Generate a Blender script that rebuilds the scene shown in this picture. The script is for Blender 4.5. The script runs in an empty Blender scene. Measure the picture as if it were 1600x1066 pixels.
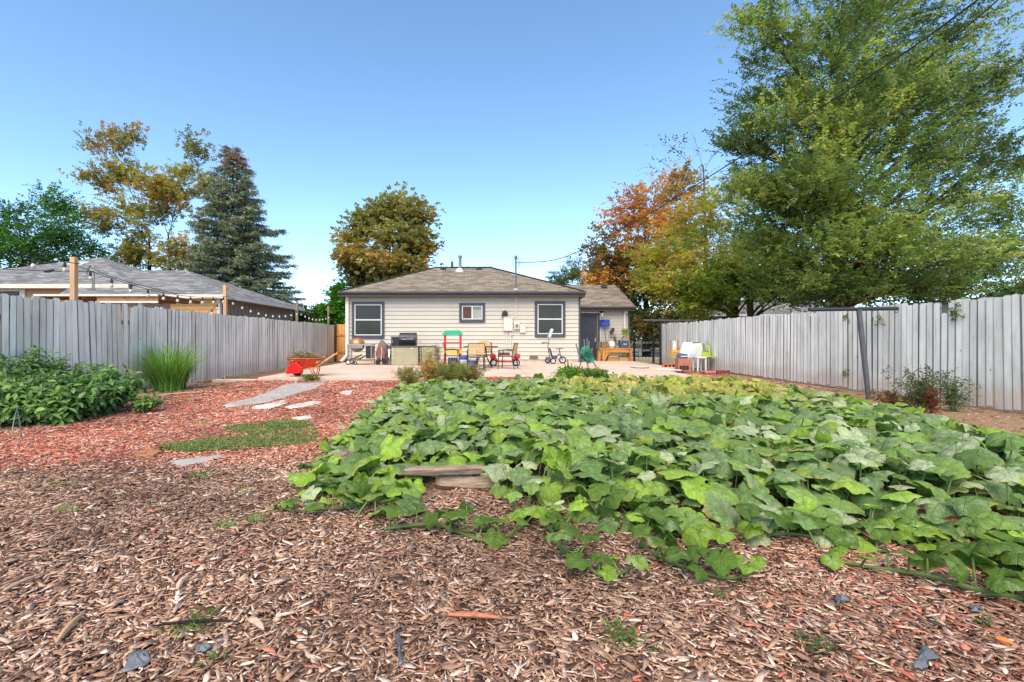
import bpy, math, random
import numpy as np
from mathutils import Vector, Matrix, Euler
R = math.radians
random.seed(7)
SC = bpy.context.scene
COL = SC.collection
H = 1.15                      # eye height
F = 740.0                     # focal length in photo pixels (1600 px wide)
def wx(px, d): return (px - 748.0) * d / F
def wz(py, d): return H - (py - 530.0) * d / F
def P(px, py, d): return (wx(px, d), d, wz(py, d))
def sm(a, b, t):
    t = np.clip((np.asarray(t, float) - a) / (b - a), 0, 1)
    return t * t * (3 - 2 * t)
def gz(x, y):
    return 0.07 * sm(7, 11.5, y) * sm(-7.2, -5.6, x) * (1 - sm(5, 7.5, x)) * (1 - sm(14, 20, y))
def lin(c):
    c = c / 255.0
    return c / 12.92 if c <= 0.04045 else ((c + 0.055) / 1.055) ** 2.4
def col(r, g, b, k=1.0): return (lin(r) * k, lin(g) * k, lin(b) * k)

# ------------------------------------------------------------------ materials
MATS = {}
def newmat(name):
    m = bpy.data.materials.new(name); m.use_nodes = True
    nt = m.node_tree; nt.nodes.clear()
    out = nt.nodes.new('ShaderNodeOutputMaterial')
    return m, nt, out
def N(nt, t, **kw):
    n = nt.nodes.new('ShaderNode' + t)
    for k, v in kw.items():
        if hasattr(n, k) and not (k in n.inputs): setattr(n, k, v)
        else: n.inputs[k].default_value = v
    return n
def ramp(nt, fac, stops):
    r = nt.nodes.new('ShaderNodeValToRGB')
    e = r.color_ramp.elements
    while len(e) < len(stops): e.new(0.5)
    for i, (p, c) in enumerate(stops):
        e[i].position = p
        e[i].color = (c[0], c[1], c[2], 1) if hasattr(c, '__len__') else (c, c, c, 1)
    nt.links.new(fac, r.inputs['Fac'])
    return r.outputs['Color']
def mix(nt, fac, a, b, mode='MIX'):
    m = nt.nodes.new('ShaderNodeMix'); m.data_type = 'RGBA'; m.blend_type = mode
    L = nt.links.new
    for s, v in ((m.inputs[0], fac), (m.inputs[6], a), (m.inputs[7], b)):
        if hasattr(v, 'is_output'): L(v, s)
        elif hasattr(v, '__len__'): s.default_value = (v[0], v[1], v[2], 1)
        else: s.default_value = v
    return m.outputs[2]
def math_(nt, op, a, b=0.0, c=None):
    m = nt.nodes.new('ShaderNodeMath'); m.operation = op
    for i, v in enumerate((a, b, c)):
        if v is None: continue
        if hasattr(v, 'is_output'): nt.links.new(v, m.inputs[i])
        else: m.inputs[i].default_value = v
    return m.outputs[0]
def noise(nt, scale, detail=4, rough=0.55, vec=None, stretch=None, seed=0):
    if vec is None:
        vec = nt.nodes.new('ShaderNodeTexCoord').outputs['Object']
    if stretch or seed:
        mp = nt.nodes.new('ShaderNodeMapping')
        mp.inputs['Scale'].default_value = stretch or (1, 1, 1)
        mp.inputs['Location'].default_value = (seed, seed * 1.7, seed * .6)
        nt.links.new(vec, mp.inputs['Vector']); vec = mp.outputs['Vector']
    n = N(nt, 'TexNoise', Scale=scale, Detail=detail, Roughness=rough)
    nt.links.new(vec, n.inputs['Vector'])
    return n.outputs['Fac']
def bsdf(nt, out, color, rough=0.7, metal=0.0, bump=None, bumpd=0.01, spec=0.4, rough_s=None):
    b = N(nt, 'BsdfPrincipled', Roughness=rough, Metallic=metal)
    b.inputs['Specular IOR Level'].default_value = spec
    if hasattr(color, 'is_output'): nt.links.new(color, b.inputs['Base Color'])
    else: b.inputs['Base Color'].default_value = (*color[:3], 1)
    if rough_s is not None: nt.links.new(rough_s, b.inputs['Roughness'])
    if bump is not None:
        bp = N(nt, 'Bump', Strength=0.8, Distance=bumpd)
        nt.links.new(bump, bp.inputs['Height']); nt.links.new(bp.outputs[0], b.inputs['Normal'])
    nt.links.new(b.outputs[0], out.inputs['Surface'])
    return b
def pm(name, c, rough=0.65, metal=0.0, var=0.18, scale=6.0, bump=0.003, stretch=None, dirt=None, spec=0.4):
    """plain material with uneven colour, roughness and bump"""
    if name in MATS: return MATS[name]
    m, nt, out = newmat(name)
    n1 = noise(nt, scale, 5, .6, stretch=stretch)
    n2 = noise(nt, scale * 6, 3, .6, stretch=stretch, seed=3.1)
    lo = tuple(x * (1 - var) for x in c); hi = tuple(min(1, x * (1 + var)) for x in c)
    cc = ramp(nt, n1, [(0.3, lo), (0.7, hi)])
    if dirt: cc = mix(nt, ramp(nt, noise(nt, scale * .5, 6, .7, seed=9.3), [(.48, 0.0), (.75, 1.0)]), cc, dirt)
    rr = ramp(nt, n2, [(0.3, max(0.02, rough - .12)), (0.7, min(1, rough + .12))])
    bsdf(nt, out, cc, rough, metal, n2, bump, spec, rr)
    MATS[name] = m
    return m
def tintmat(name, rough=0.8, transl=0.0, spec=0.3, nscale=30.0, nvar=0.2, stretch=None, bump=0.0):
    """colour from each piece's own 'tint' attribute, broken up by noise"""
    if name in MATS: return MATS[name]
    m, nt, out = newmat(name)
    a = N(nt, 'Attribute', attribute_name='tint')
    n = noise(nt, nscale, 4, .6, stretch=stretch)
    f = ramp(nt, n, [(0.3, 1 - nvar), (0.7, 1 + nvar * .6)])
    cc = mix(nt, 1.0, a.outputs['Color'], f, 'MULTIPLY')
    b = bsdf(nt, out, cc, rough, 0, n if bump else None, bump, spec)
    if transl:
        t = N(nt, 'BsdfTranslucent')
        tc = mix(nt, 1.0, cc, (1.25, 1.3, .75), 'MULTIPLY')
        nt.links.new(tc, t.inputs['Color'])
        mx = N(nt, 'MixShader', Fac=transl)
        nt.links.new(b.outputs[0], mx.inputs[1]); nt.links.new(t.outputs[0], mx.inputs[2])
        nt.links.new(mx.outputs[0], out.inputs['Surface'])
    MATS[name] = m
    return m

# ------------------------------------------------------------------ mesh building
class MB:
    def __init__(s): s.v = []; s.f = []; s.t = []; s.uv = []
    def add(s, vs, fs, tint=None, uvs=None):
        o = len(s.v)
        s.v += [tuple(v) for v in vs]; s.f += [tuple(i + o for i in f) for f in fs]
        s.t += [tint or (1, 1, 1)] * len(vs)
        for k, f in enumerate(fs):
            s.uv += list(uvs[k]) if uvs else [(0, 0)] * len(f)
        return s
    def box(s, c, size, rot=None, tint=None, taper=1.0):
        x, y, z = (q / 2 for q in size)
        vs = [Vector((a * x * (taper if k > 0 else 1), b * y * (taper if k > 0 else 1), k * z)) for k in (-1, 1) for b in (-1, 1) for a in (-1, 1)]
        if rot is not None:
            M = rot if isinstance(rot, Matrix) else Euler(rot).to_matrix()
            vs = [M @ v for v in vs]
        vs = [v + Vector(c) for v in vs]
        return s.add(vs, [(0, 2, 3, 1), (4, 5, 7, 6), (0, 1, 5, 4), (2, 6, 7, 3), (0, 4, 6, 2), (1, 3, 7, 5)], tint)
    def bx(s, x0, x1, y0, y1, z0, z1, tint=None):
        return s.box(((x0 + x1) / 2, (y0 + y1) / 2, (z0 + z1) / 2), (x1 - x0, y1 - y0, z1 - z0), tint=tint)
    def beam(s, a, b, w, h, tint=None):
        a, b = Vector(a), Vector(b); d = b - a
        M = d.to_track_quat('Y', 'Z').to_matrix()
        return s.box((a + b) / 2, (w, d.length, h), M, tint)
    def tube(s, pts, r, n=8, tint=None, cap=True):
        pts = [Vector(p) for p in pts]; k = len(pts)
        rs = list(r) if hasattr(r, '__len__') else [r] * k
        vs, fs = [], []
        up = None
        for i, p in enumerate(pts):
            d = (pts[min(i + 1, k - 1)] - pts[max(i - 1, 0)])
            d = d.normalized() if d.length > 1e-9 else Vector((0, 0, 1))
            if up is None:
                up = Vector((0, 0, 1)) if abs(d.z) < .9 else Vector((1, 0, 0))
            a = d.cross(up)
            a = a.normalized() if a.length > 1e-6 else d.orthogonal().normalized()
            b = a.cross(d).normalized(); up = b
            for j in range(n):
                t = 2 * math.pi * j / n
                vs.append(p + (a * math.cos(t) + b * math.sin(t)) * rs[i])
        for i in range(k - 1):
            for j in range(n):
                j2 = (j + 1) % n
                fs.append((i * n + j, i * n + j2, (i + 1) * n + j2, (i + 1) * n + j))
        if cap:
            fs.append(tuple(range(n - 1, -1, -1))); fs.append(tuple((k - 1) * n + j for j in range(n)))
        return s.add(vs, fs, tint)
    def lathe(s, prof, c=(0, 0, 0), axis='Z', n=20, tint=None):
        vs, fs = [], []
        for (r, h) in prof:
            for j in range(n):
                t = 2 * math.pi * j / n; a, b = r * math.cos(t), r * math.sin(t)
                v = (a, b, h) if axis == 'Z' else ((h, a, b) if axis == 'X' else (a, h, b))
                vs.append(Vector(v) + Vector(c))
        k = len(prof)
        for i in range(k - 1):
            for j in range(n):
                j2 = (j + 1) % n
                fs.append((i * n + j, i * n + j2, (i + 1) * n + j2, (i + 1) * n + j))
        if prof[0][0] > 1e-4: fs.append(tuple(range(n - 1, -1, -1)))
        if prof[-1][0] > 1e-4: fs.append(tuple((k - 1) * n + j for j in range(n)))
        return s.add(vs, fs, tint)
    def torus(s, c, R_, r, axis='Z', n=20, m=6, tint=None, arc=2 * math.pi):
        pts = []
        for i in range(n + 1):
            t = arc * i / n; a, b = R_ * math.cos(t), R_ * math.sin(t)
            v = (a, b, 0) if axis == 'Z' else ((0, a, b) if axis == 'X' else (a, 0, b))
            pts.append(Vector(v) + Vector(c))
        return s.tube(pts, r, m, tint)
    def prism(s, poly, y0, y1, axis='X', tint=None):
        """poly of 2-D points extruded along axis"""
        n = len(poly)
        def q(a, b, t): return (t, a, b) if axis == 'X' else ((a, t, b) if axis == 'Y' else (a, b, t))
        vs = [q(a, b, y0) for a, b in poly] + [q(a, b, y1) for a, b in poly]
        fs = [tuple(range(n - 1, -1, -1)), tuple(range(n, 2 * n))]
        fs += [(i, (i + 1) % n, n + (i + 1) % n, n + i) for i in range(n)]
        return s.add(vs, fs, tint)
    def build(s, name, mat, parent=None, smooth=False, bevel=0.0):
        me = bpy.data.meshes.new(name)
        me.from_pydata(s.v, [], s.f)
        a = me.attributes.new('tint', 'FLOAT_COLOR', 'POINT')
        t = np.ones((len(s.v), 4), np.float32); t[:, :3] = np.array(s.t, np.float32).reshape(-1, 3)
        a.data.foreach_set('color', t.ravel())
        if any(u != (0, 0) for u in s.uv):
            uvl = me.uv_layers.new(name='UVMap')
            uvl.data.foreach_set('uv', np.array(s.uv, np.float32).ravel())
        import bmesh
        bm = bmesh.new(); bm.from_mesh(me)
        bmesh.ops.recalc_face_normals(bm, faces=bm.faces[:])
        bm.to_mesh(me); bm.free()
        o = bpy.data.objects.new(name, me); COL.objects.link(o)
        me.materials.append(mat)
        if smooth:
            for p in me.polygons: p.use_smooth = True
            me.set_sharp_from_angle(angle=R(42))
        if parent is not None:
            o.parent = parent
            r = parent
            while r.parent is not None: r = r.parent
            if r.location.length > 0:
                L = r.location
                co = np.empty(len(me.vertices) * 3, np.float32)
                me.vertices.foreach_get('co', co)
                co = co.reshape(-1, 3) - np.array(L, np.float32)
                me.vertices.foreach_set('co', co.ravel())
        if bevel:
            b = o.modifiers.new('edge', 'BEVEL'); b.width = bevel; b.segments = 2; b.limit_method = 'ANGLE'
        return o

def npmesh(name, V, Fq, T, mat, parent=None, smooth=False, uv=None):
    """big mesh straight from numpy arrays; Fq (M,k) faces of k corners"""
    V = np.asarray(V, np.float32); Fq = np.asarray(Fq, np.int32)
    if parent is not None:
        r = parent
        while r.parent is not None: r = r.parent
        V = V - np.array(r.location, np.float32)
    me = bpy.data.meshes.new(name)
    M, k = Fq.shape
    me.vertices.add(len(V)); me.vertices.foreach_set('co', V.ravel())
    me.loops.add(M * k); me.loops.foreach_set('vertex_index', Fq.ravel())
    me.polygons.add(M); me.polygons.foreach_set('loop_start', np.arange(0, M * k, k, dtype=np.int32))
    me.update(calc_edges=True)
    a = me.attributes.new('tint', 'FLOAT_COLOR', 'POINT')
    t = np.ones((len(V), 4), np.float32); t[:, :3] = T
    a.data.foreach_set('color', t.ravel())
    if uv is not None:
        l = me.uv_layers.new(name='UVMap')
        l.data.foreach_set('uv', np.asarray(uv, np.float32)[Fq.ravel()].ravel())
    if smooth: me.polygons.foreach_set('use_smooth', np.ones(M, bool))
    me.validate()
    o = bpy.data.objects.new(name, me); COL.objects.link(o)
    me.materials.append(mat)
    if parent is not None: o.parent = parent
    return o

def tag(o, label=None, cat=None, group=None, kind=None):
    if label: o['label'] = label
    if cat: o['category'] = cat
    if group: o['group'] = group
    if kind: o['kind'] = kind
    return o
def thing(name, label, cat, loc=(0, 0, 0), group=None):
    o = bpy.data.objects.new(name, None); COL.objects.link(o)
    o.location = loc; o.empty_display_size = .1
    return tag(o, label, cat, group)
KIDS = {}
def copy_tree(o, parent=None):
    c = o.copy(); COL.objects.link(c)
    if parent is not None: c.parent = parent
    for ch in [q for q in COL.objects if q.parent == o]: copy_tree(ch, c)
    return c
def place(o, loc, rz=0.0, tilt=(0, 0)):
    o.location = loc; o.rotation_euler = (tilt[0], tilt[1], rz); return o

# ------------------------------------------------------------------ leaf machinery
def nrm(a): return a / np.maximum(np.linalg.norm(a, axis=-1, keepdims=True), 1e-9)
def leaves_on_twigs(rng, Pt, D, L, n, ll, lw, C, droop=.15, spread=.8, jit=.25, var=.22):
    """n leaves along every twig; each leaf one diamond folded by its own tilt. returns V,F,T"""
    K = len(Pt)
    t = np.linspace(.12, 1, n)[None, :] + rng.uniform(-.04, .04, (K, n))
    D = nrm(D)
    up = np.array([0, 0, 1.0]) + rng.normal(0, .35, (K, 3))
    side = nrm(np.cross(D, up)); nn = nrm(np.cross(side, D))
    sgn = np.where(np.arange(n) % 2 == 0, 1.0, -1.0)[None, :, None]
    L = np.broadcast_to(np.asarray(L, float).reshape(-1, 1), (K, 1))
    base = Pt[:, None] + D[:, None] * (L * t)[..., None]
    base = base - np.array([0, 0, 1.0]) * (droop * L * t * t)[..., None]
    ld = nrm(D[:, None] * .6 + side[:, None] * sgn * spread + rng.normal(0, jit, (K, n, 3)))
    nl = nrm(nn[:, None] + rng.normal(0, .45, (K, n, 3)))
    ls = nrm(np.cross(nl, ld))
    s = rng.uniform(.65, 1.25, (K, n, 1))
    tip = base + ld * ll * s - np.array([0, 0, 1.0]) * ll * .18 * s
    midp = base + ld * ll * .48 * s
    V = np.stack([base, midp + ls * lw * .5 * s, tip, midp - ls * lw * .5 * s], 2).reshape(-1, 3)
    M = K * n
    Fq = np.arange(M * 4).reshape(M, 4)
    T = C[:, None] * rng.uniform(1 - var, 1 + var, (K, n, 1))
    T = np.repeat(T.reshape(M, 3), 4, 0)
    return V, Fq, T
def instance(tv, tf, M, T, C):
    """template verts under M (K,3,3) and T (K,3)"""
    K, n = len(M), len(tv)
    V = (np.einsum('kij,nj->kni', M, tv) + T[:, None]).reshape(-1, 3)
    Fq = (tf[None] + (np.arange(K) * n)[:, None, None]).reshape(-1, tf.shape[1])
    return V, Fq, np.repeat(C, n, 0)
def rotz(a):
    c, s = np.cos(a), np.sin(a); z = np.zeros_like(a); o = z + 1
    return np.stack([np.stack([c, -s, z], -1), np.stack([s, c, z], -1), np.stack([z, z, o], -1)], -2)
def rotx(a):
    c, s = np.cos(a), np.sin(a); z = np.zeros_like(a); o = z + 1
    return np.stack([np.stack([o, z, z], -1), np.stack([z, c, -s], -1), np.stack([z, s, c], -1)], -2)
def roty(a):
    c, s = np.cos(a), np.sin(a); z = np.zeros_like(a); o = z + 1
    return np.stack([np.stack([c, z, s], -1), np.stack([z, o, z], -1), np.stack([-s, z, c], -1)], -2)
class Pile:
    def __init__(s): s.V = []; s.F = []; s.T = []; s.U = []; s.n = 0
    def add(s, V, Fq, T, U=None):
        s.V.append(V); s.F.append(Fq + s.n); s.T.append(T); s.n += len(V)
        if U is not None: s.U.append(U)
    def build(s, name, mat, parent=None, smooth=False):
        return npmesh(name, np.concatenate(s.V), np.concatenate(s.F), np.concatenate(s.T), mat, parent, smooth, np.concatenate(s.U) if s.U else None)
def bez(a, b, c, n):
    a, b, c = Vector(a), Vector(b), Vector(c)
    return [a * (1 - t) ** 2 + b * 2 * t * (1 - t) + c * t * t for t in (i / n for i in range(n + 1))]
# ------------------------------------------------------------------ camera, sky, sun
cam = bpy.data.cameras.new('camera'); co = bpy.data.objects.new('camera', cam); COL.objects.link(co)
co.location = (0, 0, H); co.rotation_euler = (R(90), 0, 0)
cam.sensor_width = 36; cam.lens = F / 1600 * 36
cam.shift_x = 52 / 1600; cam.shift_y = -3 / 1600
cam.clip_start = .05; cam.clip_end = 3000
SC.camera = co
SUN_EL, SUN_AZ = 52.0, 192.0          # azimuth clockwise from +Y: behind the camera
w = bpy.data.worlds.new('World'); SC.world = w; w.use_nodes = True
nt = w.node_tree; nt.nodes.clear()
sky = nt.nodes.new('ShaderNodeTexSky'); sky.sky_type = 'NISHITA'; sky.sun_disc = False
sky.sun_elevation = R(SUN_EL); sky.sun_rotation = R(SUN_AZ)
sky.altitude = 1600; sky.air_density = 0.85; sky.dust_density = 0.5; sky.ozone_density = 1.8
bg = nt.nodes.new('ShaderNodeBackground'); bg.inputs['Strength'].default_value = 0.15
wo = nt.nodes.new('ShaderNodeOutputWorld')
hs = N(nt, 'HueSaturation', Saturation=1.04, Hue=.491); nt.links.new(sky.outputs[0], hs.inputs['Color']); nt.links.new(hs.outputs[0], bg.inputs[0]); nt.links.new(bg.outputs[0], wo.inputs[0])
sl = bpy.data.lights.new('sun', 'SUN'); sl.energy = 2.65; sl.angle = R(60); sl.color = (1, .88, .7)
so = bpy.data.objects.new('sun', sl); COL.objects.link(so)
az, el = R(SUN_AZ), R(SUN_EL)
sd = Vector((math.sin(az) * math.cos(el), math.cos(az) * math.cos(el), math.sin(el)))
so.rotation_euler = (-sd).to_track_quat('-Z', 'Y').to_euler(); so.location = sd * 50
SC.view_settings.view_transform = 'Standard'; SC.view_settings.look = 'None'
SC.view_settings.exposure = 1.25; SC.view_settings.gamma = 1.0; SC.view_settings.use_curve_mapping = False
SC.cycles.max_bounces = 6; SC.cycles.diffuse_bounces = 3; SC.cycles.transparent_max_bounces = 4
SC.cycles.use_denoising = True
SC.cycles.caustics_reflective = False; SC.cycles.caustics_refractive = False

# ------------------------------------------------------------------ ground
def ground_mat():
    m, nt, out = newmat('yard soil and mulch')
    tc = nt.nodes.new('ShaderNodeTexCoord').outputs['Object']
    sp = nt.nodes.new('ShaderNodeSeparateXYZ'); nt.links.new(tc, sp.inputs[0])
    X, Y = sp.outputs[0], sp.outputs[1]
    big = noise(nt, 1.1, 5, .6)
    fine = noise(nt, 55, 5, .7)
    vor = N(nt, 'TexVoronoi', Scale=42.0); nt.links.new(tc, vor.inputs['Vector'])
    chip = ramp(nt, vor.outputs['Color'], [(0.1, col(88, 64, 52)), (.55, col(132, 100, 84)), (.9, col(172, 138, 118))])
    red = ramp(nt, vor.outputs['Color'], [(0.1, col(96, 44, 34)), (.55, col(180, 92, 72)), (.9, col(214, 140, 118))])
    dirt = ramp(nt, fine, [(.3, col(112, 88, 66)), (.7, col(176, 146, 116))])
    # red mulch lies beyond a wandering line
    edge = math_(nt, 'ADD', math_(nt, 'SUBTRACT', Y, math_(nt, 'MULTIPLY', math_(nt, 'MINIMUM', X, 0.0), .26)), math_(nt, 'MULTIPLY', big, 1.4))
    redf = ramp(nt, math_(nt, 'MULTIPLY', edge, .1), [(.60, 0.0), (.66, 1.0)])
    c = mix(nt, redf, chip, red)
    rightf = ramp(nt, math_(nt, 'MULTIPLY', math_(nt, 'ADD', X, big), .1), [(.64, 0.0), (.72, 1.0)])
    c = mix(nt, rightf, c, dirt)
    leftf = ramp(nt, math_(nt, 'MULTIPLY', math_(nt, 'SUBTRACT', math_(nt, 'MULTIPLY', X, -1.0), big), .1), [(.56, 0.0), (.64, 1.0)])
    c = mix(nt, leftf, c, mix(nt, .5, dirt, chip))
    farf = ramp(nt, math_(nt, 'MULTIPLY', Y, .02), [(.44, 0.0), (.5, 1.0)])
    grass = ramp(nt, noise(nt, 3, 6, .7), [(.35, col(84, 92, 48)), (.65, col(128, 122, 78))])
    c = mix(nt, farf, c, grass)
    hgt = math_(nt, 'ADD', vor.outputs['Distance'], fine)
    bsdf(nt, out, c, .9, 0, hgt, .02, .15)
    return m
xs = [-500, -120, -40, -16] + list(np.arange(-9, 10.01, .3)) + [16, 40, 120, 500]
ys = [-300, -40, -8] + list(np.arange(-1, 20.01, .3)) + [26, 45, 90, 200, 900]
XX, YY = np.meshgrid(xs, ys)
ZZ = gz(XX, YY)
V = np.stack([XX, YY, ZZ], -1).reshape(-1, 3)
nx, ny = len(xs), len(ys)
I = np.arange(nx * ny).reshape(ny, nx)
Fq = np.stack([I[:-1, :-1], I[:-1, 1:], I[1:, 1:], I[1:, :-1]], -1).reshape(-1, 4)
g = npmesh('ground', V, Fq, np.ones((len(V), 3)), ground_mat(), smooth=True)
tag(g, 'bare soil and mulch ground of the back yard', 'ground', kind='structure')
# street beyond the house
mb = MB(); mb.add([(-120, 38, .012), (120, 38, .012), (120, 46, .012), (-120, 46, .012)], [(0, 1, 2, 3)])
tag(mb.build('street', pm('asphalt', (.06, .06, .06), .9, 0, .25, 2, .004)), 'grey asphalt street beyond the house', 'street', kind='structure')

mb = MB(); mb.add([(7.5, 22.6, .016), (12.5, 22.6, .016), (13.5, 37.9, .016), (8.2, 37.9, .016)], [(0, 1, 2, 3)])
tag(mb.build('driveway', pm('tan gravel drive', col(206, 184, 158), .9, 0, .2, 3, .006)), 'pale tan gravel drive past the iron gate', 'driveway', kind='structure')
# concrete patio
def concrete_mat():
    m, nt, out = newmat('patio concrete')
    n1 = noise(nt, .9, 6, .65); n2 = noise(nt, 14, 5, .6); n3 = noise(nt, 120, 3, .7)
    c = ramp(nt, n1, [(.3, col(184, 160, 142)), (.7, col(212, 188, 170))])
    c = mix(nt, ramp(nt, n2, [(.58, 0.0), (.72, .5)]), c, col(160, 138, 122))
    c = mix(nt, ramp(nt, n3, [(.62, 0.0), (.75, .35)]), c, col(150, 132, 120))
    bsdf(nt, out, c, .85, 0, n3, .003, .2)
    return m
cm = concrete_mat()
PZ = .15
mb = MB()
G = .006
slabs = [(-5.75, -1.9, 12.3, 20.5), (-1.9, 1.35, 12.45, 20.5), (1.35, 2.9, 10.6, 16.2), (1.35, 4.6, 16.2, 20.5), (2.9, 5.9, 12.6, 16.2), (4.6, 7.0, 16.2, 22.4)]
for (a, b, c_, d) in slabs:
    mb.bx(a + G, b - G, c_ + G, d - G, -.1, PZ)
tag(mb.build('patio', cm, bevel=.008), 'pinkish concrete patio slab behind the house', 'patio', kind='structure')
# narrow concrete kerb running to the wheelbarrow
mb = MB(); mb.bx(-6.9, -5.76, 12.25, 12.5, -.05, .1)
tag(mb.build('patio_edging', cm, bevel=.01), 'low concrete strip beside the wheelbarrow at the patio corner', 'edging')
# brick edging in front of the table
brm = pm('brick edging red', col(150, 92, 74), .85, 0, .3, 9, .004)
mb = MB()
for i in range(14):
    x = -.2 + i * .118
    mb.box((x + .054, 12.36, .1), (.108, .1, .13 + random.uniform(-.02, .02)), (random.uniform(-.05, .05), random.uniform(-.04, .04), random.uniform(-.08, .08)))
tag(mb.build('brick_edging', brm, bevel=.006), 'row of bricks set along the patio edge in front of the table', 'brick edging')

# ------------------------------------------------------------------ siding, roofs
def siding_mat(name, c, dirtc):
    m, nt, out = newmat(name)
    n1 = noise(nt, .7, 5, .6); n2 = noise(nt, 30, 4, .6, stretch=(.15, 1, 1))
    cc = ramp(nt, n1, [(.3, tuple(x * .9 for x in c)), (.7, c)])
    cc = mix(nt, ramp(nt, n2, [(.55, 0.0), (.8, .4)]), cc, dirtc)
    cc = mix(nt, ramp(nt, noise(nt, 2.2, 6, .7, stretch=(1, 1, .4), seed=6), [(.52, 0.0), (.8, .45)]), cc, dirtc)
    bsdf(nt, out, cc, .55, 0, n2, .002, .35)
    return m
def shingle_mat(name, a, b, c):
    m, nt, out = newmat(name)
    uv = nt.nodes.new('ShaderNodeUVMap'); 
    br = N(nt, 'TexBrick', Scale=1.0)
    br.inputs['Color1'].default_value = (.0, .0, .0, 1); br.inputs['Color2'].default_value = (1, 1, 1, 1)
    br.inputs['Mortar'].default_value = (.0, .0, .0, 1)
    br.inputs['Mortar Size'].default_value = .006; br.inputs['Brick Width'].default_value = .32; br.inputs['Row Height'].default_value = .14
    br.offset = .37; br.offset_frequency = 2
    nt.links.new(uv.outputs[0], br.inputs['Vector'])
    n1 = noise(nt, .8, 5, .6); n2 = noise(nt, 3.5, 4, .6, seed=5)
    f = math_(nt, 'ADD', math_(nt, 'MULTIPLY', br.outputs['Color'], .5), math_(nt, 'ADD', .12, math_(nt, 'MULTIPLY', n2, .3)))
    cc = ramp(nt, f, [(.15, a), (.5, b), (.85, c)])
    n3 = noise(nt, 160, 2, .6)
    cc = mix(nt, ramp(nt, n3, [(.35, .35), (.65, 0.0)]), cc, a)
    cc = mix(nt, br.outputs['Fac'], cc, tuple(x * .55 for x in a))
    bsdf(nt, out, cc, .9, 0, math_(nt, 'ADD', br.outputs['Fac'], n3), .006, .2)
    return m
def roof_face(mb, pts, th=.1):
    """one roof plane (counter-clockwise seen from above, eave edge first) with thickness"""
    p = [Vector(q) for q in pts]
    e = (p[1] - p[0]).normalized(); n = e.cross(p[-1] - p[0]).normalized(); u = n.cross(e)
    uv = [((q - p[0]).dot(e) + 20, (q - p[0]).dot(u) + 20) for q in p]
    k = len(p)
    lo = [q - Vector((0, 0, th)) for q in p]
    fs = [tuple(range(k))] + [tuple(range(2 * k - 1, k - 1, -1))] + [(i, k + i, k + (i + 1) % k, (i + 1) % k) for i in range(k)]
    uvs = [uv] + [[(0.01, 0.01)] * k] + [[(.01, .01)] * 4] * k
    mb.add(p + lo, fs, None, uvs)
def lap_wall(mb, x0, x1, yf, z0, z1, course=.115, lap=.014):
    """lap-sided wall facing -Y, as one solid with a saw-tooth face"""
    n = max(1, round((z1 - z0) / course)); c = (z1 - z0) / n
    poly = []
    for i in range(n):
        poly += [(yf - lap, z0 + i * c), (yf, z0 + (i + 1) * c - .001)]
    poly += [(yf + .16, z1), (yf + .16, z0)]
    mb.prism(poly, x0, x1, 'X')
trim = pm('dark grey trim paint', col(66, 68, 76), .5, 0, .12, 5, .001)
white = pm('white vinyl frame', col(206, 206, 202), .45, 0, .06, 5, .001)
glass_dark = None
def glass_mat(name, c):
    m, nt, out = newmat(name)
    n = noise(nt, 1.6, 3, .5)
    cc = ramp(nt, n, [(.35, tuple(x * .75 for x in c)), (.65, c)])
    bsdf(nt, out, cc, .16, 0, None, 0, .22)
    return m
gdark = glass_mat('dark screened glass', col(58, 58, 54)); gbrown = glass_mat('brown curtain glass', col(94, 54, 36)); gblind = glass_mat('blind behind glass', col(128, 134, 128))

# ------------------------------------------------------------------ the bungalow
YF = 20.5
sid = siding_mat('cream lap siding', col(212, 202, 187, .8), col(178, 162, 142))
house = thing('bungalow', 'cream lap sided bungalow with dark trim and low brown shingle roof facing the patio', 'house', (-.7, YF, 0))
Wl, Wr, ZW = -5.72, 4.35, 3.06
mb = MB(); lap_wall(mb, Wl, Wr, YF, PZ + .12, ZW, .175, .03)
mb.bx(Wl, Wr, YF + .17, 27.0, 0, ZW)
hw = mb.build('wall', sid, house)
mb = MB(); mb.bx(Wl + .02, Wr - .02, YF + .004, YF + .165, 0, PZ + .118)
mb.build('foundation', pm('foundation concrete', col(188, 170, 152), .85, 0, .2, 4, .003), house)
mb = MB(); mb.bx(4.36, 7.08, 22.56, 25.6, 0, 2.58)
lap_wall(mb, 5.60, 7.08, 22.4, PZ + .05, 2.56, .15, .018)
lap_wall(mb, 4.36, 5.60, 22.4, 2.4, 2.56, .15, .018)
mb.build('wing_wall', sid, house)
for x in (Wl - .045, Wr - .03): MB().bx(x, x + .075, YF - .035, YF + .3, 0, ZW).build('corner_trim', trim, house)
MB().bx(7.06, 7.13, 22.36, 22.6, 0, 2.56).build('corner_trim', trim, house)
shm = shingle_mat('brown grey shingles', col(92, 82, 72), col(128, 116, 102), col(158, 144, 128))
mb = MB()
eL, eR, eF, eB, ez = -5.95, 4.52, 20.08, 27.7, 3.17
r0, r1, ry, rz = (-2.2, 23.9, 4.76), (.62, 23.9, 4.76), 23.9, 4.76
roof_face(mb, [(eL, eF, ez), (eR, eF, ez), r1, r0])
roof_face(mb, [(eR, eF, ez), (eR, eB, ez), r1])
roof_face(mb, [(eR, eB, ez), (eL, eB, ez), r0, r1])
roof_face(mb, [(eL, eB, ez), (eL, eF, ez), r0])
roof = mb.build('roof', shm, house)
mb = MB()
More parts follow.
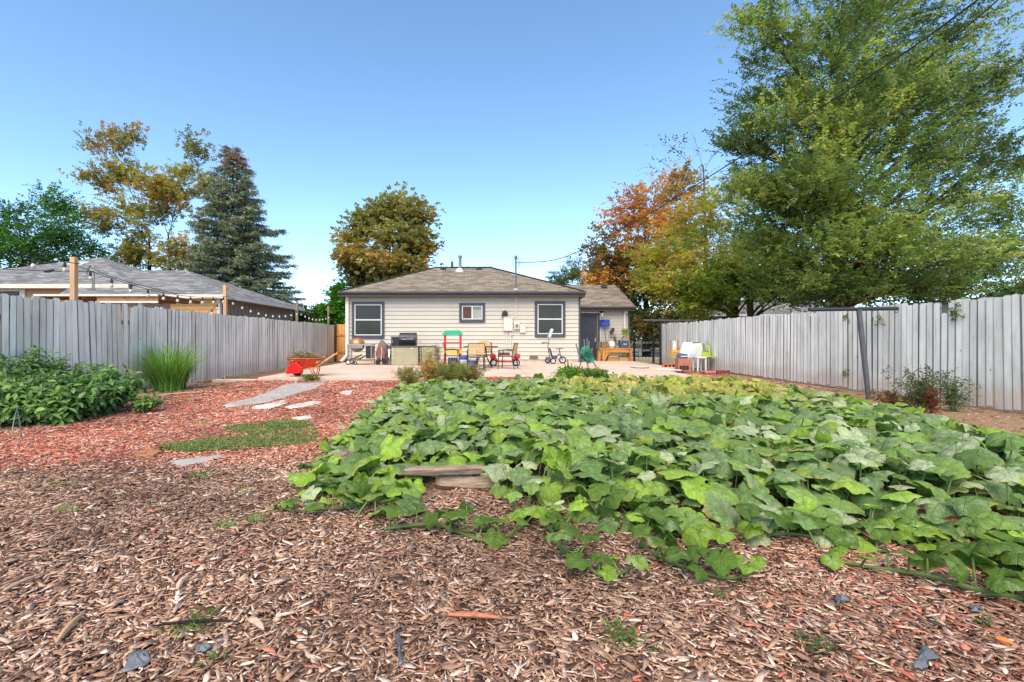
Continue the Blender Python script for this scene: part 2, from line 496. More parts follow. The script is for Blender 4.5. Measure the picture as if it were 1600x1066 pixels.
# ridge and hip caps
for a, b in (((r0), (r1)), ((eL, eF, ez), r0), ((eR, eF, ez), r1)):
    A, B = Vector(a), Vector(b); n = int((B - A).length / .28)
    for i in range(n):
        p, q = A.lerp(B, i / n), A.lerp(B, (i + 1.15) / n)
        mb.beam(p + Vector((0, 0, .012)), q + Vector((0, 0, .028)), .2, .025)
mb.build('ridge_cap', shm, roof)
mb = MB()
roof_face(mb, [(3.0, 22.0, 2.66), (7.3, 22.0, 2.66), (7.3, 25.3, 4.04), (3.0, 25.3, 4.04)])
roof_face(mb, [(7.3, 28.6, 2.66), (3.0, 28.6, 2.66), (3.0, 25.3, 4.04), (7.3, 25.3, 4.04)])
wroof = mb.build('wing_roof', shm, house)
mb = MB(); mb.add([(7.2, 22.3, 2.6), (7.2, 28.3, 2.6), (7.2, 25.3, 3.92), (7.08, 22.3, 2.6), (7.08, 28.3, 2.6), (7.08, 25.3, 3.92)], [(0, 1, 2), (5, 4, 3), (0, 3, 4, 1), (1, 4, 5, 2), (2, 5, 3, 0)])
mb.build('gable_end', sid, house)
# gutters: k-profile prisms, with the dark soffit behind
gut = [(0, 0), (-.06, 0), (-.12, .05), (-.12, .115), (-.105, .115), (-.1, .06), (-.05, .02), (0, .02)]
mb = MB(); mb.prism([(eF + .03 + a, ez - .115 + b) for a, b in gut], eL - .02, eR + .02, 'X')
mb.bx(eL + .05, eR - .05, eF + .031, eF + .06, ez - .22, ez - .09)
mb.bx(eL + .05, eR - .05, eF + .06, YF - .03, ez - .2, ez - .17)
mb.bx(eL - .01, eL + .03, eF + .06, eB, ez - .22, ez - .09)
mb.bx(eR - .03, eR + .01, eF + .06, eB, ez - .22, ez - .09)
mb.build('gutter', pm('dark bronze gutter', col(70, 66, 66), .45, .0, .12, 4, .001), house)
mb = MB(); mb.prism([(22.03 + a, 2.55 + b) for a, b in gut], 4.5, 7.32, 'X'); mb.bx(4.5, 7.28, 22.031, 22.06, 2.46, 2.57); mb.bx(4.5, 7.28, 22.06, 22.38, 2.5, 2.53)
mb.build('wing_gutter', pm('dark bronze gutter', (0, 0, 0)), house)
dsm = pm('cream downspout', col(214, 204, 192), .5, 0, .1, 5, .001)
mb = MB(); mb.bx(-5.74, -5.6, YF - .13, YF - .04, .42, ez - .13); mb.beam((-5.67, YF - .09, .46), (-5.83, YF - .45, .2), .11, .085)
mb.beam((-5.67, YF - .09, ez - .16), (-5.67, eF + .02, ez - .06), .11, .08)
mb.build('downspout', dsm, house, bevel=.01)
mb = MB(); mb.bx(6.82, 6.92, 22.28, 22.37, .2, 2.44); mb.bx(6.84, 6.98, 22.2, 22.37, 2.36, 2.5)
mb.build('downspout', dsm, house, bevel=.01)
def window(x, z, wd, hg, yf, kind):
    """double-hung window: dark casing, white frame and sashes, glass set back"""
    t = .115
    m1 = MB()
    m1.bx(x - wd / 2, x - wd / 2 + t, yf - .06, yf + .05, z - hg / 2, z + hg / 2)
    m1.bx(x + wd / 2 - t, x + wd / 2, yf - .06, yf + .05, z - hg / 2, z + hg / 2)
    m1.bx(x - wd / 2 + t, x + wd / 2 - t, yf - .062, yf + .05, z + hg / 2 - t, z + hg / 2)
    m1.bx(x - wd / 2 + t, x + wd / 2 - t, yf - .072, yf + .05, z - hg / 2, z - hg / 2 + t * 1.15)
    wdw = m1.build('window', trim, house)
    iw, ih = wd - 2 * t - .004, hg - 2.15 * t - .004; zc = z + .075 * t
    f = .04
    m2 = MB()
    for s in (-1, 1):
        m2.bx(x + s * (iw / 2 - f / 2) - f / 2, x + s * (iw / 2 - f / 2) + f / 2, yf - .045, yf + .04, zc - ih / 2, zc + ih / 2)
        m2.bx(x - iw / 2 + f, x + iw / 2 - f, yf - .044, yf + .04, zc + s * (ih / 2 - f / 2) - f / 2, zc + s * (ih / 2 - f / 2) + f / 2)
    if kind == 'hung': m2.bx(x - iw / 2 + f, x + iw / 2 - f, yf - .05, yf + .02, zc - .025, zc + .025)
    else: m2.bx(x - .03, x + .03, yf - .05, yf + .02, zc - ih / 2 + f, zc + ih / 2 - f)
    m2.build('window_frame', white, wdw)
    if kind == 'hung':
        m3 = MB(); m3.bx(x - iw / 2 + f, x + iw / 2 - f, yf - .03, yf - .022, zc + .025, zc + ih / 2 - f); m3.build('pane', gdark, wdw)
        m3 = MB(); m3.bx(x - iw / 2 + f, x + iw / 2 - f, yf - .036, yf - .028, zc - ih / 2 + f, zc - .025); m3.build('pane', gdark, wdw)
    else:
        m3 = MB(); m3.bx(x - iw / 2 + f, x - .03, yf - .036, yf - .028, zc - ih / 2 + f, zc + ih / 2 - f); m3.build('pane', gbrown, wdw)
        m3 = MB(); m3.bx(x + .03, x + iw / 2 - f, yf - .03, yf - .022, zc - ih / 2 + f, zc + ih / 2 - f)
        m3.build('pane', gblind, wdw)
        m3 = MB()
        for i in range(9): 
            zz = zc - ih / 2 + f + .02 + i * .041
            if zz < zc + ih / 2 - f: m3.bx(x + .035, x + iw / 2 - f - .02, yf - .034, yf - .031, zz, zz + .02)
        m3.build('blind', pm('blind slats', col(176, 182, 172), .6, 0, .1), wdw)
def win_px(x0, x1, y0, y1, kind):
    d = YF - .06
    window((wx(x0, d) + wx(x1, d)) / 2, (wz(y0, d) + wz(y1, d)) / 2, wx(x1, d) - wx(x0, d), wz(y0, d) - wz(y1, d), YF, kind)
win_px(549.5, 600.5, 471.5, 529, 'hung'); win_px(717.5, 758, 473.5, 504, 'slide'); win_px(835.8, 883.5, 471, 527, 'hung')
# door of the wing
dx0, dx1, dz1 = wx(901.5, 22.4), wx(933.5, 22.4), 2.38
mb = MB()
mb.bx(dx0, dx0 + .07, 22.34, 22.56, PZ, dz1); mb.bx(dx1, dx1 + .1, 22.34, 22.56, PZ, dz1); mb.bx(dx0 + .07, dx1, 22.342, 22.56, dz1 - .1, dz1)
mb.build('door_frame', trim, house)
mb = MB(); mb.bx(dx0 - .02, dx1 + .13, 22.31, 22.339, dz1 + .002, dz1 + .06); mb.bx(dx1 + .102, dx1 + .135, 22.33, 22.5, PZ, dz1)
mb.build('door_casing', pm('cream downspout', (0, 0, 0)), house)
dm = pm('charcoal door paint', col(58, 60, 68), .5, 0, .15, 4, .001)
mb = MB(); mb.bx(dx0 + .07, dx1, 22.43, 22.47, PZ + .03, dz1 - .1)
door = mb.build('door', dm, house)
mb = MB()
cx = (dx0 + dx1) / 2 + .03
for i in range(15):        # slanting boards of the security door
    z = PZ + .25 + i * .125
    for s in (-1,):
        a, b = (dx0 + .1, 22.423, z + .18), (dx1 - .05, 22.423, z - .32)
        if b[2] < PZ + .1 or a[2] > dz1 - .15: continue
        mb.beam(a, b, .012, .04)
mb.build('board', dm, door)
mb = MB(); mb.bx(dx1 - .13, dx1 - .08, 22.39, 22.43, 1.02, 1.2); mb.tube([(dx1 - .105, 22.36, 1.22), (dx1 - .105, 22.35, 1.3), (dx1 - .105, 22.36, 1.38)], .016, 6)
mb.build('handle', pm('brushed nickel', col(190, 188, 180), .3, .9, .1), door)
mb = MB(); mb.bx(dx0, dx1 + .1, 22.3, 22.5, PZ - .04, PZ + .03); mb.build('threshold', pm('aluminium sill', col(170, 168, 164), .4, .7, .1), house)
# wall lamp
L0 = P(940, 491, 22.3)
mb = MB(); mb.box((L0[0], 22.34, wz(487, 22.3)), (.1, .08, .14)); mb.tube([(L0[0], 22.3, wz(485, 22.3)), (L0[0], 22.2, wz(484, 22.3)), (L0[0], 22.17, wz(487, 22.3))], .015, 6)
mb.lathe([(.02, .02), (.08, -.02), (.09, -.04), (.06, -.05)], (L0[0], 22.17, wz(487, 22.3)), 'Z', 10)
lp = mb.build('wall_lamp', pm('black iron', col(34, 34, 36), .5, .4, .1), house)
mb = MB(); mb.lathe([(.045, 0), (.055, -.04), (.045, -.17), (.02, -.19)], (L0[0], 22.17, wz(489.5, 22.3)), 'Z', 10)
mb.build('lamp_glass', pm('frosted lamp glass', col(190, 186, 176), .25, 0, .08), lp)
# service equipment on the wall
gp = pm('painted utility box', col(208, 196, 182), .5, 0, .1, 5, .001)
def wbox(name, x0, x1, y0, y1, dep, m=gp, parent=house, bev=.012):
    d = YF - dep
    return MB().bx(wx(x0, d), wx(x1, d), YF - dep, YF + .02, wz(y1, d), wz(y0, d)).build(name, m, parent, bevel=bev)
pb = wbox('breaker_box', 787, 801, 496, 517, .14)
MB().bx(wx(786, YF), wx(801.6, YF), YF - .16, YF - .12, wz(496.6, YF), wz(495.4, YF)).build('lid', gp, pb)
mt = wbox('meter_box', 803, 812, 503, 515, .12)
mb = MB(); c0 = P(807.2, 508, YF - .13); mb.lathe([(.085, 0), (.085, -.05), (.075, -.1), (.04, -.125)], (c0[0], YF - .12, c0[2]), 'Y', 18)
mb.build('meter_dial', pm('meter glass', col(190, 190, 186), .15, 0, .1), mt, smooth=True)
MB().lathe([(.05, 0), (.05, -.012)], (c0[0], YF - .235, c0[2]), 'Y', 14).build('meter_face', pm('meter face grey', col(96, 96, 94), .5), mt)
wbox('junction_box', 812.5, 821.5, 507, 520, .1)
mb = MB(); c1 = P(800, 522.5, YF - .1); mb.lathe([(.055, 0), (.055, -.06), (.04, -.09)], (c1[0], YF, c1[2]), 'Y', 12); mb.build('gas_cap', gp, house, smooth=True)
hood = wbox('exhaust_hood', 784.5, 793.5, 489.5, 495.5, .12, pm('dark vent', col(48, 46, 46), .6))
mb = MB(); c2 = P(789, 489.5, YF - .06); mb.lathe([(.115, -.12), (.115, 0)], (c2[0], YF, c2[2]), 'Y', 14); mb.build('hood_cap', pm('dark vent', (0, 0, 0)), hood)
mb = MB(); xm = wx(806, YF)
mb.tube([(xm, YF - .05, wz(504, YF)), (xm, YF - .05, ez - .15)], .032, 8)
for q in (791, 797.5):
    x = wx(q, YF); mb.tube([(x, YF - .05, wz(517, YF)), (x, YF - .05, .35)], .022, 8)
mb.tube([(wx(812, YF), YF - .05, wz(516, YF)), (wx(800, YF), YF - .05, wz(518, YF))], .015, 6)
mb.build('conduit', gp, house, smooth=True)
mast = MB(); my = 20.35; xm2 = wx(806, my)
mast.tube([(xm2, my, ez + .05), (xm2, my, wz(404, my))], .038, 10)
mast.lathe([(.05, 0), (.065, .03), (.06, .1), (.02, .14)], (xm2, my, wz(404, my)), 'Z', 10)
ms = mast.build('service_mast', pm('galvanised pipe', col(104, 114, 116), .45, .6, .2), house, smooth=True)
mb = MB()
for k, (a, b) in enumerate(((-.16, -.3), (.14, -.34), (.2, -.2))):
    mb.tube(bez((xm2, my - .05, wz(403, my)), (xm2 + a * 1.6, my - .1, wz(403, my) - .2), (xm2 + a * .4, my - .05, wz(403, my) + b - .15), 8), .009, 5)
mb.build('mast_wire', pm('black cable', (.02, .02, .02), .6), ms)
mb = MB(); mb.lathe([(.15, 0), (.06, .07)], (xm2, my, ez + .08), 'Z', 10); mb.build('mast_flashing', pm('lead flashing', col(190, 184, 176), .5, .2), ms)
gpipe = pm('grey vent pipe', col(122, 124, 124), .5, .4, .2)
y1 = 23.3
mb = MB(); mb.tube([(wx(719, y1), y1, 4.4), (wx(719, y1), y1, wz(403, y1))], .07, 12); mb.lathe([(.1, 0), (.1, .09), (.02, .11)], (wx(719, y1), y1, wz(402.5, y1)), 'Z', 12)
mb.build('flue_pipe', gpipe, roof, smooth=True)
mb = MB(); mb.lathe([(.26, -.1), (.2, .02), (.1, .12)], (wx(718, y1), y1, 4.52), 'Z', 12); mb.build('flue_flashing', pm('lead flashing', (0, 0, 0)), roof)
y2 = 24.1
mb = MB(); mb.tube([(wx(706.5, y2), y2, 4.5), (wx(706.5, y2), y2, wz(409, y2))], .065, 12); mb.build('vent_pipe', pm('dark vent pipe', col(70, 70, 72), .6, .2), roof, smooth=True)
dv = pm('dark vent', (0, 0, 0))
for q, yy, z in ((692.5, 23.55, 4.62), (748.5, 23.55, 4.62)):
    mb = MB(); mb.box((wx(q, yy), yy, z + .06), (.27, .3, .1), (R(23), 0, 0), taper=.85); mb.build('roof_vent', dv, roof, bevel=.01)
mb = MB(); mb.box((wx(944, 24.8), 24.8, 3.9), (.3, .3, .1), (R(23), 0, 0), taper=.85); mb.build('roof_vent', dv, wroof, bevel=.01)
mb = MB(); d = YF - .03; mb.bx(wx(827, d), wx(841, d), YF - .035, YF + .02, wz(561.5, d), wz(555, d))
cv = mb.build('crawl_vent', pm('vent frame grey', col(150, 142, 134), .6), house)
mb = MB()
for i in range(5): mb.bx(wx(828, d), wx(840, d), YF - .042, YF - .036, wz(561, d) + i * .032, wz(561, d) + .02 + i * .032)
mb.build('slat', pm('vent slat grey', col(98, 92, 88), .6), cv)

# ------------------------------------------------------------------ neighbour's house beyond the grey fence
nb = thing('neighbour_house', 'tan house with grey hip roofs seen over the grey board fence', 'house', (-16, 20, 0))
gsh = shingle_mat('grey shingles', col(84, 83, 82), col(122, 120, 119), col(160, 158, 156))
mb = MB()
ax0, axr, ay0, ay1, az0 = -15.5, -9.35, 17.5, 25.4, 2.82
rA, rB, rC = (-18, 21.3, 4.24), (-13.15, 21.3, 4.24), None
roof_face(mb, [(ax0, ay0, az0), (axr, ay0, az0), rB, (-17.2, 21.3, 4.24)])
roof_face(mb, [(axr, ay0, az0), (axr, ay1, az0), rB])
roof_face(mb, [(axr, ay1, az0), (-17, ay1, az0), (-17, 21.3, 4.24), rB])
nr = mb.build('roof', gsh, nb)
mb = MB()
pk = (-18.5, 23.2, 5.15); bz = 3.3; by = 18.4
roof_face(mb, [(-23.2, by, bz), (-13.6, by, bz), pk]); roof_face(mb, [(-13.6, by, bz), (-13.6, 28, bz), pk])
roof_face(mb, [(-13.6, 28, bz), (-23.2, 28, bz), pk]); roof_face(mb, [(-23.2, 28, bz), (-23.2, by, bz), pk])
nr2 = mb.build('main_roof', gsh, nb)
tanw = siding_mat('tan house paint', col(170, 142, 112), col(140, 116, 92))
mb = MB(); mb.bx(-22.8, -13.4, by + .42, 27.6, 0, bz - .06)
mb.build('main_wall', tanw, nb)
# board-and-batten wing
mb = MB(); mb.bx(-15.2, -9.8, 18.02, 25.0, 0, az0 - .06)
yb = 18.1
while yb < 25:
    mb.bx(-9.805, -9.775, yb, yb + .05, 0, az0 - .08); yb += .3
mb.build('wall', siding_mat('taupe panel paint', col(152, 128, 110), col(120, 100, 86)), nb)
mb = MB(); lap_wall(mb, -11.6, -9.78, 17.84, 0, az0 - .07, .16, .02)
mb.build('front_wall', siding_mat('ochre lap siding', col(206, 162, 100), col(160, 124, 80)), nb)
crm = pm('cream eave paint', col(206, 196, 180), .55, 0, .1, 4, .001)
mb = MB(); mb.bx(ax0, axr + .02, ay0 - .025, ay0 + .0, az0 - .16, az0 - .02); mb.bx(axr - .005, axr + .03, ay0, ay1, az0 - .17, az0 - .02)
mb.bx(ax0, axr - .02, ay0 + .004, ay0 + .4, az0 - .15, az0 - .12); mb.bx(axr - .45, axr - .02, ay0 + .4, ay1, az0 - .15, az0 - .12)
mb.bx(-23.2, -13.6, by - .03, by, bz - .17, bz - .01); mb.bx(-23.2, -13.6, by, by + .45, bz - .16, bz - .13)
mb.build('fascia', crm, nb)
mb = MB(); mb.bx(-9.83, -9.72, 17.78, 17.9, 0, az0 - .14); mb.build('downspout', white, nb)
mb = MB(); x0, x1 = wx(-20, 18.8), wx(40, 18.8)
mb.bx(x0, x1, by + .36, by + .45, wz(470, 18.8), wz(450, 18.8)); nw = mb.build('window', white, nb)
mb = MB(); mb.bx(x0 + .1, x1 - .22, by + .34, by + .37, wz(470, 18.8), wz(455.5, 18.8)); mb.build('pane', gdark, nw)
mb = MB()
q = P(163, 440, 18.0); zt = wz(419, 18)
mb.tube([(wx(147, 18), 18, 2.9), (wx(147, 18), 18, zt - .15)], .025, 8); mb.tube([(wx(141, 18), 18.1, 2.9), (wx(141, 18), 18.1, zt - .4)], .02, 8)
mb.tube(bez((wx(147, 18), 18, zt), (wx(140, 18), 18, zt + .3), (wx(135, 18), 18, zt - .25), 8), .03, 6)
mb.build('service_mast', gpipe, nr2, smooth=True)
mb = MB(); mb.box((wx(124, 21.8), 21.8, 4.62), (.7, .5, .1), (R(20), 0, 0)); mb.build('skylight', pm('pale skylight', col(206, 212, 216), .3), nr2)
mb = MB(); mb.box((wx(77, 20.3), 20.3, 4.05), (.22, .3, .12), (R(20), 0, 0)); mb.build('roof_vent', dv, nr2)
# ------------------------------------------------------------------ pergola of the neighbour
pg = thing('pergola', 'cream beamed patio cover with brown underside behind the grey fence', 'pergola', (-11.3, 14, 0))
d = 14.2; X0, X1 = wx(53, d), wx(247, d)
mb = MB(); mb.bx(X0, X1, d - .03, d + .03, wz(463, d), wz(459.8, d)); mb.bx(X0, X1, d + .031, d + 2.6, wz(460.6, d), wz(460, d)); mb.build('beam', crm, pg)
mb = MB()
mb.bx(wx(150, d), X1 - .03, d + .035, d + .08, wz(470.5, d), wz(463.2, d)); 
for i in range(9): mb.bx(X0 + .1 + i * .42, X0 + .15 + i * .42, d + .1, d + 2.5, wz(466, d), wz(460.7, d))
mb.build('rafter', pm('brown stained wood', col(150, 112, 84), .75, 0, .25, 5, .002), pg)
mb = MB(); mb.bx(wx(150, d), X1, d - .012, d + .03, wz(473.5, d), wz(470.6, d)); mb.build('lower_beam', crm, pg)
for q in (219, 60):
    mb = MB(); x = wx(q, d + .1); mb.bx(x - .05, x + .05, d + .085, d + .185, 0, wz(463.4, d)); mb.build('post', crm, pg)
# ------------------------------------------------------------------ weathered board fences
def board_mat(name, splash=False):
    m, nt, out = newmat(name)
    a = N(nt, 'Attribute', attribute_name='tint')
    tc = nt.nodes.new('ShaderNodeTexCoord').outputs['Object']
    grain = noise(nt, 26, 5, .65, stretch=(1, 1, .045))
    blot = noise(nt, 2.2, 6, .65, stretch=(1, 1, .35), seed=2)
    streak = noise(nt, 9, 5, .7, stretch=(1, 1, .08), seed=7)
    knots = N(nt, 'TexVoronoi', Scale=2.6); 
    mp = nt.nodes.new('ShaderNodeMapping'); mp.inputs['Scale'].default_value = (2.0, 2.0, .55); nt.links.new(tc, mp.inputs[0]); nt.links.new(mp.outputs[0], knots.inputs['Vector'])
    paint = ramp(nt, blot, [(.3, col(203, 199, 188)), (.55, col(234, 230, 219)), (.75, col(250, 246, 235))])
    c = mix(nt, 1.0, paint, a.outputs['Color'], 'MULTIPLY')
    c = mix(nt, ramp(nt, grain, [(.54, 0.0), (.80, .42)]), c, col(118, 114, 110))
    c = mix(nt, ramp(nt, streak, [(.60, 0.0), (.74, .65)]), c, col(108, 104, 100))
    c = mix(nt, ramp(nt, knots.outputs['Distance'], [(.03, .9), (.055, 0.0)]), c, col(58, 50, 46))
    if splash:
        sp = nt.nodes.new('ShaderNodeSeparateXYZ'); nt.links.new(tc, sp.inputs[0])
        hgt = math_(nt, 'ADD', sp.outputs[2], math_(nt, 'MULTIPLY', noise(nt, 1.2, 4, .6, seed=4), -.55))
        f = ramp(nt, hgt, [(.0, .75), (.22, 0.0)])
        along = ramp(nt, math_(nt, 'MULTIPLY', sp.outputs[1], .02), [(.1, .4), (.22, .35), (.26, 1.0), (.34, .6), (.4, .3)])
        c = mix(nt, math_(nt, 'MULTIPLY', f, along), c, col(176, 128, 92))
    bsdf(nt, out, c, .85, 0, grain, .004, .2)
    return m
bm1 = board_mat('grey weathered fence paint', True); bm2 = board_mat('pale weathered fence paint', True)
def board_fence(root, x, y0, y1, face, top, mat, seed, gap_at=(), widths=(.125, .145), lean=1.0, base_tint=1.0):
    """vertical dog-eared boards along Y; face = side the boards sit on"""
    rg = random.Random(seed)
    mb = MB(); y = y0; i = 0
    drift = 0
    while y < y1:
        w = rg.uniform(*widths); h = top + rg.uniform(-.028, .022) + .012 * math.sin(y * 1.3)
        if rg.random() < .05: h -= rg.uniform(.02, .05)
        for gy, gh in gap_at:
            if abs(y + w / 2 - gy) < .075: h = gh
        drift = .75 * drift + rg.gauss(0, .010) * lean
        g = rg.choice((.005, .006, .007, .009, .012 if lean < 1.2 else .018)); gap_shade = rg.choice((.16, .24, .32, .42, .6)) ; ew = rg.uniform(.009, .02)
        zb = .045 + rg.uniform(-.02, .03)
        t = base_tint * rg.uniform(.86, 1.08); b = rg.uniform(-.02, .02)
        ear = w * .26
        th = .018; xo = rg.uniform(-.009, .009); cup = rg.uniform(-.006, .006)
        yy0, yy1 = y + g / 2, y + w - g / 2
        # outline of the board (y,z), with rounded ears, slightly leaning
        pts = [(yy0, zb), (yy1, zb), (yy1 + drift, h - ear), (yy1 + drift - ear * .3, h - ear * .3), (yy1 + drift - ear, h), (yy0 + drift + ear, h), (yy0 + drift + ear * .3, h - ear * .3), (yy0 + drift, h - ear)]
        n = len(pts); xa, xb = x + xo, x + xo + th
        vs = [(xa + (cup if k in (0, 1) else -cup), p[0], p[1]) for k, p in enumerate(pts)] + [(xb + (cup if k in (0, 1) else -cup), p[0], p[1]) for k, p in enumerate(pts)]
        fs = [tuple(range(n)), tuple(range(2 * n - 1, n - 1, -1))] + [(k, n + k, n + (k + 1) % n, (k + 1) % n) for k in range(n)]
        tc_ = (t, t * (1 + b * .3), t * (1 + b)); dk = tuple(q * gap_shade for q in tc_)
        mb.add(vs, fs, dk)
        # painted front, its two edges darkened to draw the shaded gaps between boards
        xf = (xb + .002) if face < 0 else (xa - .002)
        def fp(s, z): return (xf + cup * (1 - 2 * min(1, (z - zb) / (h - ear - zb))), yy0 + (yy1 - yy0) * s + drift * (z - zb) / (h - zb), z)
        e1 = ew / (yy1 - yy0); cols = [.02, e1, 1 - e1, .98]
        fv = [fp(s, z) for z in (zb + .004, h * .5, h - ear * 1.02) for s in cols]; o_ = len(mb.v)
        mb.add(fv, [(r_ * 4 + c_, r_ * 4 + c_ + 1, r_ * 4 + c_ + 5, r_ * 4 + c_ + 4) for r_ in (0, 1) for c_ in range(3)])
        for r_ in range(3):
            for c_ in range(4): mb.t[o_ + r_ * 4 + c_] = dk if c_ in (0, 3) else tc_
        o_ = len(mb.v); mb.add([fp(.02, h - ear * 1.02), fp(.98, h - ear * 1.02), fp(1 - e1 * 2, h - .004), fp(e1 * 2, h - .004)], [(0, 1, 2, 3)], tc_)
        y += w; i += 1
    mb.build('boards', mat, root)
    rm = pm('grey rail wood', col(122, 118, 116), .85, 0, .2, 5, .003, stretch=(1, .1, 1))
    for z in (.35, 1.5):
        MB().bx(x + face * .025 - .02 + (.019 if face > 0 else 0), x + face * .025 + .02 + (.019 if face > 0 else 0), y0, y1, z - .045, z + .045).build('rail', rm, root)
    yp = y0 + .6
    while yp < y1:
        xx = x + face * .095 + (.018 if face > 0 else 0)
        MB().bx(xx - .045, xx + .045, yp - .045, yp + .045, 0, top - .12).build('post', rm, root)
        yp += 2.4
XL, XR = -7.3, 8.3
lf = thing('board_fence', 'grey weathered fence of uneven dog-eared boards below the string lights', 'fence', (XL, 12, 0), 'weathered board fences along the yard')
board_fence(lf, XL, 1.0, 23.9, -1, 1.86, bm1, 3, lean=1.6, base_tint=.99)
rf = thing('board_fence', 'whiter fence of rounded boards with one broken board, beside the squash bed', 'fence', (XR, 12, 0), 'weathered board fences along the yard')
gap_y = F * XR / (1471 - 748)
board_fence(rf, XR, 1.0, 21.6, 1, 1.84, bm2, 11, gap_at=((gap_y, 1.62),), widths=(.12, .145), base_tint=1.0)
# new cedar gate panel at the side of the house
cg = thing('cedar_gate', 'orange cedar gate panel between the grey fence and the bungalow', 'gate', (-6.7, 23.95, 0))
ced = tintmat('new cedar boards', .7, 0, .25, 18, .25, (1, 1, .06), .002)
mb = MB(); x = XL + .09
while x < -5.8:
    t = random.uniform(.85, 1.1); c = col(206, 150, 86); mb.bx(x, x + .132, 23.95, 23.972, .08, 1.9 + random.uniform(-.01, .01), tuple(q * t for q in c)); x += .138
mb.build('boards', ced, cg)
MB().bx(XL + .085, -5.8, 23.915, 23.948, 1.32, 1.42, col(190, 132, 72)).build('rail', ced, cg)
MB().bx(XL + .085, -5.8, 23.915, 23.948, .45, .55, col(190, 132, 72)).build('rail', ced, cg)
MB().bx(XL + .02, XL + .12, 23.86, 23.96, 0, 1.9, col(70, 48, 36)).build('post', ced, cg)
# ------------------------------------------------------------------ light posts and string lights
pine = pm('raw pine post', col(194, 156, 116), .75, 0, .18, 7, .002, stretch=(1, 1, .1))
dkw = pm('grey brown post', col(132, 112, 94), .8, 0, .18, 7, .002)
posts = [(8.8, 2.67, 'nearest and thickest tan wooden light post rising behind the grey fence', pine), (14.05, 2.75, 'tan wooden light post at the ochre corner of the neighbour house', pine), (19.6, 2.72, 'thin grey brown light post past the far eave of the neighbour house', dkw), (23.7, 2.8, 'thin light post at the far end of the grey fence by the gate', dkw), (3.4, 2.67, 'wooden light post behind the near end of the grey fence', pine)]
for yy, zt, lb, m in posts:
    t = thing('light_post', lb, 'post', (XL - .22, yy, 0), 'wooden posts carrying the string lights')
    MB().bx(XL - .265, XL - .175, yy - .045, yy + .045, 0, zt).build('shaft', m, t, bevel=.006)
    MB().tube([(XL - .175, yy, zt - .12), (XL - .13, yy, zt - .12), (XL - .12, yy, zt - .09)], .008, 5).build('hook', pm('black cable', (0, 0, 0)), t)
black = pm('black cable', (0, 0, 0))
bulbm = pm('frosted bulb glass', col(196, 184, 164), .2, 0, .05, 5, 0)
def string_span(a, b, sag, n, label, bz=.075, side=0):
    t = thing('string_lights', label, 'string lights', tuple((Vector(a) + Vector(b)) / 2), 'strings of garden bulbs over the fence')
    mid = (Vector(a) + Vector(b)) / 2 + Vector((side, 0, -2 * sag))
    pts = bez(a, mid, b, 28)
    MB().tube(pts, .007, 5).build('cord', black, t)
    mb1, first = None, None
    for i in range(n):
        s = (i + .5) / n; p = Vector(a) * (1 - s) ** 2 + mid * 2 * s * (1 - s) + Vector(b) * s * s
        if first is None:
            q = MB(); q.lathe([(.008, 0), (.02, -.03), (.024, -.06), (.022, -.1)], (0, 0, 0), 'Z', 8)
            sk = q.build('bulb_socket', black); q = MB(); q.lathe([(.018, -.1), (.026, -.115), (.035, -.14), (.036, -.15), (.024, -.175), (.0, -.182)], (0, 0, 0), 'Z', 10)
            bl = q.build('bulb', bulbm, None, smooth=True); bl.parent = sk; sk.parent = t; first = sk
            sk.location = p - Vector(t.location)
        else:
            c = copy_tree(first, t); c.location = p - Vector(t.location)
xs_ = XL - .13
string_span((xs_, 3.4, 2.58), (xs_, 8.8, 2.55), .08, 9, 'bulb string running up to the thickest tan post from the near end', 0)
string_span((xs_, 8.8, 2.5), (xs_, 14.05, 2.42), .22, 10, 'bulb string sagging between the two tan posts before the grey roof')
string_span((xs_, 14.05, 2.42), (xs_, 19.6, 2.36), .28, 10, 'bulb string sagging along the taupe side wall of the neighbour house')
string_span((xs_, 19.6, 2.36), (xs_, 23.7, 2.4), .22, 9, 'small far bulb string in front of the green hedge')
string_span((xs_ - .05, 14.05, 2.5), (-13.5, 22, 2.2), .3, 9, 'bulb string slanting away under the neighbour eave')
# wire between post and the neighbour's mast
t = MB(); t.tube(bez((wx(147, 18), 18, wz(421, 18)), (-12, 15.5, 3.1), (wx(256, 14), 14.6, 2.55), 14), .014, 5)
tag(t.build('service_wire', black), 'black service wire drooping from the neighbour roof mast', 'wire')
t = MB(); t.tube(bez((-24, 14, 4.0), (-15, 15, 3.2), (wx(147, 18), 18, wz(424, 18)), 14), .014, 5)
tag(t.build('service_wire', black), 'black service wire crossing the pale grey main roof of the neighbour', 'wire')

# ------------------------------------------------------------------ clothes-line posts
steel = pm('grey painted steel post', col(92, 94, 100), .5, .3, .2, 6, .002)
dsteel = pm('dark painted steel post', col(52, 54, 60), .5, .3, .2, 6, .002)
t = thing('clothesline_post', 'leaning grey steel T post standing among squash leaves at the pale fence', 'clothesline post', (7.4, 9, 0), 'steel T posts for a clothes line')
MB().tube([(wx(1358, 9), 9, -.05), (wx(1342, 9), 9, wz(484, 9))], .044, 14).build('pole', steel, t, smooth=True)
MB().tube([(wx(1264, 9), 9, wz(484, 9)), (wx(1406, 9), 9.05, wz(482, 9))], .036, 12).build('crossbar', dsteel, t, smooth=True)
mb = MB()
for q in (1272, 1400): mb.torus((wx(q, 9), 8.99, wz(486.5, 9)), .03, .006, 'Y', 10, 5)
mb.build('line_hook', dsteel, t)
t = thing('clothesline_post', 'slim black steel T post at the far end of the pale fence', 'clothesline post', (wx(1032, 20), 20, 0), 'steel T posts for a clothes line')
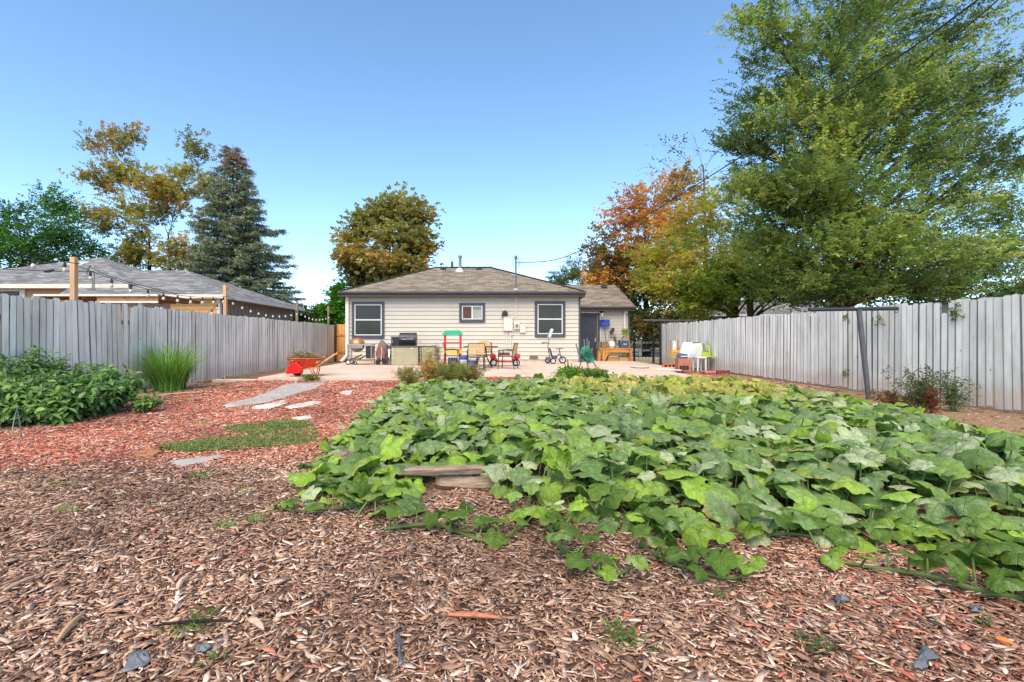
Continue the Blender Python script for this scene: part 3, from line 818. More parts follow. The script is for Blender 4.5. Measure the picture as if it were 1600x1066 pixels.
MB().tube([(wx(1032, 20), 20, -.05), (wx(1032, 20), 20, wz(502, 20))], .05, 12).build('pole', pm('black steel', col(36, 36, 38), .5, .3, .15), t, smooth=True)
MB().tube([(wx(1006, 20), 20, wz(500.5, 20)), (wx(1086, 20), 19.9, wz(501.5, 20))], .035, 10).build('crossbar', steel, t, smooth=True)

# ------------------------------------------------------------------ far gate, rail fence, blue house
ir = pm('black iron', (0, 0, 0))
t = thing('iron_gate', 'black iron gate between the house wing and the pale fence', 'gate', (7.8, 22.6, 0))
for q in (991, 1021):
    x = wx(q, 22.6); MB().bx(x - .04, x + .04, 22.56, 22.64, 0, 1.3).build('post', ir, t)
mb = MB(); xa, xb = wx(992.5, 22.6), wx(1019.5, 22.6)
for z in (.3, .72, 1.1): mb.bx(xa, xb, 22.585, 22.615, z, z + .04)
for i in range(1, 5):
    x = xa + (xb - xa) * i / 5; mb.bx(x - .008, x + .008, 22.59, 22.61, .2, 1.2)
mb.build('bars', ir, t)
t = thing('rail_fence', 'white post and rail fence beside the street past the iron gate', 'fence', (11, 31, 0))
wv = pm('white vinyl frame', (0, 0, 0))
for i in range(6):
    x = 6.4 + i * 2.1 + .42 * 10 - 2.1
    MB().bx(x - .1, x + .1, 31, 31.2, 0, 1.15).build('post', wv, t)
for z in (.35, .85): MB().bx(8.5, 19, 31.08, 31.12, z, z + .14).build('rail', wv, t)
bh = thing('blue_house', 'blue house with pale grey roof glimpsed over the pale fence under the trees', 'house', (19, 33, 0))
blue = siding_mat('blue lap siding', col(62, 92, 160), col(46, 66, 120))
mb = MB(); lap_wall(mb, 14.8, 25.0, 30, 0, 2.75, .2, .02); mb.bx(14.8, 25, 30.17, 37, 0, 2.75); mb.build('wall', blue, bh)
mb = MB(); ez2 = 2.72
roof_face(mb, [(14.3, 29.6, ez2), (25.5, 29.6, ez2), (23, 33.5, 4.0), (16.6, 33.5, 4.0)]); roof_face(mb, [(14.3, 37.4, ez2), (14.3, 29.6, ez2), (16.6, 33.5, 4.0)])
roof_face(mb, [(25.5, 29.6, ez2), (25.5, 37.4, ez2), (23, 33.5, 4.0)]); roof_face(mb, [(25.5, 37.4, ez2), (14.3, 37.4, ez2), (16.6, 33.5, 4.0), (23, 33.5, 4.0)])
mb.build('roof', gsh, bh)
mb = MB(); mb.bx(14.3, 25.5, 29.56, 29.598, ez2 - .14, ez2 - .01); mb.build('fascia', wv, bh)
for x in (16.5, 19.5, 22.5):
    w_ = MB().bx(x - .5, x + .5, 29.93, 30.02, 1.1, 2.3).build('window', wv, bh); MB().bx(x - .42, x + .42, 29.92, 29.94, 1.18, 2.22).build('pane', gdark, w_)
sh = thing('garden_shed', 'white shed with flat grey roof behind the pale fence near the elm', 'shed', (20.5, 18, 0))
MB().bx(18.2, 24, 17.2, 20, 0, 2.55).build('wall', pm('white shed siding', col(214, 214, 212), .6, 0, .1, 4, .002), sh)
MB().bx(18.0, 24.2, 17.0, 20.2, 2.55, 2.66).build('roof', pm('grey metal roof', col(150, 152, 156), .4, .4, .15), sh)
MB().bx(19.4, 20.5, 17.15, 17.199, .2, 2.1).build('door', pm('blue shed door', col(50, 84, 150), .5), sh)

# ------------------------------------------------------------------ trees
barkm = tintmat('tree bark', .9, 0, .15, 14, .4, (1, 1, .25), .02)
leafm = tintmat('tree leaves', .5, .42, .3, .9, .22)
needlem = tintmat('spruce needles', .6, .12, .2, .9, .25)
DENS = 2.3
def make_tree(name, label, cat, bx_, by_, blobs, seed, height, trunk_r, fork, ll, lw, palette, nleaf=12, twig=.7, per=16, sub=10, bark=col(88, 74, 62), droop=.2, upw=.05, group=None, clump=.55, jit=.25, spread=.8, bare=0.0, leader=.8, trunks=None):
    """blobs: (x,y,z, rx,ry,rz, weight, palette index or None) in world metres"""
    rng = np.random.default_rng(seed); rp = random.Random(seed)
    root = thing(name, label, cat, (bx_, by_, 0), group)
    tb = MB()
    top = height * leader
    stems = trunks or [(bx_, by_)]
    axes = []
    for sx, sy in stems:
        ctr = np.mean([b[:3] for b in blobs], 0)
        lean = Vector((rp.uniform(-.03, .03) * height + (ctr[0] - sx) * .25, rp.uniform(-.03, .03) * height + (ctr[1] - sy) * .2, top))
        ax_ = [Vector((sx, sy, -.1)) + Vector((lean.x * t * t + .05 * trunk_r * math.sin(t * 9), lean.y * t * t, lean.z * t)) for t in (i / 10 for i in range(11))]
        rr = [trunk_r * (1.35 if i == 0 else 1.0) * (1 - .82 * i / 10) for i in range(11)]
        tb.tube(ax_, rr, 10, bark); axes.append(ax_)
    def onaxis(k, z):
        t = max(0, min(1, z / top)); i = min(9, int(t * 10)); return axes[k][i].lerp(axes[k][i + 1], t * 10 - i)
    Pt, Dd, Ln, Cc = [], [], [], []
    pal = [np.array(c) for c in palette]
    for b in blobs:
        c = np.array(b[:3]); r = np.array(b[3:6]); wgt = b[6]; pi = b[7] if len(b) > 7 else None
        k = rp.randrange(len(axes)) if len(axes) == 1 else min(range(len(axes)), key=lambda q: abs(axes[q][5].x - c[0]))
        dxy = math.hypot(c[0] - onaxis(k, c[2]).x, c[1] - onaxis(k, c[2]).y)
        za = max(fork * rp.uniform(.9, 1.15), min(top * .97, c[2] - .75 * dxy - .3 * r[2]))
        a = onaxis(k, za); cv = Vector(c)
        midp = a.lerp(cv, .5) + Vector((rp.uniform(-.2, .2), rp.uniform(-.2, .2), .12 * dxy)) 
        limb = bez(a, midp, cv, 7)
        lr = trunk_r * (1 - .8 * za / top) * .36 * (.5 + .5 * min(1, wgt))
        tb.tube(limb, [max(.012, lr * (1 - .75 * i / 7)) for i in range(8)], 6, bark)
        ns = max(3, int(sub * wgt))
        for j in range(ns):
            v = rng.normal(0, 1, 3); v /= np.linalg.norm(v); u = rng.uniform(0, 1) ** .42
            q = c + v * r * u
            s = limb[rp.randrange(3, 8)]
            br = bez(s, s.lerp(Vector(q), .5) + Vector(rng.normal(0, .06 * np.mean(r), 3)) + Vector((0, 0, .1 * np.mean(r))), q, 4)
            r0_ = max(.008, lr * .3)
            tb.tube(br, [r0_, r0_ * .8, r0_ * .6, r0_ * .4, max(.004, r0_ * .15)], 4, bark, cap=False)
            if rng.uniform() < bare: continue
            if pi is None: pc = pal[int(rng.integers(len(pal)))]
            elif hasattr(pi, '__len__'): pc = pal[int(rng.choice(pi))]
            else: pc = pal[pi]
            kk = max(3, int(per * DENS * rng.uniform(.5, 1.4)))
            cs = clump * np.mean(r) * .55
            pts = q + rng.normal(0, 1, (kk, 3)) * np.array([cs, cs, cs * .6])
            # some leaves line the branch itself
            nb_ = kk // 4
            if nb_:
                tt = rng.uniform(.35, 1, nb_); pts[:nb_] = np.array(br[1]) * (1 - tt[:, None]) + q * tt[:, None] + rng.normal(0, .12, (nb_, 3))
            dd = nrm(pts - np.array(onaxis(k, max(fork, q[2] - .4 * dxy)))) + rng.normal(0, .5, (kk, 3)) + np.array([0, 0, upw])
            Pt.append(pts); Dd.append(dd); Ln.append(twig * rng.uniform(.6, 1.3, kk)); Cc.append(pc * rng.uniform(.75, 1.25, (kk, 1)) * (1 + rng.normal(0, .05, (kk, 3))))
    tb.build('trunk', barkm, root, smooth=True)
    V, Fq, T = leaves_on_twigs(rng, np.concatenate(Pt), np.concatenate(Dd), np.concatenate(Ln), nleaf, ll * 1.15, lw * 1.25, np.clip(np.concatenate(Cc), .005, 1), droop, spread, jit)
    npmesh('crown', V, Fq, T, leafm, root)
    return root
def pb_(px, py, d, rpx, rpy, w=1.0, pal=None, dd=0.0, ry=None):
    """crown mass from photo outline at distance d (+dd), its depth radius equal to its width"""
    D_ = d + dd; k = D_ / F
    return (wx(px, D_), D_, wz(py, D_), rpx * k, (ry if ry else rpx * k), rpy * k, w, pal)
# big elm
E = 16.0
g1, g2, g3, g4 = col(94, 114, 60, 1.1), col(114, 134, 68, 1.2), col(82, 101, 55, 1.05), col(142, 154, 80, 1.22)
elm_pal = [g1, g2, g3, g4]
eb = [pb_(1300, 60, E, 90, 70, 1.5, None, 0), pb_(1400, 20, E, 100, 70, 1.4, None, .8), pb_(1210, 70, E, 55, 55, 1.0, None, -.5), pb_(1480, 70, E, 80, 55, 1.2, None, .5),
      pb_(1220, 150, E, 70, 55, 1.3, None, .8), pb_(1320, 150, E, 85, 60, 1.6, None, -1.0), pb_(1430, 150, E, 90, 55, 1.4, None, .2), pb_(1540, 150, E, 55, 50, 1.1, None, .6),
      pb_(1190, 230, E, 50, 45, 1.0, None, -.3), pb_(1280, 240, E, 80, 50, 1.5, None, 1.0), pb_(1390, 240, E, 90, 50, 1.5, None, -1.2), pb_(1500, 240, E, 65, 45, 1.2, None, 0),
      pb_(1240, 320, E, 80, 45, 1.4, None, -.8), pb_(1350, 320, E, 90, 45, 1.5, (1, 3, 1), -1.6), pb_(1460, 320, E, 70, 45, 1.2, None, .6), pb_(1210, 390, E, 60, 36, 1.1, (1, 3), .2),
      pb_(1300, 390, E, 75, 38, 1.3, (1, 3), -1.4), pb_(1410, 395, E, 80, 42, 1.4, None, -.4), pb_(1500, 410, E, 60, 36, 1.0, None, .8), pb_(1350, 440, E, 80, 26, 1.0, None, .8), pb_(1440, 445, E, 70, 26, 1.0, None, -.8), pb_(1250, 440, E, 60, 26, .9, (1, 3), .5),
      pb_(1290, 300, E, 70, 60, 1.3, (1, 3, 0), -2.0), pb_(1370, 380, E, 80, 50, 1.3, (1, 3, 0), -2.2), pb_(1300, 200, E, 70, 60, 1.2, None, -2.2), pb_(1400, 170, E, 70, 60, 1.2, None, -2.0), pb_(1290, 455, E, 50, 14, .7, None, -1.2), pb_(1390, 460, E, 70, 16, .9, None, -1.0), pb_(1480, 462, E, 60, 14, .8, None, -.6), pb_(1560, 250, E, 40, 30, .6, None, .4), pb_(1180, 300, E, 40, 40, .8, (1, 3), .2), pb_(1330, -60, E, 110, 60, 1.3, None, 0), pb_(1450, -70, E, 90, 60, 1.0, None, 0)]
make_tree('elm_tree', 'tall spreading green elm towering over the pale fence', 'tree', wx(1308, E), E, eb, 5, 14.5, .30, 2.3, .088, .042, elm_pal, nleaf=16, twig=.62, per=15, sub=13, droop=.3, upw=.75, clump=.55, bark=col(70, 58, 50), leader=.88, jit=.32)
# yellowing ash with two stems
A = 23.0
ab = [pb_(1060, 400, A, 60, 40, 1.2, (0, 1, 2), 0), pb_(1130, 370, A, 70, 45, 1.4, (0, 1), .8), pb_(1200, 360, A, 60, 50, 1.3, (1, 3), 1.5), pb_(1045, 450, A, 45, 30, 1.0, (0, 2), -.5), pb_(1110, 440, A, 60, 30, 1.4, (0, 1), -1.4), pb_(1180, 440, A, 65, 30, 1.4, (1, 3), -1.0),
      pb_(1250, 430, A, 55, 36, 1.2, (1, 3), 0), pb_(1095, 330, A, 45, 30, .8, (0, 2), 1), pb_(1215, 460, A, 50, 20, .9, (1, 3), -1.2), pb_(1080, 478, A, 50, 14, .7, (0, 1), -1.0), pb_(1030, 420, A, 30, 26, .6, (2, 0), .4), pb_(1130, 462, A, 50, 16, 1.0, (0, 1), -2.0), pb_(1190, 455, A, 50, 20, 1.0, (1, 3), -2.2), pb_(1250, 462, A, 50, 16, 1.0, (1, 3), -1.6), pb_(1150, 410, A, 50, 26, 1.0, (0, 1), -2.0), pb_(1090, 468, A, 40, 16, .8, (0, 1), -1.2)]
make_tree('ash_tree', 'yellow green leafy ash with two trunks behind the pale fence', 'tree', wx(1160, A), A, ab, 9, 8, .24, 2.2, .15, .062, [col(168, 168, 72, 1), col(120, 144, 60, 1), col(194, 158, 78, 1), col(92, 122, 52, 1)], nleaf=9, twig=.6, per=15, sub=11, upw=.3, trunks=[(wx(1149, A), A), (wx(1176, A + .5), A + .5)], droop=.3, bark=col(92, 74, 58))
# orange maple
Mx = 32.0
ob = [pb_(990, 340, Mx, 42, 40, 1.3, (0, 1), 0), pb_(1045, 310, Mx, 36, 40, 1.2, (0, 2), .8), pb_(955, 400, Mx, 34, 40, 1.2, (1, 3, 0), -.4), pb_(1010, 400, Mx, 50, 40, 1.5, (3, 1, 2), -1.2), pb_(1070, 360, Mx, 36, 40, 1.0, (0, 2), .8), pb_(960, 440, Mx, 34, 26, 1.0, (0, 3), -.6), pb_(1005, 460, Mx, 40, 36, 1.4, (3, 4), -.8), pb_(1060, 440, Mx, 40, 40, 1.2, (3, 2), 0), pb_(1015, 505, Mx, 34, 24, 1.0, (3, 4), -1.5), pb_(1065, 490, Mx, 50, 22, 1.0, (4, 3), -1)]
make_tree('maple_tree', 'burnt orange autumn maple behind the house wing', 'tree', wx(1010, Mx), Mx, ob, 13, 11.5, .26, 1.6, .19, .12, [col(202, 142, 72, 1), col(180, 122, 76, 1), col(166, 142, 82, 1), col(128, 112, 70, 1), col(98, 108, 60, .95)], nleaf=8, twig=.8, per=14, sub=12, bark=col(66, 54, 46))
# sparse, nearly bare tree
Bt = 30.0
bb = [pb_(1045, 225, Bt, 26, 40, .8, None, 0), pb_(1085, 215, Bt, 26, 42, .9, None, .5), pb_(1125, 230, Bt, 30, 44, .9, None, -.5), pb_(1160, 250, Bt, 34, 44, 1.0, None, 0), pb_(1070, 280, Bt, 30, 34, .8, None, .6), pb_(1120, 300, Bt, 40, 34, 1.0, None, 0), pb_(1030, 250, Bt, 20, 30, .6, None, 0)]
make_tree('bare_tree', 'nearly bare upright tree with few leaves above the orange maple', 'tree', wx(1105, Bt), Bt, bb, 17, 14.5, .2, 6.5, .16, .08, [col(96, 84, 52, .7), col(92, 98, 50, .7), col(156, 104, 54, .7)], nleaf=4, twig=.6, per=2, sub=9, bark=col(92, 84, 76), bare=.5, leader=.85)
# tree at the frame edge
Z5 = 21.0
zb = [pb_(1580, 330, Z5, 60, 50, 1.2, None, 0), pb_(1640, 300, Z5, 60, 60, 1.2, None, 0), pb_(1560, 400, Z5, 60, 40, 1.2, None, -.5), pb_(1630, 400, Z5, 60, 50, 1.2, None, 0), pb_(1570, 450, Z5, 60, 26, 1.0, None, -1), pb_(1640, 455, Z5, 50, 26, 1.0, None, 0)]
make_tree('ailanthus_tree', 'smaller green tree beyond the shed, past the elm', 'tree', wx(1625, Z5), Z5, zb, 19, 9.5, .22, 2.2, .13, .05, elm_pal, nleaf=13, twig=.8, per=13, sub=10, droop=.3)
# brown-green tree behind the house
Lb = 40.0
lb_ = [pb_(610, 322, Lb, 42, 24, 1.3, (0, 1), 0), pb_(650, 345, Lb, 26, 28, 1.0, (1, 0), .6), pb_(580, 350, Lb, 34, 24, 1.1, (0, 1), .5), pb_(556, 368, Lb, 24, 16, .7, (0, 2), 0), pb_(620, 368, Lb, 40, 24, 1.3, (0, 1), -1), pb_(655, 390, Lb, 24, 18, .8, (1, 2), 0), pb_(560, 400, Lb, 30, 18, 1.0, (2, 2, 0), -1), pb_(600, 408, Lb, 42, 20, 1.2, (2, 0, 3), -1.4), pb_(645, 420, Lb, 34, 18, 1.0, (2, 3), -.6), pb_(560, 428, Lb, 30, 18, .9, (3, 0), 0), pb_(610, 436, Lb, 44, 18, 1.0, (3, 0), 0), pb_(578, 446, Lb, 34, 14, .7, (3,), .5)]
make_tree('linden_tree', 'round brown green tree standing behind the bungalow roof', 'tree', wx(604, Lb), Lb, lb_, 23, 13, .26, 3.5, .22, .15, [col(160, 150, 88, 1), col(140, 138, 82, 1), col(174, 146, 84, 1), col(124, 122, 76, 1)], nleaf=8, twig=.42, per=12, sub=18, clump=.6, bark=col(52, 44, 40))
# honey locust
Ho = 37.0
hb = [pb_(172, 225, Ho, 32, 24, 1.0, (0, 1), 0), pb_(208, 222, Ho, 20, 26, .8, (0, 1), .5), pb_(160, 280, Ho, 28, 26, 1.0, (0, 1, 2), -.5), pb_(195, 270, Ho, 28, 24, 1.0, (1, 2), .6), pb_(300, 235, Ho, 24, 22, .6, (1,), 0), pb_(280, 285, Ho, 30, 24, 1.0, (2, 1), .5), pb_(308, 290, Ho, 18, 18, .6, (2, 1), 0), pb_(240, 290, Ho, 30, 24, 1.0, (2, 0), -.8), pb_(150, 330, Ho, 26, 20, .8, (1, 0), 0), pb_(200, 335, Ho, 34, 22, 1.0, (1, 2), -.8), pb_(270, 320, Ho, 40, 18, 1.0, (2, 0), .6), pb_(165, 355, Ho, 24, 14, .6, (0, 1), 0), pb_(222, 370, Ho, 20, 20, .7, (1, 2), -.4), pb_(270, 385, Ho, 26, 18, .9, (2, 0), -1.0), pb_(208, 400, Ho, 18, 14, .6, (0, 2), -.8), pb_(285, 400, Ho, 20, 18, .7, (2, 0), -.6), pb_(240, 408, Ho, 26, 16, .8, (1, 2), 0), pb_(200, 405, Ho, 34, 20, .8, (1, 0), .4), pb_(285, 415, Ho, 30, 18, .9, (2, 0), .2), pb_(235, 340, Ho, 30, 24, .8, (1, 2), .4)]
make_tree('locust_tree', 'open forked locust tree turning gold and brown beside the blue spruce', 'tree', wx(250, Ho), Ho, hb, 29, 17.5, .3, 4.5, .17, .09, [col(172, 136, 72, 1), col(128, 126, 76, 1), col(164, 152, 68, 1)], nleaf=11, twig=.6, per=9, sub=12, clump=.6, bark=col(62, 50, 44), leader=.55, trunks=[(wx(235, Ho), Ho), (wx(262, Ho), Ho + .4)])
# green tree at the frame edge on the neighbour side
Gr = 31.0
gb = [pb_(30, 350, Gr, 50, 30, 1.3, None, 0), pb_(80, 330, Gr, 30, 26, .9, None, .6), pb_(100, 360, Gr, 34, 26, 1.0, None, 0), pb_(10, 390, Gr, 50, 30, 1.3, (0, 1), -1), pb_(70, 390, Gr, 50, 28, 1.3, None, -.6), pb_(130, 395, Gr, 34, 22, .8, None, 0), pb_(-40, 360, Gr, 50, 44, 1.2, None, 0), pb_(40, 415, Gr, 70, 16, 1.0, None, 0)]
make_tree('mulberry_tree', 'deep green broadleaf tree behind the main grey roof of the neighbour', 'tree', wx(40, Gr), Gr, gb, 31, 10.5, .22, 2.5, .17, .08, [col(84, 132, 56, .95), col(66, 108, 48, .9), col(56, 88, 46, .85)], nleaf=9, twig=.8, per=12, sub=11)
# greens between house and fence, and beyond the wing
make_tree('poplar_tree', 'bright green young tree beside the cedar gate and house corner', 'tree', wx(524, 33), 33, [pb_(528, 462, 33, 14, 14, 1, None), pb_(522, 480, 33, 16, 12, 1, None), pb_(530, 496, 33, 18, 14, 1, None), pb_(515, 505, 33, 18, 14, .8, None)], 37, 4.6, .1, 1.2, .16, .1, [col(96, 150, 44, .8), col(76, 128, 40, .8)], nleaf=8, twig=.5, per=12, sub=10)
for k, (q, py, d, rx, c, lb) in enumerate(((484, 494, 38, 22, col(84, 116, 62, .75), 'dark rounded green shrub at the far end of the grey fence'), (508, 492, 36, 16, col(104, 136, 60, .75), 'lighter green shrub just before the bright young tree'), (462, 497, 40, 18, col(92, 118, 70, .75), 'green shrub half hidden by the neighbour eave'))):
    make_tree('tall_shrub', lb, 'shrub', wx(q, d), d, [pb_(q - rx * .4, py, d, rx * .7, 10, 1, None), pb_(q + rx * .4, py + 6, d, rx * .7, 12, 1, None), pb_(q, py + 20, d, rx, 14, 1.2, None)], 41 + k, 2.8, .08, .5, .15, .09, [np.array(c), np.array(c) * .75], nleaf=8, twig=.5, per=12, sub=9, group='shrubs past the far fence end')
make_tree('olive_tree', 'pale silvery green tree behind the wing roof ridge', 'tree', wx(906, 44), 44, [pb_(905, 425, 44, 22, 14, 1.2, None), pb_(925, 430, 44, 14, 14, .8, None), pb_(890, 440, 44, 18, 12, 1, None), pb_(918, 450, 44, 24, 14, 1, None), pb_(900, 470, 44, 26, 20, 1, None)], 47, 7.5, .18, 2, .17, .07, [col(122, 134, 78, .75), col(104, 122, 72, .75)], nleaf=9, twig=.7, per=12, sub=9)

def spruce(name, label, x, y, h, r0, nwh, seed, c1, c2, zbase=.6, tipc=None, dens=1.0, twl=.5):
    rng = np.random.default_rng(seed); root = thing(name, label, 'tree', (x, y, 0))
    tb = MB(); tb.tube([(x, y, -.1), (x, y, h * .5), (x, y, h)], [h * .018, h * .01, .01], 8, col(70, 58, 50))
    Pt, Dd, Ln, Cc = [], [], [], []
    for i in range(nwh):
        f = i / nwh; z = zbase + (h - zbase) * f ** .92
        rad = r0 * (1 - f) ** .82 * rng.uniform(.85, 1.1) + .12
        nbr = max(5, int(11 * (1 - f) + 4)); a0 = rng.uniform(0, 6.28)
        for j in range(nbr):
            a = a0 + 6.283 * j / nbr + rng.normal(0, .2); rl = rad * rng.uniform(.68, 1.14)
            dirv = np.array([math.cos(a), math.sin(a), 0])
            p0 = np.array([x, y, z]); rise = .25 * (f - .35) * rl
            pe = p0 + dirv * rl + np.array([0, 0, rise - .1 * rl])
            tb.tube([tuple(p0), tuple((p0 + pe) / 2 - np.array([0, 0, .05 * rl])), tuple(pe)], [.03 * (1 - f) + .01, .02 * (1 - f) + .006, .005], 4, col(70, 58, 50), cap=False)
            k = max(4, int(dens * rl * 15))
            t = rng.uniform(.05, 1, k) ** .85
            pts = p0 + (pe - p0) * t[:, None] - np.array([0, 0, 1]) * (.06 * rl * np.sin(t * 3.1))[:, None]
            wid = (1.05 - t) * rl * .34 + .08
            sd = np.array([-dirv[1], dirv[0], 0])
            off = rng.uniform(-1, 1, k)
            pts = pts + sd * (off * wid * .5)[:, None]
            d = dirv * (.55 + .5 * t[:, None]) + sd * (off * .9)[:, None] + np.stack([np.zeros(k), np.zeros(k), rng.uniform(-.35, .35, k)], -1)
            Pt.append(pts); Dd.append(d); Ln.append(rng.uniform(.6, 1.2, k) * twl)
            cc = np.array(c1) + (np.array(c2) - np.array(c1)) * rng.uniform(0, 1, (k, 1))
            if tipc is not None and f > .88: cc = cc * .4 + np.array(tipc) * .6
            Cc.append(cc)
    tb.build('trunk', barkm, root)
    V, Fq, T = leaves_on_twigs(rng, np.concatenate(Pt), np.concatenate(Dd), np.concatenate(Ln), 10, .17, .06, np.concatenate(Cc), .12, .9, .45, .3)
    npmesh('crown', V, Fq, T, needlem, root)
spruce('blue_spruce', 'tall conical blue grey spruce beside the gold locust', wx(364, 33), 33, wz(226, 33), 5.3, 34, 51, col(112, 122, 96, .9), col(164, 172, 142, .95), .5, col(150, 108, 72), 2.0, .42)
spruce('spruce_tree', 'small distant dark spruce peeking over the bungalow roof', wx(866, 46), 46, wz(419, 46), 3.0, 16, 53, col(54, 62, 44, .7), col(80, 86, 58, .7), 1.0, None, 1.0)

# far line of trees along the street
rng = np.random.default_rng(77); K = 2600
ang = rng.uniform(-1.25, 1.25, K); dist = rng.uniform(62, 75, K)
hh = 2.8 + 1.6 * np.sin(ang * 9) + 1.0 * np.sin(ang * 23 + 1)
Pt = np.stack([np.tan(ang) * dist * .9, dist, rng.uniform(0, 1, K) ** .7 * (hh + 2.0)], -1)
cc = np.array(col(92, 104, 60, .6)) * rng.uniform(.6, 1.3, (K, 1))
V, Fq, T = leaves_on_twigs(rng, Pt, rng.normal(0, 1, (K, 3)), np.full(K, 2.0), 9, .9, .6, cc, .2)
tag(npmesh('far_treeline', V, Fq, T, leafm), 'hazy far band of street trees at the horizon', 'treeline', kind='stuff')

# ------------------------------------------------------------------ overhead wires
mb = MB()
a, b = Vector((xm2, my - .05, wz(411, my))), Vector(P(1525, -4, 7.0)); 
c_ = Vector(P(940, 378, 17.5)); 
ctrl = c_ * 2 - (a + b) * .5
pts = [a * (1 - t) ** 2 + ctrl * 2 * t * (1 - t) + b * t * t for t in (i / 40 for i in range(41))]
e = (pts[-1] - pts[-2]).normalized(); pts.append(pts[-1] + e * 6)
p1 = Vector(P(1013, 335, 15.2))
pts = []
keys = [a, Vector(P(868, 406, 19.3)), Vector(P(930, 380, 18)), Vector(P(1013, 335, 16.2)), Vector(P(1150, 250, 13.4)), Vector(P(1300, 157, 10.7)), Vector(P(1420, 78, 8.8)), Vector(P(1525, 2, 7.3)), Vector(P(1640, -85, 6.2))]
def smooth_path(keys, n=6):
    out = []
    for i in range(len(keys) - 1):
        p0, p1_, p2, p3 = keys[max(0, i - 1)], keys[i], keys[i + 1], keys[min(len(keys) - 1, i + 2)]
        for j in range(n):
            t = j / n
            out.append(.5 * ((2 * p1_) + (p2 - p0) * t + (2 * p0 - 5 * p1_ + 4 * p2 - p3) * t * t + (3 * p1_ - p0 - 3 * p2 + p3) * t ** 3))
    return out + [keys[-1]]
mb.tube(smooth_path(keys), .016, 6)
tag(mb.build('service_drop', black), 'thick black service cable strung from the bungalow roof mast up past the elm', 'cable')
mb = MB(); mb.tube(smooth_path([Vector((12.2, d, z)) for d, z in ((58, 10.4), (40, 8.9), (30, 8.3), (23.8, 8.05), (18, 8.15), (14, 8.6), (10.8, 9.2), (7, 10.4), (3, 12))]), .016, 6)
tag(mb.build('utility_wire', black), 'long black utility wire slanting through the elm crown toward the street', 'wire', 'utility wires over the yard')
mb = MB(); mb.tube(smooth_path([Vector((12.2 + q * .03, d, z)) for q, d, z in ((0, 58, 9.2), (0, 40, 7.6), (0, 30, 6.9), (0, 23.8, 6.6), (0, 18, 6.6), (0, 14, 6.9), (0, 10.8, 7.4), (0, 7, 8.4), (0, 3, 10))]), .01, 6)
tag(mb.build('utility_wire', black), 'thin lower utility wire behind the orange maple and the elm', 'wire', 'utility wires over the yard')
mb = MB(); mb.tube(smooth_path([Vector(P(1440, 281, 24)), Vector(P(1520, 279, 22)), Vector(P(1570, 262, 21)), Vector(P(1640, 225, 20))]), .018, 6)
tag(mb.build('utility_wire', black), 'short wire visible in the sky gap past the elm', 'wire', 'utility wires over the yard')
# ------------------------------------------------------------------ wood-chip mulch
def inpoly(x, y, poly):
    r = np.zeros(len(x), bool); n = len(poly)
    for i in range(n):
        x1, y1 = poly[i]; x2, y2 = poly[(i + 1) % n]
        c = ((y1 > y) != (y2 > y)) & (x < (x2 - x1) * (y - y1) / ((y2 - y1) + 1e-12) + x1)
        r ^= c
    return r
def gp_(px, py): # ground point under a photo pixel
    d = H * F / (py - 530.0); 
    z = float(gz(wx(px, d), d)); d = (H - z) * F / (py - 530.0)
    return (wx(px, d), d)
BED = [(-1.45, 4.3), (-1.4, 3.6), (-1.15, 3.2), (-.7, 2.98), (-.36, 2.98), (-.26, 3.75), (.1, 3.72), (.12, 3.1), (.4, 2.85), (.95, 2.75), (1.5, 2.62), (2.2, 2.5), (3.2, 2.4), (4.8, 2.4), (5.3, 3.6), (5.75, 5.6), (6.1, 8.2), (6.2, 10.4), (4.6, 11.0), (3.0, 10.7), (2.2, 11.3), (1.3, 10.6), (-.5, 10.6), (-1.75, 10.2), (-1.75, 8.0), (-1.6, 5.6)]
FAB = [gp_(*q) for q in ((510, 598), (498, 606), (452, 620), (415, 631), (352, 639), (345, 634), (398, 622), (440, 604), (462, 599))]
FAB2 = [gp_(*q) for q in ((268, 722), (300, 718), (350, 712), (348, 716), (322, 724), (284, 731), (268, 728))]
WHT = [[gp_(*q) for q in pts] for pts in (((395, 636), (440, 628), (452, 632), (420, 640), (392, 641)), ((448, 636), (490, 627), (505, 629), (478, 637), (450, 641)), ((455, 655), (485, 650), (488, 655), (462, 660)), ((530, 613), (552, 610), (548, 617), (532, 618)))]
noi = lambda x, y: np.sin(x * 1.7 + 1.3 * np.sin(y * 1.1)) * .5 + np.sin(y * 2.3 + x * .9) * .3 + np.sin(x * 5.1 - y * 3.7) * .2
def redness(x, y):
    e = y - .26 * np.minimum(x, 0) + .3 * noi(x, y)
    return np.clip((e - 4.75) / .7, 0, 1)
def chip_tpl():
    v = np.array([[-.5, -.22, 0], [-.25, -.5, 0], [.5, -.12, 0], [.47, .1, 0], [.2, .5, 0], [-.44, .34, 0]])
    lo = v * np.array([.96, .9, 1]) - np.array([0, 0, 1.0])
    V = np.concatenate([v, lo]); f = [[0, 1, 2, 3], [0, 3, 4, 5], [0, 6, 7, 1], [1, 7, 8, 2], [2, 8, 9, 3], [3, 9, 10, 4], [4, 10, 11, 5], [5, 11, 6, 0]]
    return V, np.array(f)
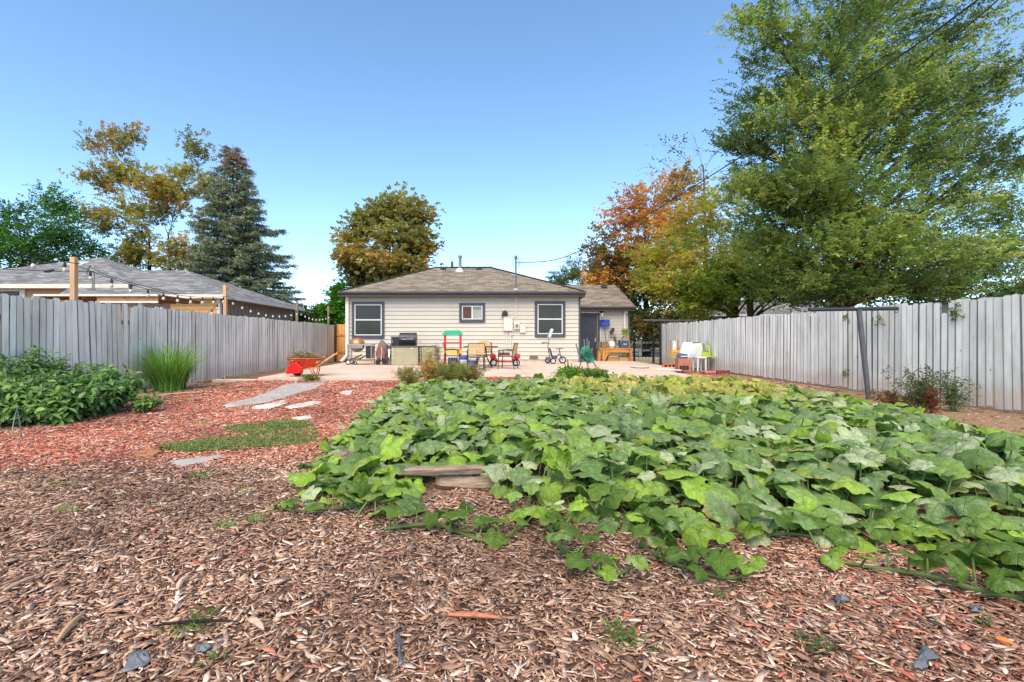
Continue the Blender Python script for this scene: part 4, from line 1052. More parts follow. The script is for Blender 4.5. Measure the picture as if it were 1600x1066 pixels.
def chips(rng, x, y, size, C, lift=.018):
    n = len(x)
    L = np.clip(rng.lognormal(math.log(size), .5, n), size * .3, size * 3.2)
    W = L * rng.uniform(.11, .34, n); W = np.maximum(W, .0045); Th = rng.uniform(.002, .005, n) * (size / .045)
    S = np.zeros((n, 3, 3)); S[:, 0, 0] = L; S[:, 1, 1] = W; S[:, 2, 2] = Th
    M = rotz(rng.uniform(0, 6.28, n)) @ rotx(rng.normal(0, .24, n)) @ roty(rng.normal(0, .15, n)) @ S
    tv, tf = chip_tpl()
    z = gz(x, y) + .006 + rng.uniform(0, 1, n) * lift
    return instance(tv, tf, M, np.stack([x, y, z], -1), C)
rng = np.random.default_rng(101)
brown = 1.06 * np.array([col(168, 132, 108), col(192, 160, 140), col(138, 106, 90), col(216, 190, 170), col(94, 68, 56), col(158, 124, 102)])
redp = np.array([col(200, 124, 102), col(218, 158, 136), col(186, 102, 80), col(232, 198, 178), col(142, 86, 68), col(214, 138, 108)])
def pick(pal, n, p): return pal[rng.choice(len(pal), n, p=p)] * rng.uniform(.8, 1.15, (n, 1))
def scatter(n, xr, yr): return rng.uniform(*xr, n), rng.uniform(*yr, n)
deep = [(x * .94 + .12, y * .9 + .75) for x, y in BED]
pile = Pile(); pile_r = Pile()
for (y0, y1, dens, size, lift) in ((.5, 1.2, 3000, .04, .02), (1.2, 2.4, 6500, .034, .02), (2.4, 3.8, 5000, .035, .02), (3.8, 6.0, 3000, .039, .02), (6.0, 8.5, 1700, .047, .02), (8.5, 12.28, 950, .058, .02)):
    hw_l = -min(7.2, 1.1 * y1 + 1.9); hw_r = min(8.2, 1.2 * y1 + 1.9)
    n = int((hw_r - hw_l) * (y1 - y0) * dens)
    x, y = scatter(n, (hw_l, hw_r), (y0, y1))
    keep = ~inpoly(x, y, deep) & (x > -1.1 * y - 1.9) & (x < 1.2 * y + 1.9)
    keep &= ~((x > 1.3) & (y > 10.5)) & ~((y > 12.2) & (x < 1.4))
    keep &= ~inpoly(x + .05 * noi(x * 9, y * 7), y + .12 * noi(y * 8, x * 9), FAB) | (rng.uniform(0, 1, n) < .09)
    keep &= ~inpoly(x, y, FAB2)
    for w_ in WHT: keep &= ~inpoly(x + .06 * noi(x * 9, y * 7), y + .1 * noi(y * 8, x * 9), w_) | (rng.uniform(0, 1, n) < .4)
    keep &= (x < 5.9 + .3 * noi(x, y)) | (rng.uniform(0, 1, n) < .06)
    keep &= (x > -6.3 + .4 * noi(x, y)) | (rng.uniform(0, 1, n) < .45)
    keep &= rng.uniform(0, 1, n) < .86 + .3 * noi(x * 2.1 + 9, y * 2.3)
    x, y = x[keep], y[keep]; n = len(x)
    rd = redness(x, y); rd = np.maximum(rd, .03 + .32 * np.clip((x - .7) / 1.6, 0, 1) * (y < 3.2) * 1.15); rd = np.where(x > 5, .1, rd)
    isr = rng.uniform(0, 1, n) < rd * .85
    # leaf litter is browner close to the fence
    isr &= ~((x < -5.7) & (rng.uniform(0, 1, n) < .7))
    a = ~isr
    patch = (1 + .26 * noi(x * 1.4 + 3, y * 1.4) + .12 * noi(x * 4 + 1, y * 4))[:, None]
    if a.sum(): pile.add(*chips(rng, x[a], y[a], size, np.clip(pick(brown, a.sum(), [.28, .2, .22, .07, .10, .13]) * patch[a], 0, 1), lift))
    if isr.sum(): pile_r.add(*chips(rng, x[isr], y[isr], size, np.clip(pick(redp, isr.sum(), [.26, .2, .2, .12, .1, .12]) * patch[isr], 0, 1), lift))
n = 2600; x, y = scatter(n, (5.7, 8.15), (10.6, 17.5)); a = rng.uniform(0, 1, n) < .6
pile.add(*chips(rng, x[a], y[a], .06, pick(brown, a.sum(), [.28, .2, .22, .07, .10, .13]))); pile_r.add(*chips(rng, x[~a], y[~a], .06, pick(redp, (~a).sum(), [.26, .2, .2, .12, .1, .12])))
chm = tintmat('wood chip', .88, 0, .15, 90, .28)
tag(pile.build('brown_mulch', chm), 'brown shredded wood chip mulch covering the near ground', 'mulch', kind='stuff')
tag(pile_r.build('red_mulch', chm), 'coral red wood chip mulch toward the patio', 'mulch', kind='stuff')
# bigger bark slivers lying on the chips
def stick(px, py, px2, py2, r, c, label, group='loose sticks on the mulch'):
    a, b = gp_(px, py), gp_(px2, py2); mb = MB()
    A = Vector((*a, .035)); B = Vector((*b, .035)); m_ = (A + B) / 2 + Vector((random.uniform(-.02, .02), random.uniform(-.02, .02), .012))
    p = bez(A, m_, B, 7)
    mb.tube(p, [r * q for q in (.35, .8, 1, 1.05, .95, .9, .7, .25)], 6, c)
    return tag(mb.build('stick', tintmat('stick bark', .85, 0, .2, 60, .35, None, .003), smooth=True), label, 'stick', group)
stick(700, 974, 782, 979, .011, col(178, 112, 84), 'orange red bark sliver on brown mulch below the log bed')
stick(2, 938, 66, 908, .008, col(184, 150, 124), 'pale long stick at the frame edge on brown mulch')
stick(88, 1020, 132, 972, .012, col(176, 140, 108), 'thick tan stick pointing away on brown mulch')
stick(278, 932, 294, 912, .012, col(206, 172, 148), 'curved pale bark piece in the middle of the brown mulch')
stick(388, 982, 412, 998, .013, col(190, 160, 138), 'short stubby pale stick near the black strip')
stick(1555, 1012, 1585, 1022, .012, col(206, 120, 66), 'bright orange bark piece by the lower corner of the red mulch')
stick(240, 992, 372, 985, .006, col(40, 36, 34), 'thin dark drip line piece lying by a small weed')
# a sprinkle of dead leaves
K = 420; lx, ly = rng.uniform(-6, 4.5, K), rng.uniform(2.2, 9, K)
ok = (np.abs(lx) < 1.25 * ly) & ~inpoly(lx, ly, deep) & (lx < 5.5); lx, ly = lx[ok], ly[ok]; K = len(lx)
lp3 = np.stack([lx, ly, gz(lx, ly) + .028], -1); ldd = np.stack([rng.normal(0, 1, K), rng.normal(0, 1, K), rng.normal(0, .15, K)], -1)
V, Fq, T = leaves_on_twigs(rng, lp3, ldd, np.full(K, .004), 1, .034, .02, np.stack([col(176, 120, 62), col(150, 104, 66), col(190, 150, 84), col(128, 86, 58)])[rng.choice(4, K)] * rng.uniform(.7, 1.1, (K, 1)), 0, .3)
tag(npmesh('dead_leaves', V, Fq, T, leafm), 'sparse dry tan and orange dead leaves sprinkled on the mulch', 'dead leaves', kind='stuff')
# torn grey fabric scraps
def crumple(name, pts, mat, h, label, cat, group=None, sub=7, hump=.5):
    """irregular torn sheet: outline pts on the ground, buckled surface with thickness"""
    cx = sum(p[0] for p in pts) / len(pts); cy = sum(p[1] for p in pts) / len(pts)
    rg = np.random.default_rng(int(abs(cx * 977 + cy * 131)) + 1)
    edge = []
    for i in range(len(pts)):
        p, q = pts[i], pts[(i + 1) % len(pts)]
        for j in range(4):
            t = j / 4; sc = math.hypot(q[0] - p[0], q[1] - p[1])
            edge.append((p[0] + (q[0] - p[0]) * t + rg.normal(0, .06) * min(sc, .4), p[1] + (q[1] - p[1]) * t + rg.normal(0, .06) * min(sc, .4)))
    n = len(edge); vs = []; fs = []
    for k in range(sub + 1):
        s = k / sub
        for e in edge:
            x, y = cx + (e[0] - cx) * s, cy + (e[1] - cy) * s
            z = float(gz(x, y)) + (.026 if h == .035 else .014) + h * (.5 + .5 * math.sin(x * 60 * hump + 2) * math.cos(y * 47 * hump)) * (1 - .6 * s) + rg.normal(0, .08) * h
            vs.append((x, y, z))
    for k in range(sub):
        for i in range(n): fs.append((k * n + i, k * n + (i + 1) % n, (k + 1) * n + (i + 1) % n, (k + 1) * n + i))
    o = MB().add(vs, fs).build(name, mat, None, smooth=True)
    s = o.modifiers.new('thick', 'SOLIDIFY'); s.thickness = .003
    return tag(o, label, cat, group)
fabm = pm('grey landscape fabric', col(88, 92, 102), .75, 0, .25, 12, .002)
blk = pm('black landscape plastic', col(94, 97, 102), .5, 0, .3, 14, .002)
scr = 'torn landscape fabric scraps on the mulch'
for pts, lb in ((((200, 1036), (222, 1028), (236, 1044), (226, 1054), (192, 1062)), 'largest torn grey fabric scrap, at the bottom of the brown mulch'), (((302, 1024), (322, 1018), (332, 1026), (318, 1034), (304, 1032)), 'small crumpled grey scrap beside a tiny green weed'), (((618, 1006), (626, 1004), (632, 1052), (620, 1058)), 'tall narrow strip of bluish grey fabric at the bottom edge'), (((1304, 946), (1322, 941), (1326, 952), (1308, 960)), 'little dark fabric scrap under the runner vine'), (((1430, 1020), (1450, 1018), (1458, 1034), (1450, 1058), (1430, 1060), (1440, 1040)), 'bent black fabric scrap among red chips'), (((1514, 958), (1532, 957), (1530, 968), (1516, 969)), 'tiny dark fabric scrap close to the vine tip')):
    crumple('fabric_scrap', [gp_(*q) for q in pts], blk, .035, lb, 'scrap', scr, 4)
fabl = pm('dusty grey fabric', col(160, 152, 146), .85, 0, .15, 3, .003)
o = crumple('landscape_fabric', FAB, fabl, .012, 'long bare strip of grey landscape fabric leading to the patio', 'fabric', None, 8, .1)
crumple('landscape_fabric', FAB2, fabl, .012, 'small pale grey fabric patch beside the grass patch', 'fabric', None, 5, .1)
whm = pm('bleached fabric', col(226, 198, 186), .85, 0, .12, 5, .003)
for k, w_ in enumerate(WHT):
    crumple('bleached_fabric', w_, whm, .012, ['pale bleached fabric strip next to the grey strip', 'pale bleached patch nearest the squash leaves, along red chips', 'short pale bleached patch just above the grass patch', 'small far pale patch close to the patio'][k], 'fabric', 'bleached fabric showing through red mulch', 4, .15)
rus = pm('rusty brown fabric flap', col(150, 104, 66), .8, 0, .3, 14, .003)
crumple('fabric_flap', [gp_(*q) for q in ((206, 714), (226, 706), (254, 702), (252, 712), (232, 716), (214, 717))], rus, .05, 'curled rusty brown fabric flap at the edge of the grass patch', 'flap', None, 5, .4)
# wooden and stone edging near the ornamental grass
ebm = pm('weathered edging board', col(184, 150, 128), .8, 0, .2, 6, .003, stretch=(.2, 1, 1))
a, b = gp_(206, 624), gp_(312, 613)
tag(MB().beam((*a, .03), (*b, .03), .09, .07).build('edging_board', ebm, bevel=.008), 'pale weathered edging board lying before the ornamental grass', 'board')

# ------------------------------------------------------------------ grass patches and small weeds
grm = tintmat('grass blades', .6, .3, .25, 5, .2)
def tuft_blades(rng, x, y, hgt, wid, C, bend=.6, z=None, seg=4, az=None, lean0=.15):
    n = len(x); az = rng.uniform(0, 6.283, n) if az is None else az
    z = gz(x, y) + .005 if z is None else z
    d = np.stack([np.cos(az), np.sin(az), np.zeros(n)], -1); s = np.stack([-np.sin(az), np.cos(az), np.zeros(n)], -1)
    hgt = np.broadcast_to(hgt, (n,)); wid = np.broadcast_to(wid, (n,)); bend = np.broadcast_to(bend, (n,))
    rows = []
    for k in range(seg + 1):
        t = k / seg
        th = lean0 + bend * t
        r = hgt * t * np.sin(th); zz = hgt * t * np.cos(np.minimum(th, 2.2))
        c = np.stack([x, y, z], -1) + d * r[:, None] + np.stack([0 * r, 0 * r, zz], -1)
        ww = wid * (1 - t) ** .6 * .5 + .0008
        rows += [c - s * ww[:, None], c + s * ww[:, None]]
    V = np.stack(rows, 1); m_ = V.shape[1]
    f = np.array([[2 * k, 2 * k + 1, 2 * k + 3, 2 * k + 2] for k in range(seg)])
    Fq = (f[None] + (np.arange(n) * m_)[:, None, None]).reshape(-1, 4)
    return V.reshape(-1, 3), Fq, np.repeat(C, m_, 0)
def patch(name, label, quads, n, h, w_, c, cat='grass'):
    pl = Pile()
    for (px, py, rx, ry) in quads:
        d = H * F / (py - 530); k = n if len(quads) == 1 else int(n / len(quads))
        a = rng.uniform(0, 6.28, k); r = rng.uniform(0, 1, k) ** .6 
        qx = px + rx * r * np.cos(a); qy = py + ry * r * np.sin(a)
        dd = H * F / (qy - 530); x = (qx - 748) * dd / F
        C = np.array(c)[None] * rng.uniform(.6, 1.35, (k, 1)) * (1 + rng.normal(0, .08, (k, 3)))
        pl.add(*tuft_blades(rng, x, dd, h * rng.uniform(.5, 1.3, k), w_, np.clip(C, .01, 1), rng.uniform(.5, 1.6, k), None, 3))
    return tag(pl.build(name, grm), label, cat, kind='stuff')
patch('grass', 'olive green grass patch between red and brown mulch', ((300, 702, 50, 8), (360, 695, 60, 11), (420, 690, 60, 13), (460, 682, 40, 15), (395, 672, 45, 8), (450, 665, 40, 7)), 9500, .065, .007, col(120, 140, 76, .95))
patch('weeds', 'thin sprinkle of low green weeds in the brown mulch', ((82, 762, 36, 10), (316, 745, 20, 5), (382, 768, 14, 6), (106, 800, 18, 6), (350, 824, 22, 5), (396, 814, 18, 6), (320, 661, 18, 3), (290, 627, 14, 3)), 2600, .03, .005, col(132, 158, 84, .95), 'weeds')
patch('ground_weeds', 'low weeds and litter along the foot of the grey fence', ((350, 606, 30, 4), (330, 598, 26, 3), (410, 594, 30, 2.5), (470, 592, 10, 2), (600, 660, 8, 3)), 1800, .05, .009, col(126, 120, 66, .8), 'weeds')
def small_weed(px, py, label, n=26, s=.05, c=col(112, 142, 70, .8)):
    x, y = gp_(px, py); K = n; root = thing('small_weed', label, 'weed', (x, y, 0), 'little weeds sprouting from the brown mulch')
    pts = np.stack([x + rng.normal(0, s * .5, K), y + rng.normal(0, s * .5, K), np.full(K, .02)], -1)
    d = np.stack([rng.normal(0, 1, K), rng.normal(0, 1, K), rng.uniform(.3, 1.0, K)], -1)
    V, Fq, T = leaves_on_twigs(rng, pts, d, np.full(K, s), 7, s * .3, s * .14, np.array(c)[None] * rng.uniform(.7, 1.3, (K, 1)), .1)
    npmesh('leaves', V, Fq, T, leafm, root)
    mb = MB()
    for k in range(0, K, 2): mb.tube([pts[k] - np.array([0, 0, .02]), pts[k] + nrm(d[k]) * s * .9], .0016, 4, col(96, 116, 60))
    mb.build('stem', grm, root)
small_weed(290, 992, 'small weed beside the thin dark drip line', 30, .05); small_weed(318, 966, 'little upright weed just above the drip line weed', 16, .04); small_weed(337, 1040, 'tiny bright weed next to a crumpled scrap', 14, .035)
small_weed(972, 1004, 'grey green weed rosette on bare mulch below the squash', 30, .06); small_weed(1272, 1018, 'olive weed rosette right of the wide mulch area', 26, .05, col(110, 122, 76, .8)); small_weed(1125, 938, 'small dusty weed under a trailing runner leaf', 18, .04, col(132, 140, 100, .8)); small_weed(1548, 984, 'tiny weed among orange chips near the vine tip', 14, .035)

# ------------------------------------------------------------------ squash plants
def squash_leaf(seed, R0=10, A0=36):
    """palmate leaf, unit radius about 0.5, stalk joint at the origin, tip toward +Y"""
    rg = np.random.default_rng(seed)
    th = np.linspace(0, 2 * np.pi, A0, endpoint=False)          # 0 = tip
    d = np.abs((th + np.pi) % (2 * np.pi) - np.pi)
    lob = .5 + .055 * np.cos(5 * d) * (d < 2.6) - .0 * d
    lob = lob * (1 - .10 * (d / np.pi))
    lob = np.where(d > 2.75, lob * (1 - .85 * sm(2.75, 3.14, d)), lob)
    lob = lob * (1 + .045 * np.sin(17 * th + rg.uniform(0, 6)) + rg.normal(0, .015, A0))
    rr = np.linspace(.0, 1, R0 + 1)[1:] ** .85
    X = np.concatenate([[0], (rr[:, None] * lob * np.sin(th)).ravel()]); Y = np.concatenate([[0], (rr[:, None] * lob * np.cos(th)).ravel()])
    vein = np.cos(5 * d)                                         # +1 on the main veins
    r = np.concatenate([[0], np.repeat(rr, A0)]); vv = np.concatenate([[1], np.tile(vein, R0)]); tt = np.concatenate([[0], np.tile(th, R0)])
    ph = rg.uniform(0, 6, 4)
    Z = .10 * r ** 1.2 * (1 - .0 * vv) - .20 * r ** 2.6 - .030 * vv * r * (1 - .35 * r)
    Z += .045 * r ** 2 * np.sin(2 * tt + ph[0]) + .030 * r ** 2 * np.sin(3 * tt + ph[1]) + .02 * r ** 3 * np.sin(9 * tt + ph[2])
    Z += rg.normal(0, .006, len(Z))
    V = np.stack([X, Y, Z], -1)
    f = [[0, 1 + (j + 1) % A0, 1 + j, 0] for j in range(A0)]
    tri = np.array([[0, 1 + (j + 1) % A0, 1 + j] for j in range(A0)])
    q = []
    for i in range(R0 - 1):
        for j in range(A0):
            j2 = (j + 1) % A0; q.append([1 + i * A0 + j, 1 + i * A0 + j2, 1 + (i + 1) * A0 + j2, 1 + (i + 1) * A0 + j])
    # centre fan as quads (two neighbouring triangles make one quad)
    for j in range(0, A0, 2): q.append([0, 1 + (j + 2) % A0, 1 + j + 1, 1 + j])
    uv = np.stack([X, Y], -1)
    return V, np.array(q), uv
LT = [squash_leaf(s) for s in range(7)]
def squash_mat():
    m, nt, out = newmat('squash leaf')
    a = N(nt, 'Attribute', attribute_name='tint')
    uv = nt.nodes.new('ShaderNodeUVMap')
    sp = nt.nodes.new('ShaderNodeSeparateXYZ'); nt.links.new(uv.outputs[0], sp.inputs[0])
    u, v = sp.outputs[0], sp.outputs[1]
    ang = math_(nt, 'ARCTAN2', u, v)
    r = math_(nt, 'SQRT', math_(nt, 'ADD', math_(nt, 'MULTIPLY', u, u), math_(nt, 'MULTIPLY', v, v)))
    k = math_(nt, 'MULTIPLY', ang, 5 / (2 * math.pi))
    fr = math_(nt, 'ABSOLUTE', math_(nt, 'SUBTRACT', k, math_(nt, 'ROUND', k)))      # 0 on a main vein
    dist = math_(nt, 'MULTIPLY', fr, math_(nt, 'MULTIPLY', r, 1.26))
    main = ramp(nt, dist, [(.004, 1.0), (.016, 0.0)])
    # side veins leave the main ones at an angle
    side = math_(nt, 'ABSOLUTE', math_(nt, 'SUBTRACT', math_(nt, 'FRACT', math_(nt, 'SUBTRACT', math_(nt, 'MULTIPLY', r, 8.5), math_(nt, 'MULTIPLY', dist, 9.0))), .5))
    sidev = ramp(nt, side, [(.03, .55), (.10, 0.0)])
    vein = math_(nt, 'MAXIMUM', main, sidev)
    tc = nt.nodes.new('ShaderNodeTexCoord').outputs['Object']
    n1 = noise(nt, 26, 5, .65); n2 = noise(nt, 5, 4, .6, seed=3); n3 = noise(nt, 120, 3, .6, seed=5)
    c = mix(nt, 1.0, a.outputs['Color'], ramp(nt, n1, [(.3, .72), (.7, 1.18)]), 'MULTIPLY')
    c = mix(nt, math_(nt, 'MULTIPLY', vein, .36), c, mix(nt, .45, a.outputs['Color'], col(178, 194, 140)))
    # powdery mildew specks
    pw = ramp(nt, math_(nt, 'MULTIPLY', n1, n2), [(.27, 0.0), (.45, .45)])
    c = mix(nt, pw, c, col(176, 184, 160))
    # browned, yellowing margins and spots on some leaves
    old = ramp(nt, noise(nt, 2.6, 2, .5, seed=11), [(.5, 0.0), (.62, 1.0)])
    rim = ramp(nt, math_(nt, 'ADD', r, math_(nt, 'MULTIPLY', math_(nt, 'SUBTRACT', n1, .5), .35)), [(.40, 0.0), (.52, .75)])
    c = mix(nt, math_(nt, 'MULTIPLY', rim, old), c, col(176, 158, 84, .9))
    spot = ramp(nt, n3, [(.66, 0.0), (.72, .6)])
    c = mix(nt, math_(nt, 'MULTIPLY', spot, old), c, col(150, 118, 72, .9))
    h = math_(nt, 'ADD', math_(nt, 'MULTIPLY', vein, -.5), math_(nt, 'MULTIPLY', n1, .8))
    b = bsdf(nt, out, c, .72, 0, h, .014, .16)
    t = N(nt, 'BsdfTranslucent'); nt.links.new(mix(nt, 1.0, c, (1.15, 1.35, .5), 'MULTIPLY'), t.inputs['Color'])
    mx = N(nt, 'MixShader', Fac=.3); nt.links.new(b.outputs[0], mx.inputs[1]); nt.links.new(t.outputs[0], mx.inputs[2]); nt.links.new(mx.outputs[0], out.inputs['Surface'])
    return m
sqm = squash_mat()
stemm = tintmat('squash stem', .6, .1, .3, 20, .2)
cyl_v = np.array([[math.cos(t) * .5, math.sin(t) * .5, z] for z in (0, 1) for t in np.linspace(0, 2 * np.pi, 6, endpoint=False)])
cyl_f = np.array([[j, (j + 1) % 6, 6 + (j + 1) % 6, 6 + j] for j in range(6)])
def put_leaves(leafp, stemp, rng, x, y, z, size, C, tilt, az, stem=True, foot=None):
    """size = leaf width; tilt about a horizontal axis; az = heading of the tip"""
    n = len(x); var = rng.integers(0, len(LT), n)
    lo = np.stack([x, y, z], -1)
    for k in range(len(LT)):
        s = var == k
        if not s.any(): continue
        tv, tf, uv = LT[k]
        S = np.zeros((s.sum(), 3, 3)); sx = size[s] * rng.uniform(.9, 1.1, s.sum()); S[:, 0, 0] = sx; S[:, 1, 1] = size[s]; S[:, 2, 2] = size[s] * rng.uniform(.6, 1.7, s.sum())
        M = rotz(az[s]) @ rotx(tilt[s]) @ roty(rng.normal(0, .22, s.sum())) @ S
        V, Fq, T = instance(tv, tf, M, lo[s], C[s])
        leafp.add(V, Fq, T, np.tile(uv, (s.sum(), 1)))
    if stem:
        ft = foot if foot is not None else np.stack([x + rng.normal(0, .05, n), y + rng.normal(0, .05, n), gz(x, y) - .01], -1)
        d = lo - ft; L = np.linalg.norm(d, axis=1, keepdims=True); w_ = d / L
        a = nrm(np.cross(w_, np.array([1.0, .13, 0]))); b = np.cross(w_, a)
        M = np.stack([a * .010, b * .010, w_ * L], -1)
        stemp.add(*instance(cyl_v, cyl_f, M, ft, np.repeat(np.array([col(126, 150, 84, .8)]), n, 0)), np.full((n * 12, 2), .11))
rng = np.random.default_rng(202)
def edge_dist(x, y, poly):
    d = np.full(len(x), 9.0)
    for i in range(len(poly)):
        a, b = np.array(poly[i]), np.array(poly[(i + 1) % len(poly)]); ab = b - a
        t = np.clip(((x - a[0]) * ab[0] + (y - a[1]) * ab[1]) / (ab @ ab), 0, 1)
        d = np.minimum(d, np.hypot(x - a[0] - t * ab[0], y - a[1] - t * ab[1]))
    return d
# leaf positions by dart throwing so that blades overlap but do not pile up
cand = rng.uniform((-1.9, 2.0), (6.4, 11.5), (40000, 2))
cand = cand[inpoly(cand[:, 0], cand[:, 1], BED)]
NOSQ = [(-.46, 3.4), (-.24, 3.0), (.12, 3.0), (.12, 3.82), (-.46, 3.82)]          # the logs stay clear
acc = []
grid = {}
for p in cand:
    k = (int(p[0] // .2), int(p[1] // .2)); ok = True
    mind = .092 if p[1] < 6 else .112
    if p[1] < 3.2: mind = .115
    for i in (-1, 0, 1):
        for j in (-1, 0, 1):
            for q in grid.get((k[0] + i, k[1] + j), ()):
                if (q[0] - p[0]) ** 2 + (q[1] - p[1]) ** 2 < mind * mind: ok = False; break
            if not ok: break
        if not ok: break
    if ok: grid.setdefault(k, []).append(p); acc.append(p)
acc = np.array(acc)
acc = acc[~inpoly(acc[:, 0], acc[:, 1], NOSQ)]
x, y = acc[:, 0], acc[:, 1]; n = len(x)
ed = edge_dist(x, y, BED)
hgt = .07 + (.19 - .06 * sm(6.5, 10, y)) * sm(0, 1.0, ed) + .05 * noi(x * 1.6, y * 1.6) * sm(0, .5, ed) + rng.normal(0, .045, n) + .02
hgt = np.clip(hgt, .06, .42) + gz(x, y)
size = np.where(rng.uniform(0, 1, n) < .24, rng.uniform(.09, .16, n), rng.uniform(.15, .28, n)) * (1 - .25 * (ed < .25)) * (1 - .15 * sm(7.5, 10.5, y))
dg, gg, bg_, yg, pal_ = np.array(col(112, 142, 78, .88)), np.array(col(132, 160, 80, .95)), np.array(col(128, 150, 100, .9)), np.array(col(148, 176, 74, .95)), np.array(col(172, 184, 142, .95))
base = np.stack([dg, gg, bg_, yg, pal_])[rng.choice(5, n, p=[.2, .3, .22, .1, .18])]
fr = (ed < .6) & (y < 4.2) & (rng.uniform(0, 1, n) < .35); base[fr] = np.array(col(146, 178, 66, .95))
yel = np.clip(sm(6.0, 8.8, y + .6 * noi(x, y)) * sm(.9, 2.4, x), 0, 1)[:, None]
ypal = np.stack([col(196, 184, 92, .95), col(172, 176, 80, .9), col(206, 178, 112, .95), col(150, 164, 76, .85)])[rng.choice(4, n, p=[.35, .35, .12, .18])]
C = base * (1 - yel) + ypal * yel
C = np.clip(C * rng.uniform(.8, 1.2, (n, 1)), .01, 1)
tilt = rng.normal(-.24, .32, n) ; az = rng.normal(np.pi, 1.2, n)       # tips lean toward open ground
isy = rng.uniform(0, 1, n) < yel[:, 0]
pale, deepg, st1, st2 = Pile(), Pile(), Pile(), Pile()
put_leaves(deepg, st1, rng, x[~isy], y[~isy], hgt[~isy], size[~isy], C[~isy], tilt[~isy], az[~isy])
put_leaves(pale, st2, rng, x[isy], y[isy], hgt[isy] * 1.08, size[isy] * .95, C[isy], tilt[isy] + rng.normal(-.2, .4, isy.sum()), az[isy])
# lower storey of shaded leaves
m2 = rng.choice(n, n // 2, replace=False); k2 = ed[m2] > .12
x2, y2 = x[m2][k2] + rng.normal(0, .08, k2.sum()), y[m2][k2] + rng.normal(0, .08, k2.sum())
ok = ~inpoly(x2, y2, NOSQ); x2, y2 = x2[ok], y2[ok]
n2 = len(x2)
put_leaves(deepg, st1, rng, x2, y2, hgt[m2][k2][ok] * .55 + .02, rng.uniform(.14, .26, n2), np.clip(dg * rng.uniform(.7, 1.2, (n2, 1)), 0, 1), rng.normal(-.3, .4, n2), rng.uniform(0, 6.28, n2))
# fresh upright shoots
K = 70; idx = rng.choice(n, K, replace=False)
ks = rng.uniform(.08, .14, K * 3)
put_leaves(deepg, st1, rng, np.repeat(x[idx], 3) + rng.normal(0, .05, K * 3), np.repeat(y[idx], 3) + rng.normal(0, .05, K * 3), np.repeat(hgt[idx], 3) + rng.uniform(.02, .1, K * 3), ks, np.array(col(140, 172, 60, .75)) * rng.uniform(.8, 1.15, (K * 3, 1)), rng.normal(-.9, .4, K * 3), rng.uniform(0, 6.28, K * 3))
bed = thing('squash_patch', 'broad overlapping green squash leaves filling the garden bed', 'squash plants', (2.2, 6.0, 0)); bed['kind'] = 'stuff'
lo_ = deepg.build('leaves', sqm, bed, smooth=True)
st1.build('stalks', stemm, bed)
bed2 = thing('squash_patch', 'wilting yellow green squash leaves at the patio end of the bed', 'squash plants', (3.6, 10, 0)); bed2['kind'] = 'stuff'
pale.build('leaves', sqm, bed2, smooth=True); st2.build('stalks', stemm, bed2)

# runners that trail over the mulch, each with its own leaves
def runner(keys, nl, seed, label, r=.011, smin=.10, smax=.2, col_=col(112, 146, 60, .72), tip=True):
    rg = np.random.default_rng(seed)
    kp = [Vector((*gp_(*k), .028)) for k in keys]
    for k in kp: k.z += float(gz(k.x, k.y)) + rg.uniform(-.006, .02)
    path = smooth_path(kp, 6)
    root = thing('squash_runner', label, 'vine', tuple(kp[0]), 'squash runners creeping over the mulch')
    mb = MB(); m_ = len(path)
    mb.tube(path, [r * (1 - .5 * i / m_) for i in range(m_)], 7, col(104, 128, 66, .7))
    # curling tendrils
    for _ in range(max(2, nl // 4)):
        p = path[int(rg.integers(2, m_ - 1))]; a = rg.uniform(0, 6.28); q = []
        for i in range(14):
            t = i / 13; q.append(p + Vector((math.cos(a) * .1 * t + .02 * math.cos(t * 11), math.sin(a) * .1 * t + .02 * math.sin(t * 11), .05 * math.sin(t * 2.2) + .01)))
        mb.tube(q, .0016, 4, col(150, 170, 90, .8), cap=False)
    mb.build('stem', stemm, root, smooth=True)
    ts = np.linspace(.04, .98, nl) + rg.uniform(-.02, .02, nl)
    P_ = np.array([path[int(min(m_ - 1, max(0, t * (m_ - 1))))] for t in ts])
    side = np.where(np.arange(nl) % 2 == 0, 1, -1)
    d = np.array([path[min(m_ - 1, int(t * (m_ - 1)) + 1)] - path[max(0, int(t * (m_ - 1)) - 1)] for t in ts]); d = nrm(d)
    nn = np.stack([-d[:, 1], d[:, 0], 0 * d[:, 0]], -1) * side[:, None]
    hh = rg.uniform(.05, .16, nl) * (1 - .45 * ts)
    lp = P_ + nn * rg.uniform(.02, .09, nl)[:, None]; lp[:, 2] += hh
    sz = rg.uniform(smin, smax, nl) * (1 - .4 * ts ** 2)
    C_ = np.array(col_)[None] * (1 - .3 * rg.uniform(0, 1, (nl, 1))) 
    fresh = ts > .75; C_[fresh] = np.array(col(142, 176, 60, .75))
    L_, S_ = Pile(), Pile()
    put_leaves(L_, L_, rg, lp[:, 0], lp[:, 1], lp[:, 2], sz, C_, rg.normal(-.35, .35, nl), np.arctan2(-nn[:, 0], nn[:, 1]) + rg.normal(0, .6, nl), True, P_)
    L_.build('leaves', sqm, root, smooth=True)
runner([(600, 836), (680, 832), (760, 852), (815, 836), (842, 800)], 14, 1, 'squash runner looping in front of the log edging')
runner([(1620, 948), (1540, 936), (1450, 914), (1360, 894), (1280, 884)], 11, 2, 'longest thick squash runner reaching the frame edge over red chips', .014)
runner([(1000, 858), (1040, 884), (1090, 906), (1140, 916), (1178, 902)], 14, 3, 'squash runner arching over bare mulch with a hooked tip')
runner([(858, 836), (880, 872), (912, 896), (946, 910), (984, 902)], 10, 4, 'short squash runner with a bright leaf on open mulch below the bed')
